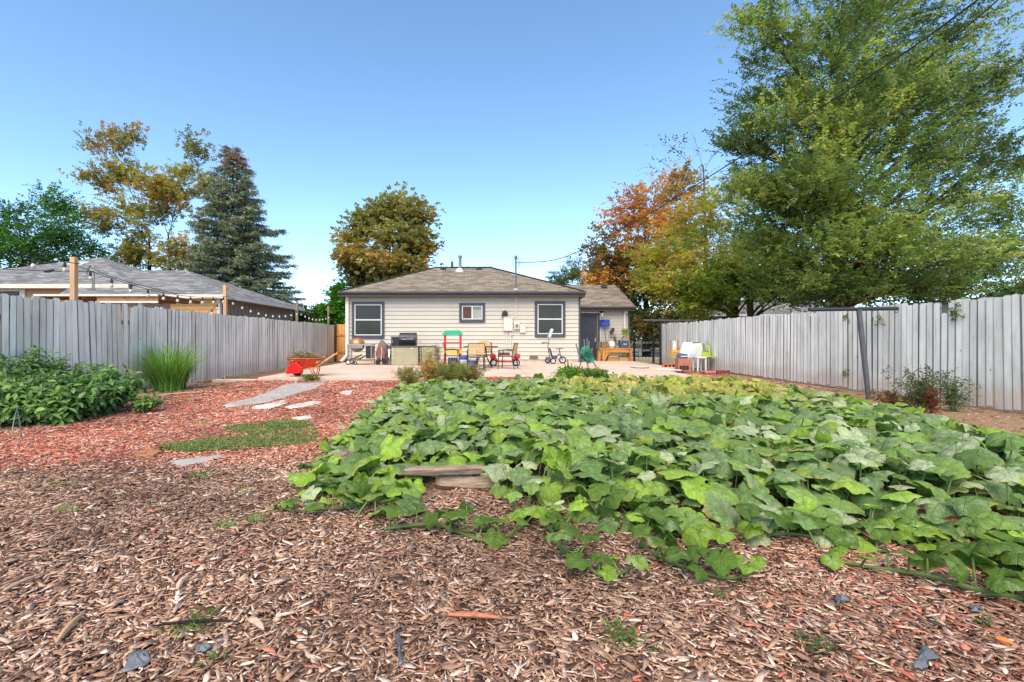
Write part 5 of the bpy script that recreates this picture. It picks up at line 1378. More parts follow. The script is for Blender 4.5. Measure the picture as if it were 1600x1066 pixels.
runner([(1180, 850), (1240, 846), (1330, 860), (1400, 850), (1470, 872)], 16, 5, 'squash runner lying just inside the bed edge below big dusty leaves')
runner([(1610, 906), (1550, 894), (1480, 868), (1420, 846)], 14, 6, 'second squash runner above the longest one with broad pale leaves', .012, .14, .24)
runner([(560, 800), (520, 806), (470, 808), (430, 800)], 9, 7, 'squash runner poking out toward the brown mulch beside the grass', .008, .09, .16)
runner([(700, 838), (740, 842), (790, 832)], 6, 8, 'small leafy squash side shoot under the fallen log', .007, .08, .12)
runner([(930, 800), (980, 822), (1060, 846), (1120, 850)], 12, 9, 'squash runner at the middle of the front edge with large leaves', .01, .16, .26)

# flower and bare stalks
def blossom(px, py, d, label):
    x, y, z = P(px, py, d); root = thing('squash_blossom', label, 'flower', (x, y, z))
    mb = MB()
    for k in range(5):
        a = k * 1.2566; c, s = math.cos(a), math.sin(a); t = Vector((-s, c, 0)); o = Vector((c, s, 0))
        p0, p1_, p2 = Vector((x, y, z)), Vector((x, y, z + .02)) + o * .03, Vector((x, y, z + .03)) + o * .07
        mb.add([p0, p1_ + t * .024, p2, p1_ - t * .024], [(0, 1, 2, 3)])
    mb.build('petals', pm('orange petals', col(236, 168, 60), .5, 0, .15, 30, .001), root)
    MB().tube([(x, y, z), (x, y + .02, z - .2)], .006, 6).build('stem', stemm, root)
blossom(957, 726, 3.7, 'orange squash blossom amid green leaves'); 

# ------------------------------------------------------------------ old logs edging the bed
def log_mat():
    m, nt, out = newmat('weathered log wood')
    n1 = noise(nt, 28, 6, .7, stretch=(.12, 1, 1)); n2 = noise(nt, 80, 5, .7, stretch=(.08, 1, 1), seed=2)
    c = ramp(nt, n1, [(.3, col(92, 72, 58)), (.55, col(156, 134, 116)), (.75, col(184, 164, 146))])
    c = mix(nt, ramp(nt, n2, [(.55, 0.0), (.7, .8)]), c, col(78, 60, 48))
    bsdf(nt, out, c, .9, 0, math_(nt, 'ADD', n1, n2), .015, .15)
    return m
lgm = log_mat()
def log(a, b, r, label, flat=1.0, seed=0):
    rg = random.Random(seed); A, B = Vector(a), Vector(b); vs, fs = [], []; d = (B - A).normalized(); n, k = 14, 12
    up = Vector((0, 0, 1)); s = d.cross(up).normalized()
    prof = [1 + rg.uniform(-.12, .12) for _ in range(n)]
    for i in range(k + 1):
        t = i / k; p = A.lerp(B, t) + up * rg.uniform(-.004, .004)
        e = .78 if i in (0, k) else 1
        for j in range(n):
            q = 2 * math.pi * j / n; rr = r * e * (prof[j] + rg.uniform(-.05, .05))
            vs.append(p + s * math.cos(q) * rr + up * math.sin(q) * rr * flat + d * (rg.uniform(-.012, .012) if i in (0, k) else 0))
    for i in range(k):
        for j in range(n): fs.append((i * n + j, i * n + (j + 1) % n, (i + 1) * n + (j + 1) % n, (i + 1) * n + j))
    fs += [tuple(range(n - 1, -1, -1)), tuple(k * n + j for j in range(n))]
    return tag(MB().add(vs, fs).build('log', lgm, None, smooth=True), label, 'log', 'old logs edging the squash bed')
lz = 3.62
log(P(632, 737, lz) , P(756, 733, lz + .03), .043, 'topmost weathered grey log across the squash bed edge', .8, 1)
log(P(684, 754, lz + .06), P(772, 758, lz + .0), .075, 'broad flat grey timber sandwiched between two logs', .8, 2)
log(P(688, 779, lz - .09), P(770, 777, lz - .07), .046, 'lowest brown log lying on the mulch', .8, 3)
log(P(880, 742, 3.6), P(1000, 756, 3.45), .04, 'partly buried log end glimpsed between squash leaves', .8, 4)
log(P(538, 758, 3.7), P(596, 746, 3.8), .05, 'gnarled pale log stump end among leaves at the bed corner', .8, 6)
log(P(536, 760, 3.55), P(590, 768, 3.5), .02, 'peeling bark branch beside the stump end', .7, 7)
log(P(520, 714, 4.2), P(620, 700, 4.6), .04, 'half hidden side log under leaves near the grass patch', .8, 5)
# ------------------------------------------------------------------ shrubs and weeds
def lance_tpl():
    v = []; 
    for t, w_, z in ((0, .0, 0), (.2, .32, .03), (.5, .5, .05), (.8, .3, .0), (1, 0, -.08)):
        v += [(-w_, t, z + .10 * w_), (0, t, z - .0), (w_, t, z + .10 * w_)]
    f = []
    for k in range(4):
        for j in range(2): f.append([3 * k + j, 3 * k + j + 1, 3 * k + 4 + j, 3 * k + 3 + j])
    return np.array(v), np.array(f)
LV, LF = lance_tpl()
def shrub(name, label, cat, x, y, blobs, seed, ll, lw, pal, per, group=None, stemc=col(96, 92, 60), nl=9, twig=.3, upness=.6):
    """leafy shrub: many stems fanning from the base, each with real curved leaves"""
    rng = np.random.default_rng(seed); root = thing(name, label, cat, (x, y, 0), group)
    mb = MB(); pl = Pile()
    for (bx_, by_, bz_, rx, ry, rz_, n) in blobs:
        v = nrm(rng.normal(0, 1, (n, 3))); u = rng.uniform(0, 1, (n, 1)) ** .3
        q = np.array([bx_, by_, bz_]) + v * u * np.array([rx, ry, rz_])
        q[:, 2] = np.maximum(q[:, 2], .05)
        d = nrm(v * np.array([1, 1, .5]) + rng.normal(0, .4, (n, 3)) + np.array([0, -.15, upness]))
        for i in range(0, n, 4):
            f = Vector((x + (q[i, 0] - x) * .35 + rng.normal(0, .06), y + (q[i, 1] - y) * .35 + rng.normal(0, .06), 0)); Q = Vector(q[i])
            mb.tube(bez(f, f.lerp(Q, .5) + Vector((0, 0, .15 * rz_)), Q + Vector(d[i]) * twig * .6, 5), [.009, .008, .006, .005, .004, .003], 5, stemc)
        t = np.linspace(.05, 1, nl)
        side = nrm(np.cross(d, np.array([0, 0, 1.0]) + rng.normal(0, .2, (n, 3)))); 
        lo = q[:, None] + d[:, None] * (twig * t)[None, :, None]
        a = np.arange(nl) * 2.4 + rng.uniform(0, 6, (n, 1))
        up2 = nrm(np.cross(side, d))
        rad = side[:, None] * np.cos(a)[..., None] + up2[:, None] * np.sin(a)[..., None]
        Y = nrm(rad * .9 + d[:, None] * .45 - np.array([0, 0, .28]) + rng.normal(0, .2, (n, nl, 3))).reshape(-1, 3)
        Zv = nrm(np.array([0, 0, 1.0]) + rng.normal(0, .3, Y.shape) + .4 * np.repeat(d, nl, 0)); X = nrm(np.cross(Y, Zv)); Zv = np.cross(X, Y)
        sc = rng.uniform(.6, 1.2, len(Y)) * ll
        M = np.stack([X * (lw * rng.uniform(.8, 1.2, len(Y)))[:, None], Y * sc[:, None], Zv * sc[:, None]], -1)
        C = np.array(pal)[np.repeat(rng.integers(0, len(pal), n), nl)] * rng.uniform(.7, 1.25, (n * nl, 1))
        pl.add(*instance(LV, LF, M, lo.reshape(-1, 3), np.clip(C, .005, 1)))
    mb.build('stems', tintmat('shrub stem', .7, 0, .2, 20, .2), root)
    pl.build('leaves', tintmat('shrub leaf', .48, .3, .35, 12, .2), root, smooth=True)
    return root
gsh_ = [col(108, 146, 76, 1), col(96, 130, 68, 1), col(124, 158, 80, 1), col(82, 114, 62, .9)]
shrub('leafy_shrub', 'dense dark green lance-leaved shrub in front of the grey fence', 'shrub', -6.0, 7.0, [(-6.15, 6.7, .27, .62, .5, .2, 330), (-5.9, 7.2, .27, .42, .45, .2, 220), (-6.6, 6.7, .3, .5, .6, .2, 230), (-6.1, 6.5, .15, .6, .35, .13, 180), (-5.75, 7.5, .36, .25, .25, .16, 60)], 61, .13, .05, gsh_, 9, twig=.22)
shrub('leafy_shrub', 'taller airy green shrub behind the dense lance-leaved one', 'shrub', -6.6, 7.8, [(-6.95, 7.35, .55, .3, .5, .24, 150), (-6.6, 7.6, .45, .4, .3, .16, 80), (-6.95, 6.8, .42, .3, .5, .3, 110)], 62, .09, .045, [col(108, 144, 78, .9), col(126, 158, 86, .9), col(92, 124, 70, .85)], 9, twig=.26, upness=.8)
shrub('low_shrub', 'small bright leafy plant at the foot of the dense shrub', 'shrub', -5.15, 7.35, [(-5.15, 7.35, .12, .16, .12, .08, 26)], 63, .07, .05, [col(122, 158, 70, .75)], 9, twig=.1)
mb = MB()
for a, b, h in (((18, 680), (40, 664), .34), ((34, 690), (20, 650), .3)):
    p, q = gp_(a[0], a[1]), gp_(b[0] , b[1]); mb.tube(bez((*p, 0), ((p[0] + q[0]) / 2, (p[1] + q[1]) / 2, h * 1.7), (*q, .02), 12), .006, 6)
tag(mb.build('wire_hoop', pm('galvanised pipe', (0, 0, 0)), None, smooth=True), 'bent grey wire hoop poking out below the dense shrub', 'hoop')
# dead twig by the fence
x0, y0, z0 = P(112, 582, 7.2)
tag(MB().tube(bez((x0, 7.3, .5), (x0 + .02, 7.2, z0 - .05), P(119, 566, 7.2), 6), [.012, .012, .01, .009, .007, .005, .003], 6, col(60, 48, 42)).build('bare_branch', barkm, None), 'short bare dark branch sticking up behind the dense shrub', 'branch')
# ornamental grass clump
rng = np.random.default_rng(71); K = 900
ox, oy = wx(265, 10.25), 10.25
root = thing('ornamental_grass', 'tall bright green ornamental grass clump against the grey fence', 'grass clump', (ox, oy, 0))
a = rng.uniform(0, 6.28, K); r = rng.uniform(0, 1, K) ** .5 * .24
C = np.stack([col(108, 156, 62, 1), col(136, 182, 78, 1), col(86, 128, 60, 1), col(160, 196, 112, 1)])[rng.choice(4, K, p=[.35, .3, .25, .1])] * rng.uniform(.75, 1.2, (K, 1))
V, Fq, T = tuft_blades(rng, ox + r * np.cos(a) * 1.25, oy + r * np.sin(a), rng.uniform(.55, 1.22, K), rng.uniform(.012, .022, K), C, rng.uniform(.0, .75, K), np.zeros(K), 6, a + rng.normal(0, .7, K), .12)
npmesh('blades', V, Fq, T, grm, root)
# autumn weeds beside the bed and lettuce-like plants by the cages
def spray_plant(name, label, x, y, z0, h, w_, n, pal, seed, ll=.05, lw=.02, twig=.25, cat='plant', nl=10, group=None):
    rng = np.random.default_rng(seed); root = thing(name, label, cat, (x, y, z0), group)
    mb = MB(); Pt, Dd, Cc = [], [], []
    for i in range(n):
        a = rng.uniform(0, 6.28); r = abs(rng.normal(0, .5)) * w_; t = h * rng.uniform(.55, 1.05)
        f = Vector((x + .25 * r * math.cos(a), y + .25 * r * math.sin(a), z0)); q = Vector((x + r * math.cos(a), y + r * math.sin(a), z0 + t))
        path = bez(f, f.lerp(q, .5) + Vector((0, 0, .1 * h)), q, 5); c = np.array(pal[int(rng.integers(len(pal)))])
        mb.tube(path, [.006, .005, .005, .004, .003, .002], 4, tuple(c * .8 + .02), cap=False)
        for s in (1, 2, 3, 4, 5):
            for _ in range(2):
                Pt.append(path[s]); Dd.append(rng.normal(0, .7, 3) + np.array([0, 0, .7])); Cc.append(c * rng.uniform(.75, 1.25))
    mb.build('stems', tintmat('shrub stem'), root)
    V, Fq, T = leaves_on_twigs(rng, np.array(Pt), np.array(Dd), np.full(len(Pt), twig), nl, ll, lw, np.array(Cc), .1)
    npmesh('leaves', V, Fq, T, leafm, root)
    return root
wy = 11.3
spray_plant('tall_weed', 'rust brown drying weed at the patio edge before the deck boxes', wx(672, wy), wy, .06, .52, .4, 60, [col(196, 146, 74, .95), col(208, 164, 92, .95), col(164, 134, 74, .95)], 81, .05, .018, .16, 'weed', 9, 'weeds between squash bed and patio')
spray_plant('tall_weed', 'olive green bushy weed beneath the woven chairs view', wx(706, wy - .2), wy - .2, .06, .46, .62, 100, [col(132, 142, 74, .95), col(146, 148, 80, .95), col(112, 126, 66, .9)], 82, .05, .016, .16, 'weed', 9, 'weeds between squash bed and patio')
spray_plant('tall_weed', 'pale straw coloured low weed at the bed corner beside red mulch', wx(640, wy - .1), wy - .1, .06, .34, .5, 60, [col(170, 160, 104, .95), col(132, 138, 78, .95)], 83, .045, .016, .14, 'weed', 9, 'weeds between squash bed and patio')
spray_plant('tall_weed', 'slender green weed stem with pale flower heads before the deck boxes', wx(672, wy + .3), wy + .3, .06, .8, .16, 9, [col(146, 160, 74, .8), col(176, 176, 104, .8)], 84, .045, .018, .14, 'weed', 9, 'weeds between squash bed and patio')
spray_plant('tall_weed', 'reddish tipped weed below the folding table', wx(738, wy), wy, .06, .4, .4, 44, [col(170, 132, 92, .95), col(140, 138, 76, .95)], 85, .045, .016, .14, 'weed', 9, 'weeds between squash bed and patio')
spray_plant('leafy_weed', 'bright green feathery plant at the patio under the dead stalks', wx(888, 10.9), 10.9, .06, .34, .36, 60, [col(116, 164, 58, .75), col(132, 176, 70, .75)], 86, .06, .03, .14, 'plant', 9)
spray_plant('leafy_weed', 'dark green low plant inside the wire cage feet', wx(922, 10.9), 10.9, .06, .3, .42, 64, [col(96, 130, 66, .75), col(150, 166, 92, .75), col(172, 176, 74, .75)], 87, .09, .06, .12, 'plant', 7)
spray_plant('fence_weed', 'grey green bushy weed growing at the foot of the pale fence', wx(1438, 7.6), 7.6, 0, .56, .4, 26, [col(122, 132, 84, .75), col(104, 118, 72, .75)], 88, .05, .018, .2, 'weed', 9, 'weeds along the pale fence')
spray_plant('fence_weed', 'second sparse grey green weed under the broken fence board', wx(1490, 7.5), 7.5, 0, .5, .32, 16, [col(112, 128, 84, .75), col(96, 114, 76, .75)], 89, .045, .02, .18, 'weed', 8, 'weeds along the pale fence')
spray_plant('fence_weed', 'dead rust red weed stalk between the grey green weeds', wx(1456, 7.3), 7.3, 0, .34, .08, 8, [col(132, 72, 54, .75), col(150, 92, 66, .75)], 90, .04, .02, .1, 'weed', 9, 'weeds along the pale fence')
spray_plant('fence_weed', 'low dry brown weed beside the leaning steel post', wx(1396, 8.0), 8.0, 0, .22, .36, 16, [col(140, 100, 70, .75), col(150, 120, 80, .75)], 91, .04, .02, .1, 'weed', 8, 'weeds along the pale fence')
# vine leaves poking through the pale fence
for px, py, s, lb in ((1374, 499, .06, 'green vine leaves poking through the fence near the steel post'), (1323, 493, .05, 'small vine sprig over the fence top left of the steel post'), (1492, 482, .09, 'vine sprig hanging over the broad rounded boards'), (1321, 582, .045, 'little green vine tuft low on the pale fence')):
    d = F * (XR - .03) / (px - 748); c = P(px, py, d); K = 14
    root = thing('fence_vine', lb, 'vine', c, 'vine sprigs coming through the pale fence')
    pts = np.array(c) + rng.normal(0, 1, (K, 3)) * np.array([.01, s, s]); pts[:, 0] = np.minimum(pts[:, 0], XR - .015)
    V, Fq, T = leaves_on_twigs(rng, pts, rng.normal(0, 1, (K, 3)) * np.array([.2, 1, .6]) - np.array([.3, 0, .5]), np.full(K, s), 6, s * .7, s * .35, np.array(col(112, 132, 66, .75))[None] * rng.uniform(.7, 1.3, (K, 1)))
    npmesh('leaves', V, Fq, T, leafm, root)
    MB().tube([(XR + .03, c[1], c[2] + s), (XR - .02, c[1], c[2] + .5 * s), (XR - .04, c[1] + .3 * s, c[2] - s)], .004, 5, col(96, 100, 60)).build('stem', grm, root)
# dead stalks by the cages
mb = MB(); st = thing('dead_stalks', 'cluster of bare dark stalks rising from the feathery green plant', 'stalks', (wx(886, 11.2), 11.2, 0))
for q0, q1, y1_, r in ((888, 882, 566, .016), (890, 887, 563, .022), (893, 893, 567, .014), (895, 898, 571, .012)):
    p, e = P(q0, 592, 11.2), P(q1, y1_, 11.2); mb.tube(bez((p[0], 11.2, .02), ((p[0] + e[0]) / 2 + .02, 11.25, e[2] * .5), e, 6), [r, r, r * .9, r * .85, r * .8, r * .7, r * .5], 6, col(82, 58, 48))
mb.build('stem', barkm, st, smooth=True)

# ------------------------------------------------------------------ wheelbarrow
orange = pm('orange red barrow paint', col(214, 66, 34), .4, 0, .15, 5, .001, dirt=col(120, 60, 40))
handle = pm('varnished ash handle', col(196, 154, 88), .5, 0, .15, 8, .001)
rubber = pm('black rubber', col(34, 34, 34), .8, 0, .2, 10, .001)
D0 = 12.9; wb = thing('wheelbarrow', 'orange red wheelbarrow heaped with dry clippings by the patio corner', 'wheelbarrow', (wx(480, D0), D0, PZ))
def wl(u, v, z): # u along the barrow toward the handles, v across
    c, s = math.cos(R(12)), math.sin(R(12)); X = wx(478, D0) + u * c - v * s; Y = D0 + u * s + v * c; return Vector((X, Y, PZ + z * .82))
# tray: tapered tub
mb = MB()
rim = [(-.46, -.28), (-.34, -.34), (.28, -.38), (.44, -.30), (.44, .30), (.28, .38), (-.34, .34), (-.46, .28)]
bot = [(-.34, -.14), (-.28, -.18), (.16, -.2), (.24, -.17), (.24, .17), (.16, .2), (-.28, .18), (-.34, .14)]
vs = [wl(a, b, .58 + (.05 if a < -.4 else 0)) for a, b in rim] + [wl(a, b, .26) for a, b in bot] + [wl(a * .96, b * .95, .575 + (.05 if a < -.4 else 0)) for a, b in rim] + [wl(a * .95, b * .95, .275) for a, b in bot]
fs = [(i, (i + 1) % 8, 8 + (i + 1) % 8, 8 + i) for i in range(8)] + [tuple(8 + i for i in range(8))] + [(16 + i, 24 + i, 24 + (i + 1) % 8, 16 + (i + 1) % 8) for i in range(8)] + [tuple(24 + i for i in range(7, -1, -1))] + [(i, 16 + i, 16 + (i + 1) % 8, (i + 1) % 8) for i in range(8)]
tr = mb.add(vs, fs).build('tray', orange, wb)
mb = MB(); mb.tube([wl(a, b, .585 + (.05 if a < -.4 else 0)) for a, b in rim + rim[:1]], .012, 6); mb.build('rim', orange, tr, smooth=True)
for s in (-1, 1):
    MB().tube([wl(-.5, s * .06, .2), wl(.25, s * .22, .27), wl(.8, s * .28, .74)], .021, 8).build('handle', handle, wb, smooth=True)
    MB().tube([wl(.12, s * .2, .26), wl(.22, s * .22, .02), wl(.3, s * .22, .02), wl(.34, s * .22, .3)], .014, 6).build('leg', orange, wb, smooth=True)
    MB().tube([wl(-.05, s * .12, .27), wl(-.28, s * .06, .17)], .013, 6).build('brace', handle, wb)
whl = MB(); cw = wl(-.22, -.02, .205); whl.torus(cw, .125, .042, 'Y', 20, 8); wheel = whl.build('wheel', rubber, wb, smooth=True)
mb = MB(); mb.lathe([(.09, -.03), (.03, -.045), (.03, .045), (.09, .03)], cw, 'Y', 12); mb.build('rim', orange, wheel)
X_2 = lambda q: wx(q, D0 - .42)
rng = np.random.default_rng(91); K = 520
pts = np.array([list(wl(*q)) for q in zip(rng.uniform(-.38, .38, K), rng.uniform(-.28, .28, K), np.zeros(K))]); uu = rng.uniform(0, 1, K)
cx_, cy_ = wl(-.06, 0, 0).x, wl(-.06, 0, 0).y
rr_ = np.hypot(pts[:, 0] - cx_, (pts[:, 1] - cy_) * 1.4); pts[:, 2] = PZ + .43 + np.clip(.27 - .5 * rr_, 0, .27) * uu + .03
V, Fq, T = leaves_on_twigs(rng, pts, rng.normal(0, 1, (K, 3)) * np.array([1, 1, .4]), np.full(K, .14), 5, .07, .022, np.stack([col(216, 192, 160, .85), col(176, 150, 122, .8), col(140, 136, 90, .8)])[rng.choice(3, K)] * rng.uniform(.7, 1.2, (K, 1)))
o = npmesh('clippings', V, Fq, T, leafm); tag(o, 'heap of dry garden clippings in the orange red wheelbarrow', 'clippings', kind='stuff')
sl2 = MB(); D1 = D0 - .42
prof = [(446, 585), (449, 574), (455, 567.5), (462, 566), (473, 575), (471, 583)]
sl2.prism([(X_2(q), wz(py, D1)) for q, py in prof], D1, D1 + .06, 'Y')
tag(sl2.build('plastic_sled', pm('bright red plastic', col(208, 30, 26), .35, 0, .1, 4, .001), None, bevel=.015), 'bright red plastic sled leaning against the front of the wheelbarrow tray', 'sled')
spray_plant('patio_weed', 'little green weed in front of the wheelbarrow legs', wx(486, 12.2), 12.2, .05, .14, .3, 20, [col(122, 150, 70, .75)], 95, .04, .02, .08, 'weed', 7)

# ------------------------------------------------------------------ grills, hose reel, deck boxes
def X_(px, d): return wx(px, d)
steelb = pm('brushed grill steel', col(150, 142, 140), .4, .5, .2, 6, .001); blackp = pm('black enamel', col(44, 44, 48), .4, .1, .15, 5, .001)
d = 18.7; gx = X_(545, d); t = thing('charcoal_grill', 'charcoal grill cart with copper kettle lid under the first window', 'grill', (gx + .5, d, PZ))
cgx = X_(558, d); zt = wz(538.5, d)
copper = pm('copper lid', col(196, 128, 92), .3, .55, .2, 5, .001)
mb = MB(); mb.lathe([(.30, 0), (.30, .03), (.27, .12), (.19, .2), (.07, .245), (.0, .25)], (cgx, d, zt + .02), 'Z', 24); lid = mb.build('lid', copper, t, smooth=True)
MB().tube([(cgx - .07, d - .02, zt + .25), (cgx - .06, d - .02, zt + .34), (cgx + .06, d - .02, zt + .34), (cgx + .07, d - .02, zt + .25)], .014, 6).build('handle', blackp, lid, smooth=True)
mb = MB(); mb.lathe([(.05, -.30), (.2, -.24), (.28, -.12), (.3, 0)], (cgx, d, zt), 'Z', 24); mb.build('kettle_bowl', steelb, t, smooth=True)
mb = MB(); x1 = X_(584, d)
mb.bx(gx + .02, x1, d - .3, d - .22, zt - .03, zt + .015); mb.bx(cgx + .28, x1, d - .219, d + .28, zt - .025, zt + .01); mb.bx(gx + .02, cgx + .3, d - .33, d - .301, zt - .14, zt - .0)
mb.build('table', steelb, t, bevel=.004)
for x in (gx + .04, x1 - .03):
    for y in (d - .28, d + .25): MB().bx(x - .018, x + .018, y - .018, y + .018, .1 + PZ if x < cgx else PZ, zt - .03).build('leg', steelb, t)
mb = MB(); mb.bx(gx + .06, x1 - .05, d - .28, d + .24, PZ + .16, PZ + .19); 
for i in range(5): mb.tube([(gx + .1 + i * .1, d - .22, PZ + .22), (gx + .34 + i * .08, d + .1, PZ + .3 + .05 * (i % 3))], .022, 6)
mb.build('lower_rack', pm('rack dark steel', col(108, 96, 90), .6, .3, .2), t)
mb = MB(); mb.prism([(X_(574, d), PZ + .24), (X_(582.5, d), PZ + .24), (X_(583, d), zt - .05), (X_(573.5, d), zt - .05)], d - .25, d + .15, 'Y'); mb.build('charcoal_bin', blackp, t, bevel=.01)
for y in (d - .3, d + .26):
    mb = MB(); mb.torus((gx + .06, y, PZ + .1), .075, .028, 'Y', 16, 7); w_ = mb.build('wheel', rubber, t, smooth=True)
    MB().lathe([(.07, -.02), (.02, -.03), (.02, .03), (.07, .02)], (gx + .06, y, PZ + .1), 'Y', 12).build('rim', white, w_)
mb = MB(); mb.torus((gx + .34, d - .3, PZ + .07), .05, .022, 'Y', 14, 6); mb.build('caster', rubber, t, smooth=True)
# hose reel cart
d = 18.5; hx = X_(597, d); t = thing('hose_reel', 'red brown hose reel cart with domed cover next to the charcoal grill', 'hose reel', (hx, d, PZ))
rb = pm('red brown plastic', col(126, 76, 66), .5, 0, .15, 5, .001); tau = pm('taupe plastic', col(120, 100, 94), .5, 0, .15)
mb = MB(); mb.prism([(hx - .2, PZ + .12), (hx - .24, PZ + .5), (hx - .14, PZ + .82), (hx - .02, PZ + .98), (hx + .1, PZ + .86), (hx + .18, PZ + .74), (hx + .18, PZ + .12)], d - .05, d + .2, 'Y'); mb.build('side_panel', tau, t, bevel=.02)
mb = MB()
for k in range(5): mb.torus((hx - .03, d - .12 + k * .012, PZ + .44), .16 + .012 * (k % 2), .03, 'Y', 20, 6)
mb.lathe([(.13, -.16), (.13, .1)], (hx - .03, d, PZ + .44), 'Y', 18); mb.build('hose', rb, t, smooth=True)
mb = MB(); mb.prism([(hx - .17, PZ + .25), (hx - .14, PZ + .7), (hx + .12, PZ + .7), (hx + .14, PZ + .25)], d - .17, d - .155, 'Y'); mb.build('drum_cover', rb, t, bevel=.01)
MB().tube([(hx + .0, d - .19, PZ + .2), (hx + .04, d - .2, PZ + .45), (hx + .02, d - .19, PZ + .68)], .022, 6).build('band', pm('grey band', col(176, 162, 152), .5), t)
for s in (0, 1): MB().tube([(hx + .24 + s * .12, d - .1, PZ), (hx + .26 + s * .1, d - .05, PZ + .5), (hx + .22 + s * .1, d, PZ + .8)], .02, 6).build('handle', blackp, t, smooth=True)
mb = MB()
for s in (-.14, .12): mb.lathe([(.1, -.03), (.1, .03)], (hx + s, d - .1, PZ + .1), 'Y', 14)
mb.build('wheel', rubber, t)
# folded black chair frame with a white strap leaning beside the reel
d = 18.3; fx = X_(608, d); t = thing('folding_frame', 'folded black metal frame with pale strap leaning between reel and deck box', 'folded frame', (fx, d, PZ))
mb = MB()
for a, b in ((-.1, .0), (.02, .1), (-.02, .03)): mb.tube([(fx + a, d - .12, PZ), (fx + b, d, PZ + .75)], .014, 6)
mb.tube([(fx, d, PZ + .75), (fx + .1, d, PZ + .75)], .014, 6); mb.build('frame', blackp, t)
MB().bx(fx - .02, fx + .04, d - .09, d - .07, PZ + .3, PZ + .62).build('strap', white, t)
# pellet grill
d = 19.4; t = thing('pellet_grill', 'black barrel pellet grill with side hopper standing behind the deck boxes', 'grill', (X_(636, d), d, PZ))
xa, xb = X_(625, d), X_(651, d); zc, r = wz(531, d), .29
prof = [(d + r * math.cos(q) * .95, zc + r * math.sin(q)) for q in (math.pi * 2 * i / 18 for i in range(18))]
mb = MB(); mb.prism(prof, xa, xb, 'X'); bar = mb.build('barrel', blackp, t, smooth=True, bevel=.01)
MB().tube([(xa + .1, d - .33, zc + .02), (xb - .1, d - .33, zc + .02)], .014, 8).build('handle', steelb, bar)
MB().bx(xa + .08, xa + .27, d - .288, d - .262, zc + .12, zc + .145).build('badge', steelb, bar)
mb = MB(); mb.bx(X_(612.5, d), xa - .005, d - .2, d + .2, wz(541, d), wz(527.5, d)); hp = mb.build('hopper', blackp, t, bevel=.01)
MB().bx(X_(612, d), xa - .005, d - .22, d + .22, wz(527.3, d), wz(526, d)).build('lid', blackp, hp)
MB().bx(X_(614, d), X_(615, d), d - .215, d - .2, wz(536, d), wz(531, d)).build('dial', steelb, hp)
for x in (xa + .05, xb - .05):
    for y in (d - .2, d + .2): MB().tube([(x, y, PZ), (x, y, zc - .15)], .022, 6).build('leg', blackp, t)
MB().bx(xb, xb + .18, d - .2, d + .2, zc - .1, zc - .07).build('side_shelf', steelb, t)
# deck boxes
olive = pm('olive beige resin', col(156, 149, 120), .6, 0, .1, 3, .001); lidm = pm('dark resin lid', col(88, 82, 72), .6, 0, .12)
def deck_box(x0, x1, y0, dep, top, label, latch=True):
    t = thing('deck_box', label, 'deck box', ((x0 + x1) / 2, y0 + dep / 2, PZ), 'olive beige deck boxes')
    mb = MB(); n = 6; h = top - PZ - .06
    for i in range(n): mb.bx(x0 + .004, x1 - .004, y0 + .003 * (i % 2), y0 + dep, PZ + .02 + h * i / n + .002, PZ + .02 + h * (i + 1) / n - .004)
    mb.bx(x0 + .02, x1 - .02, y0 + .012, y0 + dep - .012, PZ, PZ + h); b = mb.build('body', olive, t, bevel=.004)
    MB().bx(x0 - .015, x1 + .015, y0 - .02, y0 + dep + .015, top - .045, top).build('lid', lidm, t, bevel=.01)
    if latch: MB().lathe([(.03, 0), (.03, -.03)], (x0 + (x1 - x0) * .77, y0 - .0, top - .1), 'Y', 12).build('latch', white, b)
    return t
deck_box(X_(613.5, 18.05), X_(653.5, 18.05), 18.05, .6, wz(541, 18.05), 'wider olive beige deck box with round latch under the pellet grill')
deck_box(X_(658.5, 18.15), X_(679, 18.15), 18.15, .55, wz(540.5, 18.15), 'narrower olive beige deck box standing nearer the toy stand', False)
t = thing('black_post', 'slim black metal stand between the two deck boxes', 'stand', (X_(655.5, 17.9), 17.9, PZ))
mb = MB()
for q in (654, 658): mb.tube([(X_(q, 17.9), 17.9, PZ - .0), (X_(q, 17.9), 17.9, wz(541, 17.9))], .018, 6)
mb.tube([(X_(654, 17.9), 17.9, wz(541, 17.9)), (X_(658, 17.9), 17.9, wz(541, 17.9))], .018, 6)
mb.build('frame', blackp, t)
spray_plant('dry_plant', 'dry white flowered stalks against the siding beside the narrower deck box', X_(684.5, 19.4), 19.4, PZ, .8, .28, 14, [col(196, 184, 168, .8), col(150, 138, 120, .8)], 97, .05, .03, .12, 'plant', 5)

# ------------------------------------------------------------------ toy market stand
d = 17.9; t = thing('toy_stand', 'red toy play stand with green roof against the siding', 'toy stand', (X_(708, d), d, PZ))
redp_ = pm('red toy plastic', col(206, 40, 40), .4, 0, .08, 4, .001); grnp = pm('green toy plastic', col(40, 160, 120), .4, 0, .08, 4, .001); yelp = pm('yellow toy plastic', col(222, 176, 78), .45, 0, .08, 4, .001); navy = pm('navy cloth', col(34, 40, 92), .8, 0, .2)
xa, xb = X_(694, d), X_(721, d); zr = wz(522.5, d)
mb = MB(); mb.prism([(xa - .06, zr), (xa + .06, zr + .15), (xb - .06, zr + .15), (xb + .06, zr)], d - .2, d + .2, 'Y'); rfo = mb.build('roof', grnp, t, bevel=.015)
MB().bx(xa - .055, xb + .055, d - .215, d - .201, zr - .03, zr + .03).build('roof_trim', grnp, rfo)
for x in (xa + .035, xb - .035):
    for y in (d - .14, d + .14): MB().bx(x - .035, x + .035, y - .035, y + .035, PZ, zr).build('post', redp_, t, bevel=.008)
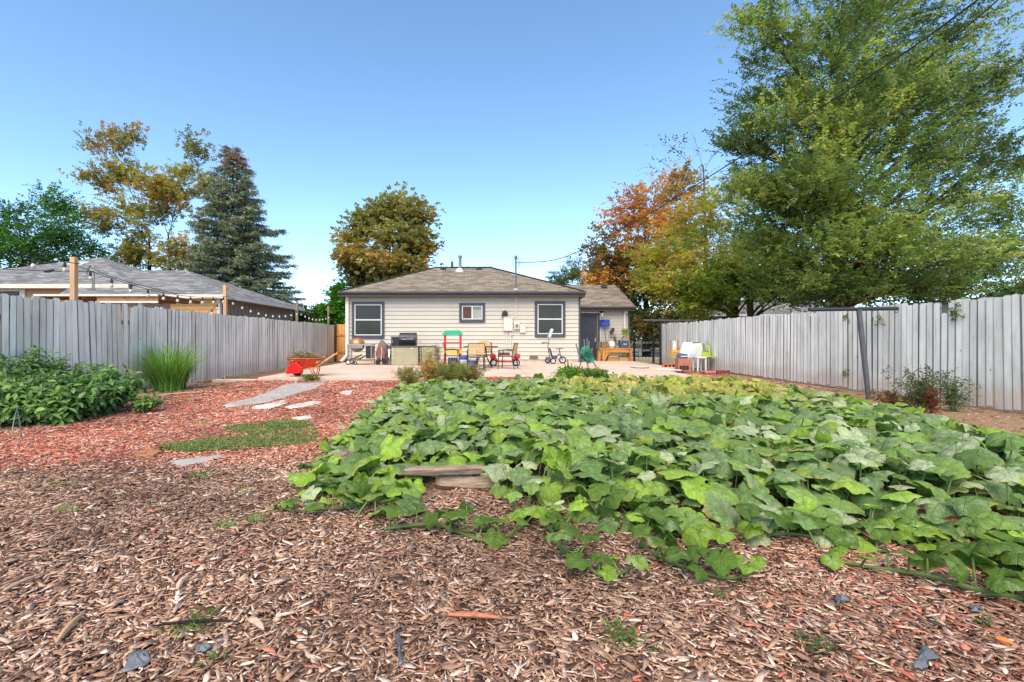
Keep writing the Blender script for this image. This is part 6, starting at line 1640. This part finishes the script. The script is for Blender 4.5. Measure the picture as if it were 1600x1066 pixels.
MB().bx(xa + .072, xb - .072, d + .1, d + .13, wz(536.5, d), wz(535, d)).build('crossbar', redp_, t)
MB().bx(xa - .04, xb + .06, d - .24, d - .18, wz(553, d), wz(546, d)).build('counter', yelp, t, bevel=.01)
mb = MB(); mb.bx(X_(700.5, d), X_(715, d), d - .177, d - .16, wz(571, d), wz(558, d)); mb.build('front_cloth', navy, t)
mb = MB()
for i in range(7): x = X_(699 + i * 2.6, d); mb.prism([(x - .03, wz(556, d)), (x + .03, wz(556, d)), (x, wz(560, d))], d - .182, d - .178, 'Y')
mb.build('scallop', white, t)
# ------------------------------------------------------------------ patio chairs and table
iron = pm('dark bronze chair iron', col(50, 44, 42), .5, .3, .15); tan = pm('tan woven strap', col(190, 160, 116), .75, 0, .18, 20, .001)
def make_chair():
    t = thing('woven_chair', 'tan woven strap patio chair turned away at the near side of the table', 'chair', (0, 0, 0), 'woven strap chairs round the table')
    W, S, B = .27, .42, .86
    for sx in (-1, 1):
        MB().tube([(sx * W, .26, 0), (sx * W, .24, S), (sx * W, .22, .62)], .016, 8).build('leg', iron, t, smooth=True)
        MB().tube([(sx * W, -.30, 0), (sx * W, -.22, S), (sx * W * .96, -.3, B)], .016, 8).build('leg', iron, t, smooth=True)
        MB().tube([(sx * W, .25, .62), (sx * (W + .015), .05, .64), (sx * W, -.26, .62)], .018, 8).build('armrest', iron, t, smooth=True)
    f = MB(); f.tube([(-W, .25, S), (W, .25, S), (W, -.23, S), (-W, -.23, S), (-W, .25, S)], .015, 6); f.tube([(-W * .96, -.3, B), (W * .96, -.3, B)], .016, 8); f.tube([(-W, -.245, .5), (W, -.245, .5)], .013, 6); f.tube([(-W, -.27, .14), (W, -.27, .14)], .009, 6)
    f.build('frame', iron, t, smooth=True)
    b = MB()
    for i in range(6):
        x = -W + .045 + i * (2 * W - .09) / 5; b.beam((x, -.262, .5), (x, -.312, B), .05, .006)
    for i in range(5):
        z = .53 + i * .072; b.beam((-W, -.258 - .05 * (z - .5) / .36, z), (W, -.258 - .05 * (z - .5) / .36, z), .006, .045)
    b.build('backrest', tan, t)
    s = MB()
    for i in range(7):
        x = -W + .04 + i * (2 * W - .08) / 6; s.beam((x, -.23, S + .008), (x, .25, S + .008), .056, .006)
    for i in range(6):
        y = -.19 + i * .08; s.beam((-W, y, S + .014), (W, y, S + .014), .056, .006)
    s.build('seat', tan, t)
    return t
ch = make_chair()
c2, c3, c4 = copy_tree(ch), copy_tree(ch), copy_tree(ch)
place(ch, (X_(743.5, 15.2), 15.4, PZ), R(4))
place(c2, (X_(706, 16.7), 16.7, PZ), R(-82)); c2['label'] = 'tan woven strap patio chair side-on before the toy stand'
place(c3, (X_(793, 16.0), 16.0, PZ), R(72)); c3['label'] = 'tan woven strap patio chair side-on before the red toy wagon'
place(c4, (X_(757, 17.6), 17.7, PZ), R(176)); c4['label'] = 'tan woven strap patio chair on the house side of the table'
# rounded top of the far chair's cushion
t = thing('chair_cushion', 'rounded tan cushion on the back of the house side chair', 'cushion', (X_(756, 17.85), 17.75, .8))
mb = MB(); cz = wz(540, 17.9); cx_ = X_(756, 17.9)
mb.prism([(cx_ + .27 * math.cos(q) * (1 if abs(math.cos(q)) < .7 else .95), cz + .22 * max(-.6, math.sin(q))) for q in (2 * math.pi * i / 20 for i in range(20))], 17.56, 17.63, 'Y')
mb.build('pad', tan, t, bevel=.02)
d = 16.5; t = thing('patio_table', 'dark topped patio table among the woven chairs', 'table', (X_(752, d), d, PZ))
tt = pm('dark table top', col(70, 58, 52), .4, 0, .15); xa, xb = X_(724, d), X_(779, d)
MB().lathe([(.0, .72), (.6, .72), (.62, .735), (.6, .752), (.0, .752)], (X_(751, d), d, PZ), 'Z', 32).build('tabletop', tt, t)
for a in (45, 135, 225, 315):
    c, s = math.cos(R(a)), math.sin(R(a)); cx_ = X_(755, d); MB().tube([(cx_ + .12 * c, d + .12 * s, PZ + .72), (cx_ + .16 * c, d + .16 * s, PZ + .4), (cx_ + .42 * c, d + .42 * s, PZ)], .02, 8).build('leg', iron, t, smooth=True)
MB().torus((X_(755, d), d, PZ + .4), .17, .012, 'Z', 18, 6).build('ring', iron, t, smooth=True)
# things under and beside the chairs
bluep = pm('blue plastic', col(44, 82, 158), .4, 0, .12, 5, .001)
d = 16.4
mb = MB(); mb.lathe([(.0, 0), (.13, 0), (.16, .2), (.145, .2), (.12, .01)], (X_(739, d), d, PZ + .05), 'Z', 18); bk = thing('toy_bucket', 'blue bucket on a pale tray beneath the near chair', 'bucket', (X_(739, d), d, PZ)); mb.build('body', bluep, bk, smooth=True)
MB().torus((X_(739, d), d, PZ + .22), .14, .006, 'Y', 10, 5, arc=math.pi).build('handle', iron, bk)
tag(MB().bx(X_(730, d), X_(756, d), d - .18, d + .25, PZ + .005, PZ + .04).build('plastic_tray', white, None, bevel=.012), 'flat white plastic tray beneath the near woven chair', 'tray')
d = 17.4; t = thing('toy_bag', 'blue and white cloth bag beside the toy stand', 'bag', (X_(725.5, d), d, PZ))
mb = MB(); mb.lathe([(.0, 0), (.15, 0), (.17, .12), (.15, .3), (.1, .38), (.0, .4)], (X_(725.5, d), d, PZ), 'Z', 12); mb.build('body', pm('white cloth', col(206, 204, 206), .85, 0, .15, 12, .006), t, smooth=True)
mb = MB(); mb.lathe([(.155, .24), (.162, .3), (.11, .4), (.0, .43)], (X_(725.5, d), d, PZ), 'Z', 12); mb.build('top', bluep, t, smooth=True)
# red toy wagon trike
d = 17.6; t = thing('toy_wagon', 'red toy wagon with white rimmed wheels behind the side-on chair', 'toy wagon', (X_(789, d), d, PZ))
wr = pm('wagon red', col(176, 34, 40), .35, 0, .12, 4, .001)
xa, xb = X_(772, d), X_(805, d)
mb = MB(); mb.prism([(xa, PZ + .34), (xa + .12, PZ + .14), (xb - .12, PZ + .14), (xb, PZ + .34), (xb - .05, PZ + .36), (xb - .15, PZ + .2), (xa + .15, PZ + .2), (xa + .05, PZ + .36)], d - .18, d + .18, 'Y'); mb.build('body', wr, t, bevel=.01)
for x in (X_(771, d), X_(806.5, d)):
    for s in (-.2, .2):
        mb = MB(); mb.torus((x, d + s, PZ + .13), .105, .026, 'Y', 18, 7); w_ = mb.build('wheel', rubber, t, smooth=True)
        MB().torus((x, d + s, PZ + .13), .075, .014, 'Y', 16, 6).build('rim', white, w_)
        MB().lathe([(.025, -.02), (.025, .02)], (x, d + s, PZ + .13), 'Y', 10).build('hub', white, w_)
    MB().lathe([(.0, -.27), (.09, -.25), (.12, -.1), (.12, .1), (.09, .25), (.0, .27)], (x + (.03 if x > 1.2 else -.02), d, PZ + .36), 'Y', 14).build('fender', wr, t, smooth=True)
mb = MB(); mb.bx(xa + .15, xb - .2, d - .15, d + .15, PZ + .34, PZ + .5); mb.build('seat', pm('maroon seat', col(96, 44, 50), .6), t, bevel=.03)
mb = MB()
for i in range(5): mb.box((xa + .24 + i * .09, d - .19, PZ + .27), (.05, .012, .1), (0, .2 * (i % 2), 0))
mb.build('decal', white, t)
# ------------------------------------------------------------------ child's push tricycle
d = 19.3; t = thing('push_tricycle', 'black child push tricycle with raised pale canopy below the second tall window', 'tricycle', (X_(866, d), d, PZ))
frame = pm('black tube', col(40, 40, 44), .4, .2, .12)
def wheel(x, y, r, name='wheel'):
    mb = MB(); mb.torus((x, y, PZ + r), r * .8, r * .2, 'Y', 18, 7); w_ = mb.build(name, rubber, t, smooth=True)
    m2 = MB(); m2.torus((x, y, PZ + r), r * .55, r * .1, 'Y', 16, 5)
    for k in range(6): a = k * math.pi / 3; m2.beam((x, y, PZ + r), (x + r * .55 * math.cos(a), y, PZ + r + r * .55 * math.sin(a)), .012, .012)
    m2.build('rim', white, w_)
wheel(X_(863, d), d - .22, .12); wheel(X_(857, d), d + .22, .12); wheel(X_(879, d), d, .15)
MB().tube([(X_(858, d), d, PZ + .16), (X_(868, d), d, PZ + .24), (X_(873.5, d), d, PZ + .4)], .022, 8).build('frame', frame, t, smooth=True)
MB().tube([(X_(861, d), d - .22, PZ + .12), (X_(859, d), d, PZ + .15), (X_(857, d), d + .22, PZ + .12)], .014, 6).build('axle', frame, t)
MB().tube([(X_(879, d), d, PZ + .15), (X_(875.5, d), d, PZ + .33), (X_(874, d), d, PZ + .58)], .02, 8).build('fork', frame, t, smooth=True)
MB().tube([(X_(868.5, d), d - .1, PZ + .59), (X_(874, d), d, PZ + .61), (X_(880, d), d + .1, PZ + .62)], .016, 6).build('handlebar', frame, t, smooth=True)
MB().box((X_(865.5, d), d, PZ + .3), (.24, .22, .05), (0, R(-6), 0)).build('seat', frame, t, bevel=.02)
MB().box((X_(860.5, d), d, PZ + .46), (.05, .22, .34), (0, R(-16), 0)).build('backrest', frame, t, bevel=.02)
MB().tube([(X_(859, d), d, PZ + .2), (X_(856, d), d, PZ + .72), (X_(857.5, d), d, PZ + .82), (X_(854, d), d - .03, PZ + .86), (X_(847.5, d), d - .03, PZ + .84)], .016, 8).build('push_handle', frame, t, smooth=True)
MB().tube([(X_(848, d), d - .14, PZ + .86), (X_(847.3, d), d, PZ + .83), (X_(848, d), d + .14, PZ + .86)], .018, 6).build('grip', frame, t)
mb = MB(); a, b = Vector((X_(857.8, d), d, wz(528, d))), Vector((X_(862.5, d), d, wz(514, d))); mb.beam(a, b, .34, .1); mb.build('canopy', pm('pale canopy cloth', col(184, 194, 200), .8, 0, .1), t, bevel=.03)
MB().tube([(X_(857, d), d, PZ + .8), tuple(a)], .012, 6).build('canopy_rod', frame, t)
mb = MB(); mb.bx(X_(853.5, d), X_(860, d), d - .16, d + .16, PZ + .13, PZ + .27); mb.build('basket', pm('grey basket', col(84, 84, 88), .7), t, bevel=.02)
MB().bx(X_(862, d), X_(871, d), d - .06, d + .06, PZ + .2, PZ + .26).build('step', bluep, t, bevel=.01)
# ------------------------------------------------------------------ tomato cages with hose
d = 11.4; t = thing('tomato_cage', 'inverted wire tomato cages wound with green hose before the dark door', 'tomato cage', (X_(918, d), d, 0))
wire = pm('galvanised wire', col(150, 156, 150), .4, .5, .1); dwire = pm('dark coated wire', col(54, 70, 62), .5, .2, .1); hosem = pm('green garden hose', col(54, 128, 98), .45, 0, .15, 12, .001)
ctr = Vector((X_(917, d), d, wz(564, d)))
mb = MB()
for a in range(0, 360, 60):
    c, s = math.cos(R(a + 15)), math.sin(R(a + 15)); mb.tube([ctr + Vector((c * .14, s * .14, .02)), (ctr.x + c * .46 + .08, d + s * .40, .04)], .007, 5)
mb.torus(ctr, .15, .006, 'Z', 20, 5); mb.torus((ctr.x + .02, d, .3), .27, .006, 'Z', 22, 5); mb.build('lower_cage', dwire, t)
mb = MB()
for q, yt in ((901, 537), (913, 530.5), (918, 529), (921, 533), (926, 544)): 
    mb.tube([(X_(q * .55 + 917 * .45, d), d + .02, wz(566, d)), (X_(q, d), d + .03, wz(yt, d))], .009, 6)
mb.tube([(X_(899.5, d), d, wz(537, d)), (X_(906, d), d, wz(563, d))], .012, 6)
mb.build('stake', wire, t)
hs = MB(); rg = random.Random(4)
hroot = thing('garden_hose', 'coiled green garden hose hung over the wire tomato cages', 'hose', tuple(ctr))
for k in range(14):
    pts = []; o = rg.uniform(-.03, .03); ra, rb2, tl = rg.uniform(.07, .12), rg.uniform(.13, .2), rg.uniform(.3, .75)
    for i in range(22):
        a = 2 * math.pi * i / 21; u, v = ra * math.cos(a), rb2 * math.sin(a) * (1 + .25 * math.cos(a))
        x = X_(915.5, d) + u * math.cos(tl) + v * math.sin(tl) + o; z = wz(554.5, d) - u * math.sin(tl) * -.4 - v * math.cos(tl) * 1.0 + o
        pts.append((x, d - .1 + .014 * (k - 7) + .02 * math.sin(3 * a), z))
    hs.tube(pts, .009, 6)
hs.build('coil', hosem, hroot, smooth=True)
# ------------------------------------------------------------------ bench with things on it
pinew = pm('orange pine bench', col(190, 128, 62), .6, 0, .2, 6, .001, stretch=(.15, 1, 1)); lum = tintmat('lumber', .75, 0, .2, 14, .25, (.1, 1, 1))
d = 21.5; t = thing('pine_bench', 'orange pine work bench standing against the wing wall', 'bench', (X_(962, d), d, PZ))
xa, xb, zt = X_(935, d), X_(988.5, d), wz(544, d)
MB().bx(xa, xb, d - .06, d + .5, zt - .035, zt).build('top', pinew, t, bevel=.005)
for x in (X_(937, d), X_(943, d), X_(985.5, d)): MB().bx(x - .05, x + .05, d - .03 + (.08 if x < X_(940, d) else 0), d + .06 + (.08 if x < X_(940, d) else 0), PZ, zt - .037).build('leg', pinew, t)
for x in (X_(938, d), X_(985.5, d)): MB().bx(x - .05, x + .05, d + .4, d + .48, PZ, zt - .037).build('leg', pinew, t)
mb = MB(); mb.bx(X_(945.5, d), X_(983, d), d - .02, d + .01, zt - .2, zt - .04); ap = mb.build('apron', pinew, t)
MB().bx(X_(953, d), X_(976, d), d - .035, d - .021, zt - .18, zt - .05).build('drawer', pinew, ap, bevel=.004)
MB().beam((X_(944, d), d + .02, PZ + .05), (X_(952, d), d + .02, zt - .06), .03, .1).build('brace', pinew, t)
for i, (z, a, b, c, lb) in enumerate(((.0, 950, 967, (176, 140, 86), 'lowest board of the lumber pile under the pine bench'), (.0, 968, 984, (190, 152, 96), 'pale board end next to the lowest board under the bench'), (.085, 951, 968, (160, 126, 78), 'darker middle board under the pine bench'), (.085, 969, 983, (182, 146, 92), 'middle board end by the bench leg'), (.17, 952, 966, (186, 150, 94), 'topmost board of the lumber under the bench'))):
    o = MB().bx(X_(a, d), X_(b, d), d + .08, d + .36, PZ + z + .002, PZ + z + .078, col(*c)).build('board', lum, None, bevel=.004); tag(o, lb, 'board', 'boards stored under the bench')
t = thing('wooden_crate', 'small brown slatted crate on the bench near the door', 'crate', (X_(945, d), d, zt))
mb = MB()
for i in range(3): mb.bx(X_(940, d), X_(950, d), d - .0, d + .012, zt + .01 + i * .095, zt + .09 + i * .095); mb.bx(X_(940, d), X_(950, d), d + .25, d + .262, zt + .01 + i * .095, zt + .09 + i * .095)
mb.build('slats', pm('brown crate wood', col(130, 100, 76), .8, 0, .25), t)
mb = MB(); mb.bx(X_(940, d), X_(941, d), d + .013, d + .249, zt + .002, zt + .29); mb.bx(X_(949, d), X_(950, d), d + .013, d + .249, zt + .002, zt + .29); mb.bx(X_(941, d), X_(949, d), d + .013, d + .249, zt + .002, zt + .02); mb.build('ends', pm('brown crate wood', (0, 0, 0)), t)
t = thing('wire_basket', 'little grey wire basket beside the crate at the bench end', 'basket', (X_(937.5, d), d, zt))
mb = MB()
for i in range(4): mb.torus((X_(937.5, d), d + .1, zt + .03 + i * .07), .06 + .006 * i, .005, 'Z', 12, 4)
for k in range(8): a = k * .785; mb.tube([(X_(937.5, d) + .06 * math.cos(a), d + .1 + .06 * math.sin(a), zt + .005), (X_(937.5, d) + .08 * math.cos(a), d + .1 + .08 * math.sin(a), zt + .25)], .004, 4)
mb.build('mesh', wire, t)
t = thing('propane_tank', 'white propane tank on the bench between crate and blue bin', 'gas tank', (X_(957.5, d), d, zt))
cx_ = X_(957.5, d)
mb = MB(); mb.lathe([(.1, .0), (.1, .02), (.14, .05), (.155, .1), (.155, .22), (.14, .28), (.08, .31), (.0, .32)], (cx_, d + .16, zt), 'Z', 24); mb.build('body', pm('white tank paint', col(214, 210, 204), .4, 0, .08), t, smooth=True)
mb = MB(); mb.torus((cx_, d + .16, zt + .37), .085, .012, 'Z', 16, 6); 
for a in (0, 2.1, 4.2): mb.tube([(cx_ + .085 * math.cos(a), d + .16 + .085 * math.sin(a), zt + .28), (cx_ + .085 * math.cos(a), d + .16 + .085 * math.sin(a), zt + .37)], .012, 6)
mb.build('collar', white, t, smooth=True); MB().lathe([(.03, 0), (.03, .05), (.012, .06), (.012, .09)], (cx_, d + .16, zt + .31), 'Z', 10).build('valve', pm('brass', col(170, 140, 70), .35, .8), t)
t = thing('storage_bin', 'dark blue storage bin on the bench under a purple cloth', 'bin', (X_(975.5, d), d, zt))
mb = MB(); mb.prism([(X_(970, d), zt + .002), (X_(983.5, d), zt + .002), (X_(984, d), zt + .3), (X_(968.5, d), zt + .3)], d + .0, d + .3, 'Y'); mb.build('body', pm('slate blue bin', col(66, 78, 104), .5, 0, .12), t, bevel=.012)
MB().bx(X_(968, d), X_(984.3, d), d - .015, d + .315, zt + .302, zt + .33).build('lid', pm('grey blue lid', col(98, 108, 128), .5), t, bevel=.01)
MB().bx(X_(974, d), X_(979, d), d - .012, d - .0, zt + .15, zt + .2).build('badge', pm('pale bin badge', col(160, 170, 180), .5), t)
o = crumple('purple_cloth', [(X_(966.5, d), d + .02), (X_(977, d), d + .0), (X_(978, d), d + .28), (X_(967, d), d + .27)], pm('purple cloth', col(120, 58, 98), .85, 0, .2, 10, .003), .07, 'crumpled purple cloth draped over the blue bin on the bench', 'cloth', None, 5, .3)
o.location.z = zt + .3
# shovels and plant
t = thing('snow_shovel', 'blue snow shovel standing upright against the wing siding', 'shovel', (X_(944, 22.1), 22.1, zt))
d2 = 22.15; xa, xb = X_(937.5, d2), X_(952.5, d2); za, zb = wz(511, d2), wz(499.5, d2)
bl_ = pm('royal blue plastic', col(34, 54, 146), .4, 0, .12, 4, .001)
mb = MB(); n = 9; vs = []; 
for k in (0, 1):
    for i in range(n):
        u = i / (n - 1); bow = .07 * math.sin(u * math.pi)
        for z in (za, zb): vs.append((xa + (xb - xa) * u, d2 + bow - k * .012, z))
fs = []
for k in (0, 1):
    for i in range(n - 1): o_ = k * 2 * n + 2 * i; fs.append((o_, o_ + 2, o_ + 3, o_ + 1))
fs += [(0, 1, 2 * n + 1, 2 * n), (2 * n - 2, 2 * n - 1, 4 * n - 1, 4 * n - 2)]
mb.add(vs, fs); mb.build('blade', bl_, t, smooth=True)
mb = MB()
for i in range(4): x = xa + (xb - xa) * (.2 + .2 * i); mb.beam((x, d2 - .02, za + .01), (x, d2 - .02, zb - .12), .014, .014)
mb.build('ribs', pm('pale blue scuff', col(96, 116, 182), .5), t)
MB().tube([(X_(944.5, d2), d2 + .03, za + .05), (X_(945.5, d2), d2 - .25, zt + .0)], .015, 8).build('handle', pm('dark ash handle', col(70, 62, 60), .6), t)
t = thing('spade', 'dark spade with rounded blade leaning beside the snow shovel', 'spade', (X_(955, d2), d2, zt))
mb = MB(); c = Vector((X_(956, d2), d2, wz(517.5, d2))); 
out_ = [(-.09, -.13), (.07, -.15), (.12, -.02), (.12, .1), (.05, .16), (-.05, .12), (-.1, 0)]
mb.prism([(c.x + a * .9 + b * .25, c.z + b) for a, b in out_], d2 - .012, d2 + .012, 'Y'); mb.build('blade', pm('dark spade steel', col(64, 58, 54), .55, .4, .2), t, bevel=.006)
MB().tube([(c.x - .04, d2 - .01, c.z - .1), (X_(953, d2), d2 - .28, zt + .0)], .016, 8).build('handle', pm('dark ash handle', (0, 0, 0)), t)
spray_plant('dry_bouquet', 'dry grassy stems between the spade and the propane tank', X_(960, d + .3), d + .3, zt, .55, .14, 10, [col(140, 132, 92, .8), col(110, 104, 74, .8)], 98, .05, .016, .12, 'plant', 6)
root = shrub('potted_plant', 'lime green broad leaved plant on a dark stalk above the blue bin', 'plant', X_(974, d + .3), d + .3, [(X_(979.5, d), d + .28, wz(520, d), .09, .07, .13, 20)], 99, .16, .07, [col(160, 196, 56, .8), col(140, 180, 50, .8)], 9, nl=4, twig=.06)
MB().tube(bez((X_(967, d), d + .35, zt + .1), (X_(972, d), d + .3, zt + .3), (X_(978.5, d), d + .28, wz(524, d)), 6), .016, 6, col(80, 72, 62)).build('stalk', barkm, root)
t = thing('wooden_stake', 'thin reddish wooden stake at the end of the bench by the downspout', 'stake', (X_(985, d - .2), d - .2, PZ))
MB().beam((X_(986, d - .2), d - .2, PZ), (X_(984, d - .2), d + .1, wz(513.5, d)), .04, .03).build('shaft', pm('reddish stake wood', col(150, 110, 92), .8, 0, .2), t)
tag(MB().lathe([(.0, 0), (.28, 0), (.32, .035), (.30, .04), (.27, .012), (.0, .012)], (X_(1000, 16.4), 16.4, PZ + .001), 'Z', 22).build('shallow_pan', pm('pale pan', col(180, 168, 156), .5), None, smooth=True), 'shallow pale round pan on the patio before the iron gate', 'pan')

# ------------------------------------------------------------------ clutter by the pale fence
d = 16.6
t = thing('green_chair', 'lime green plastic chair with slotted back by the pale fence', 'chair', (X_(1109, d), d, 0), 'moulded chairs by the pale fence')
lime = pm('lime green plastic', col(160, 176, 58), .4, 0, .08, 4, .001); chrome = pm('chrome tube', col(170, 172, 172), .25, .9, .1)
xa, xb = X_(1103, d), X_(1116, d); zs = wz(557, d); zb = wz(539.5, d)
mb = MB()   # slotted back shell built from rails
wd_ = xb - xa
for (u0, u1, v0, v1) in ((0, 1, .0, .36), (0, .12, .36, .82), (.88, 1, .36, .82), (.12, .88, .43, .5), (.12, .88, .57, .64), (.12, .88, .71, .82), (.04, .96, .82, 1)):
    h_ = zb - zs; mb.add([(xa + wd_ * u, d + .24 + .1 * v + k * .012 - .05 * (1 - abs(2 * u - 1)) * -1, zs + h_ * v) for k in (0, 1) for u, v in ((u0, v0), (u1, v0), (u1, v1), (u0, v1))], [(0, 1, 2, 3), (7, 6, 5, 4), (0, 4, 5, 1), (1, 5, 6, 2), (2, 6, 7, 3), (3, 7, 4, 0)])
mb.build('backrest', lime, t)
mb = MB(); mb.bx(xa, xb, d - .16, d + .25, zs - .03, zs); mb.build('seat', lime, t, bevel=.015)
for x in (xa + .02, xb - .02):
    MB().tube([(x, d - .14, zs - .03), (x, d - .18, .06)], .012, 6).build('leg', chrome, t); MB().tube([(x, d + .2, zs - .03), (x, d + .3, .06)], .012, 6).build('leg', chrome, t)
d = 16.3; t = thing('white_table', 'little white plastic table in front of the lime green chair', 'table', (X_(1092, d), d, 0))
xa, xb, zt2 = X_(1085, d), X_(1100, d), wz(557.5, d)
MB().bx(xa, xb, d - .22, d + .2, zt2 - .05, zt2).build('tabletop', white, t, bevel=.01)
for x in (xa + .03, xb - .03):
    for y in (d - .18, d + .16): MB().bx(x - .022, x + .022, y - .022, y + .022, .05, zt2 - .052).build('leg', white, t)
lg = pm('light grey plastic', col(204, 204, 198), .5, 0, .1, 4, .001)
d = 17.0; t = thing('plastic_tote', 'large upended pale grey plastic tote beside the lime chair', 'tote', (X_(1091, d), d, .1))
za, zb = wz(561, d), wz(536.5, d)
mb = MB(); mb.prism([(X_(1081, d), za), (X_(1099, d), za), (X_(1095.5, d), zb), (X_(1083, d), zb)], d - .1, d + .35, 'Y'); mb.build('body', lg, t, bevel=.03)
mb = MB(); mb.prism([(X_(1099.2, d), za), (X_(1103, d), za), (X_(1099, d), zb - .02), (X_(1095.8, d), zb)], d - .12, d + .37, 'Y'); mb.build('lid', pm('grey tote lid', col(128, 130, 132), .5), t, bevel=.01)
MB().bx(X_(1084, d), X_(1092, d), d - .05, d + .2, zb + .002, zb + .03).build('handle', blackp, t)
t = thing('plastic_sack', 'crumpled white plastic sack leaning on the pale grey tote', 'sack', (X_(1073, d - .2), d - .2, .1))
mb = MB(); rg = random.Random(9); n = 16; prof = [(.02, 0), (.2, .01), (.22, .2), (.19, .42), (.15, .55), (.12, .6), (.0, .56)]
vs, fs = [], []
for r_, h_ in prof:
    for j in range(n): a = 2 * math.pi * j / n; q = r_ * (1 + rg.uniform(-.16, .16)) * (1.0 + .22 * abs(math.cos(2 * a))); vs.append((X_(1074, d - .2) + q * math.cos(a) - .12 * (h_ - .3) * -1, d - .2 + q * .7 * math.sin(a), wz(560, d - .2) + h_ * .95))
for i in range(len(prof) - 1):
    for j in range(n): fs.append((i * n + j, i * n + (j + 1) % n, (i + 1) * n + (j + 1) % n, (i + 1) * n + j))
mb.add(vs, fs); mb.build('body', pm('white plastic film', col(218, 218, 216), .4, 0, .06, 10, .006), t, smooth=True)
mb = MB()
for q, py in ((1071, 542), (1074, 541), (1078, 538.5)): mb.lathe([(.016, 0), (.016, -.01)], (X_(q, d - .38), d - .37, wz(py, d - .38)), 'Y', 8)
mb.build('grommet', blackp, t)
d = 16.7; t = thing('tool_tub', 'low slate blue tub in front of the white sack', 'tub', (X_(1066, d), d, .1))
mb = MB(); mb.prism([(X_(1059, d), wz(560.5, d)), (X_(1072.5, d), wz(560.5, d)), (X_(1072, d), wz(553, d)), (X_(1062, d), wz(552, d))], d - .15, d + .2, 'Y'); mb.build('body', pm('slate blue tub', col(86, 98, 122), .5, 0, .2), t, bevel=.02)
MB().bx(X_(1061, d), X_(1073, d), d - .175, d - .151, wz(557.5, d), wz(556, d)).build('band', white, t)
d = 17.6
for i, (a, b, py, lb) in enumerate(((1048, 1063, 549, 'upper yellow timber in the clutter by the pale fence'), (1048, 1061, 553, 'middle yellow timber stacked by the pale fence'), (1048, 1060, 557, 'lower yellow timber resting over terracotta pots'))):
    o = MB().bx(X_(a, d), X_(b, d), d - .1, d + .2, wz(py + 1.6, d), wz(py - 1.6, d), col(214, 164, 70)).build('timber', lum, None, bevel=.006); tag(o, lb, 'timber', 'yellow timbers stacked by the pale fence')
t = thing('wooden_chair', 'upended brown wooden chair frame above the yellow timbers', 'chair', (X_(1055, d), d, .1))
wdm = pm('brown chair wood', col(150, 118, 90), .7, 0, .2)
for q in (1048.5, 1059.5): MB().bx(X_(q, d) - .018, X_(q, d) + .018, d + .0, d + .04, wz(549, d), wz(531.5, d)).build('leg', wdm, t)
MB().bx(X_(1051.5, d), X_(1057, d), d + .012, d + .03, wz(547, d), wz(533, d)).build('panel', lg, t)
MB().bx(X_(1057, d), X_(1068, d), d - .03, d + .2, wz(546.5, d), wz(543.5, d)).build('seat', pm('orange brown seat', col(176, 116, 66), .6), t, bevel=.006)
terr = pm('terracotta', col(196, 112, 76), .8, 0, .2, 8, .002)
d = 16.9
for i, (q, lb) in enumerate(((1039.5, 'terracotta pot lying nearest the black T post'), (1045, 'terracotta pot lying in the middle of three by the black T post'), (1051, 'terracotta pot lying below the yellow timbers'))):
    r_ = .085; c = (X_(q, d), d, .09 + r_)
    t = thing('terracotta_pot', lb, 'pot', (c[0], d, .09), 'terracotta pots lying by the pale fence')
    mb = MB(); mb.lathe([(.045, .2), (.06, .19), (.08, -.02), (.1, -.02), (.1, -.09), (.075, -.09), (.055, .15), (.0, .15)], c, 'Y', 16); mb.build('body', terr, t, smooth=True)
o = MB().beam((X_(1028, 15.8), 15.9, .14), (X_(1062, 15.8), 15.7, .12), .2, .03).build('white_plank', white, None, bevel=.006); tag(o, 'long white plank lying flat before the terracotta pots', 'plank')
d = 15.9
t = thing('planter_box', 'orange brown box with dark slots under the slate blue tub', 'box', (X_(1070, d), d, .05))
mb = MB(); mb.bx(X_(1060, d), X_(1080, d), d, d + .3, .06, wz(561, d)); mb.build('body', pm('reddish box', col(170, 104, 82), .8, 0, .25), t, bevel=.008)
mb = MB()
for i in range(3): mb.bx(X_(1062 + i * 5, d), X_(1066 + i * 5, d), d - .012, d - .0, .12, .26)
mb.build('slot', blackp, t)
d = 15.0
for i in range(7):
    q = 1121 + i * 2.9
    o = MB().box((X_(q, d), d + .02 * (i % 2), .06 + .05), (.055, .1, .1), (R(random.uniform(-8, 8)), R(random.uniform(-6, 6)), R(random.uniform(-10, 10))), ).build('brick', pm('dark red brick', col(126, 62, 56), .85, 0, .3, 12, .003), None, bevel=.006)
    tag(o, 'dark red brick standing in the short row by the pale fence', 'brick', 'row of bricks by the pale fence')
o = MB().bx(X_(1098, 15.6), X_(1122, 15.6), 15.4, 15.8, .03, .1).build('clay_slab', pm('pink clay slab', col(190, 110, 92), .85, 0, .2, 6, .003), None, bevel=.01); tag(o, 'pinkish clay slab on the ground next to the brick row', 'slab')
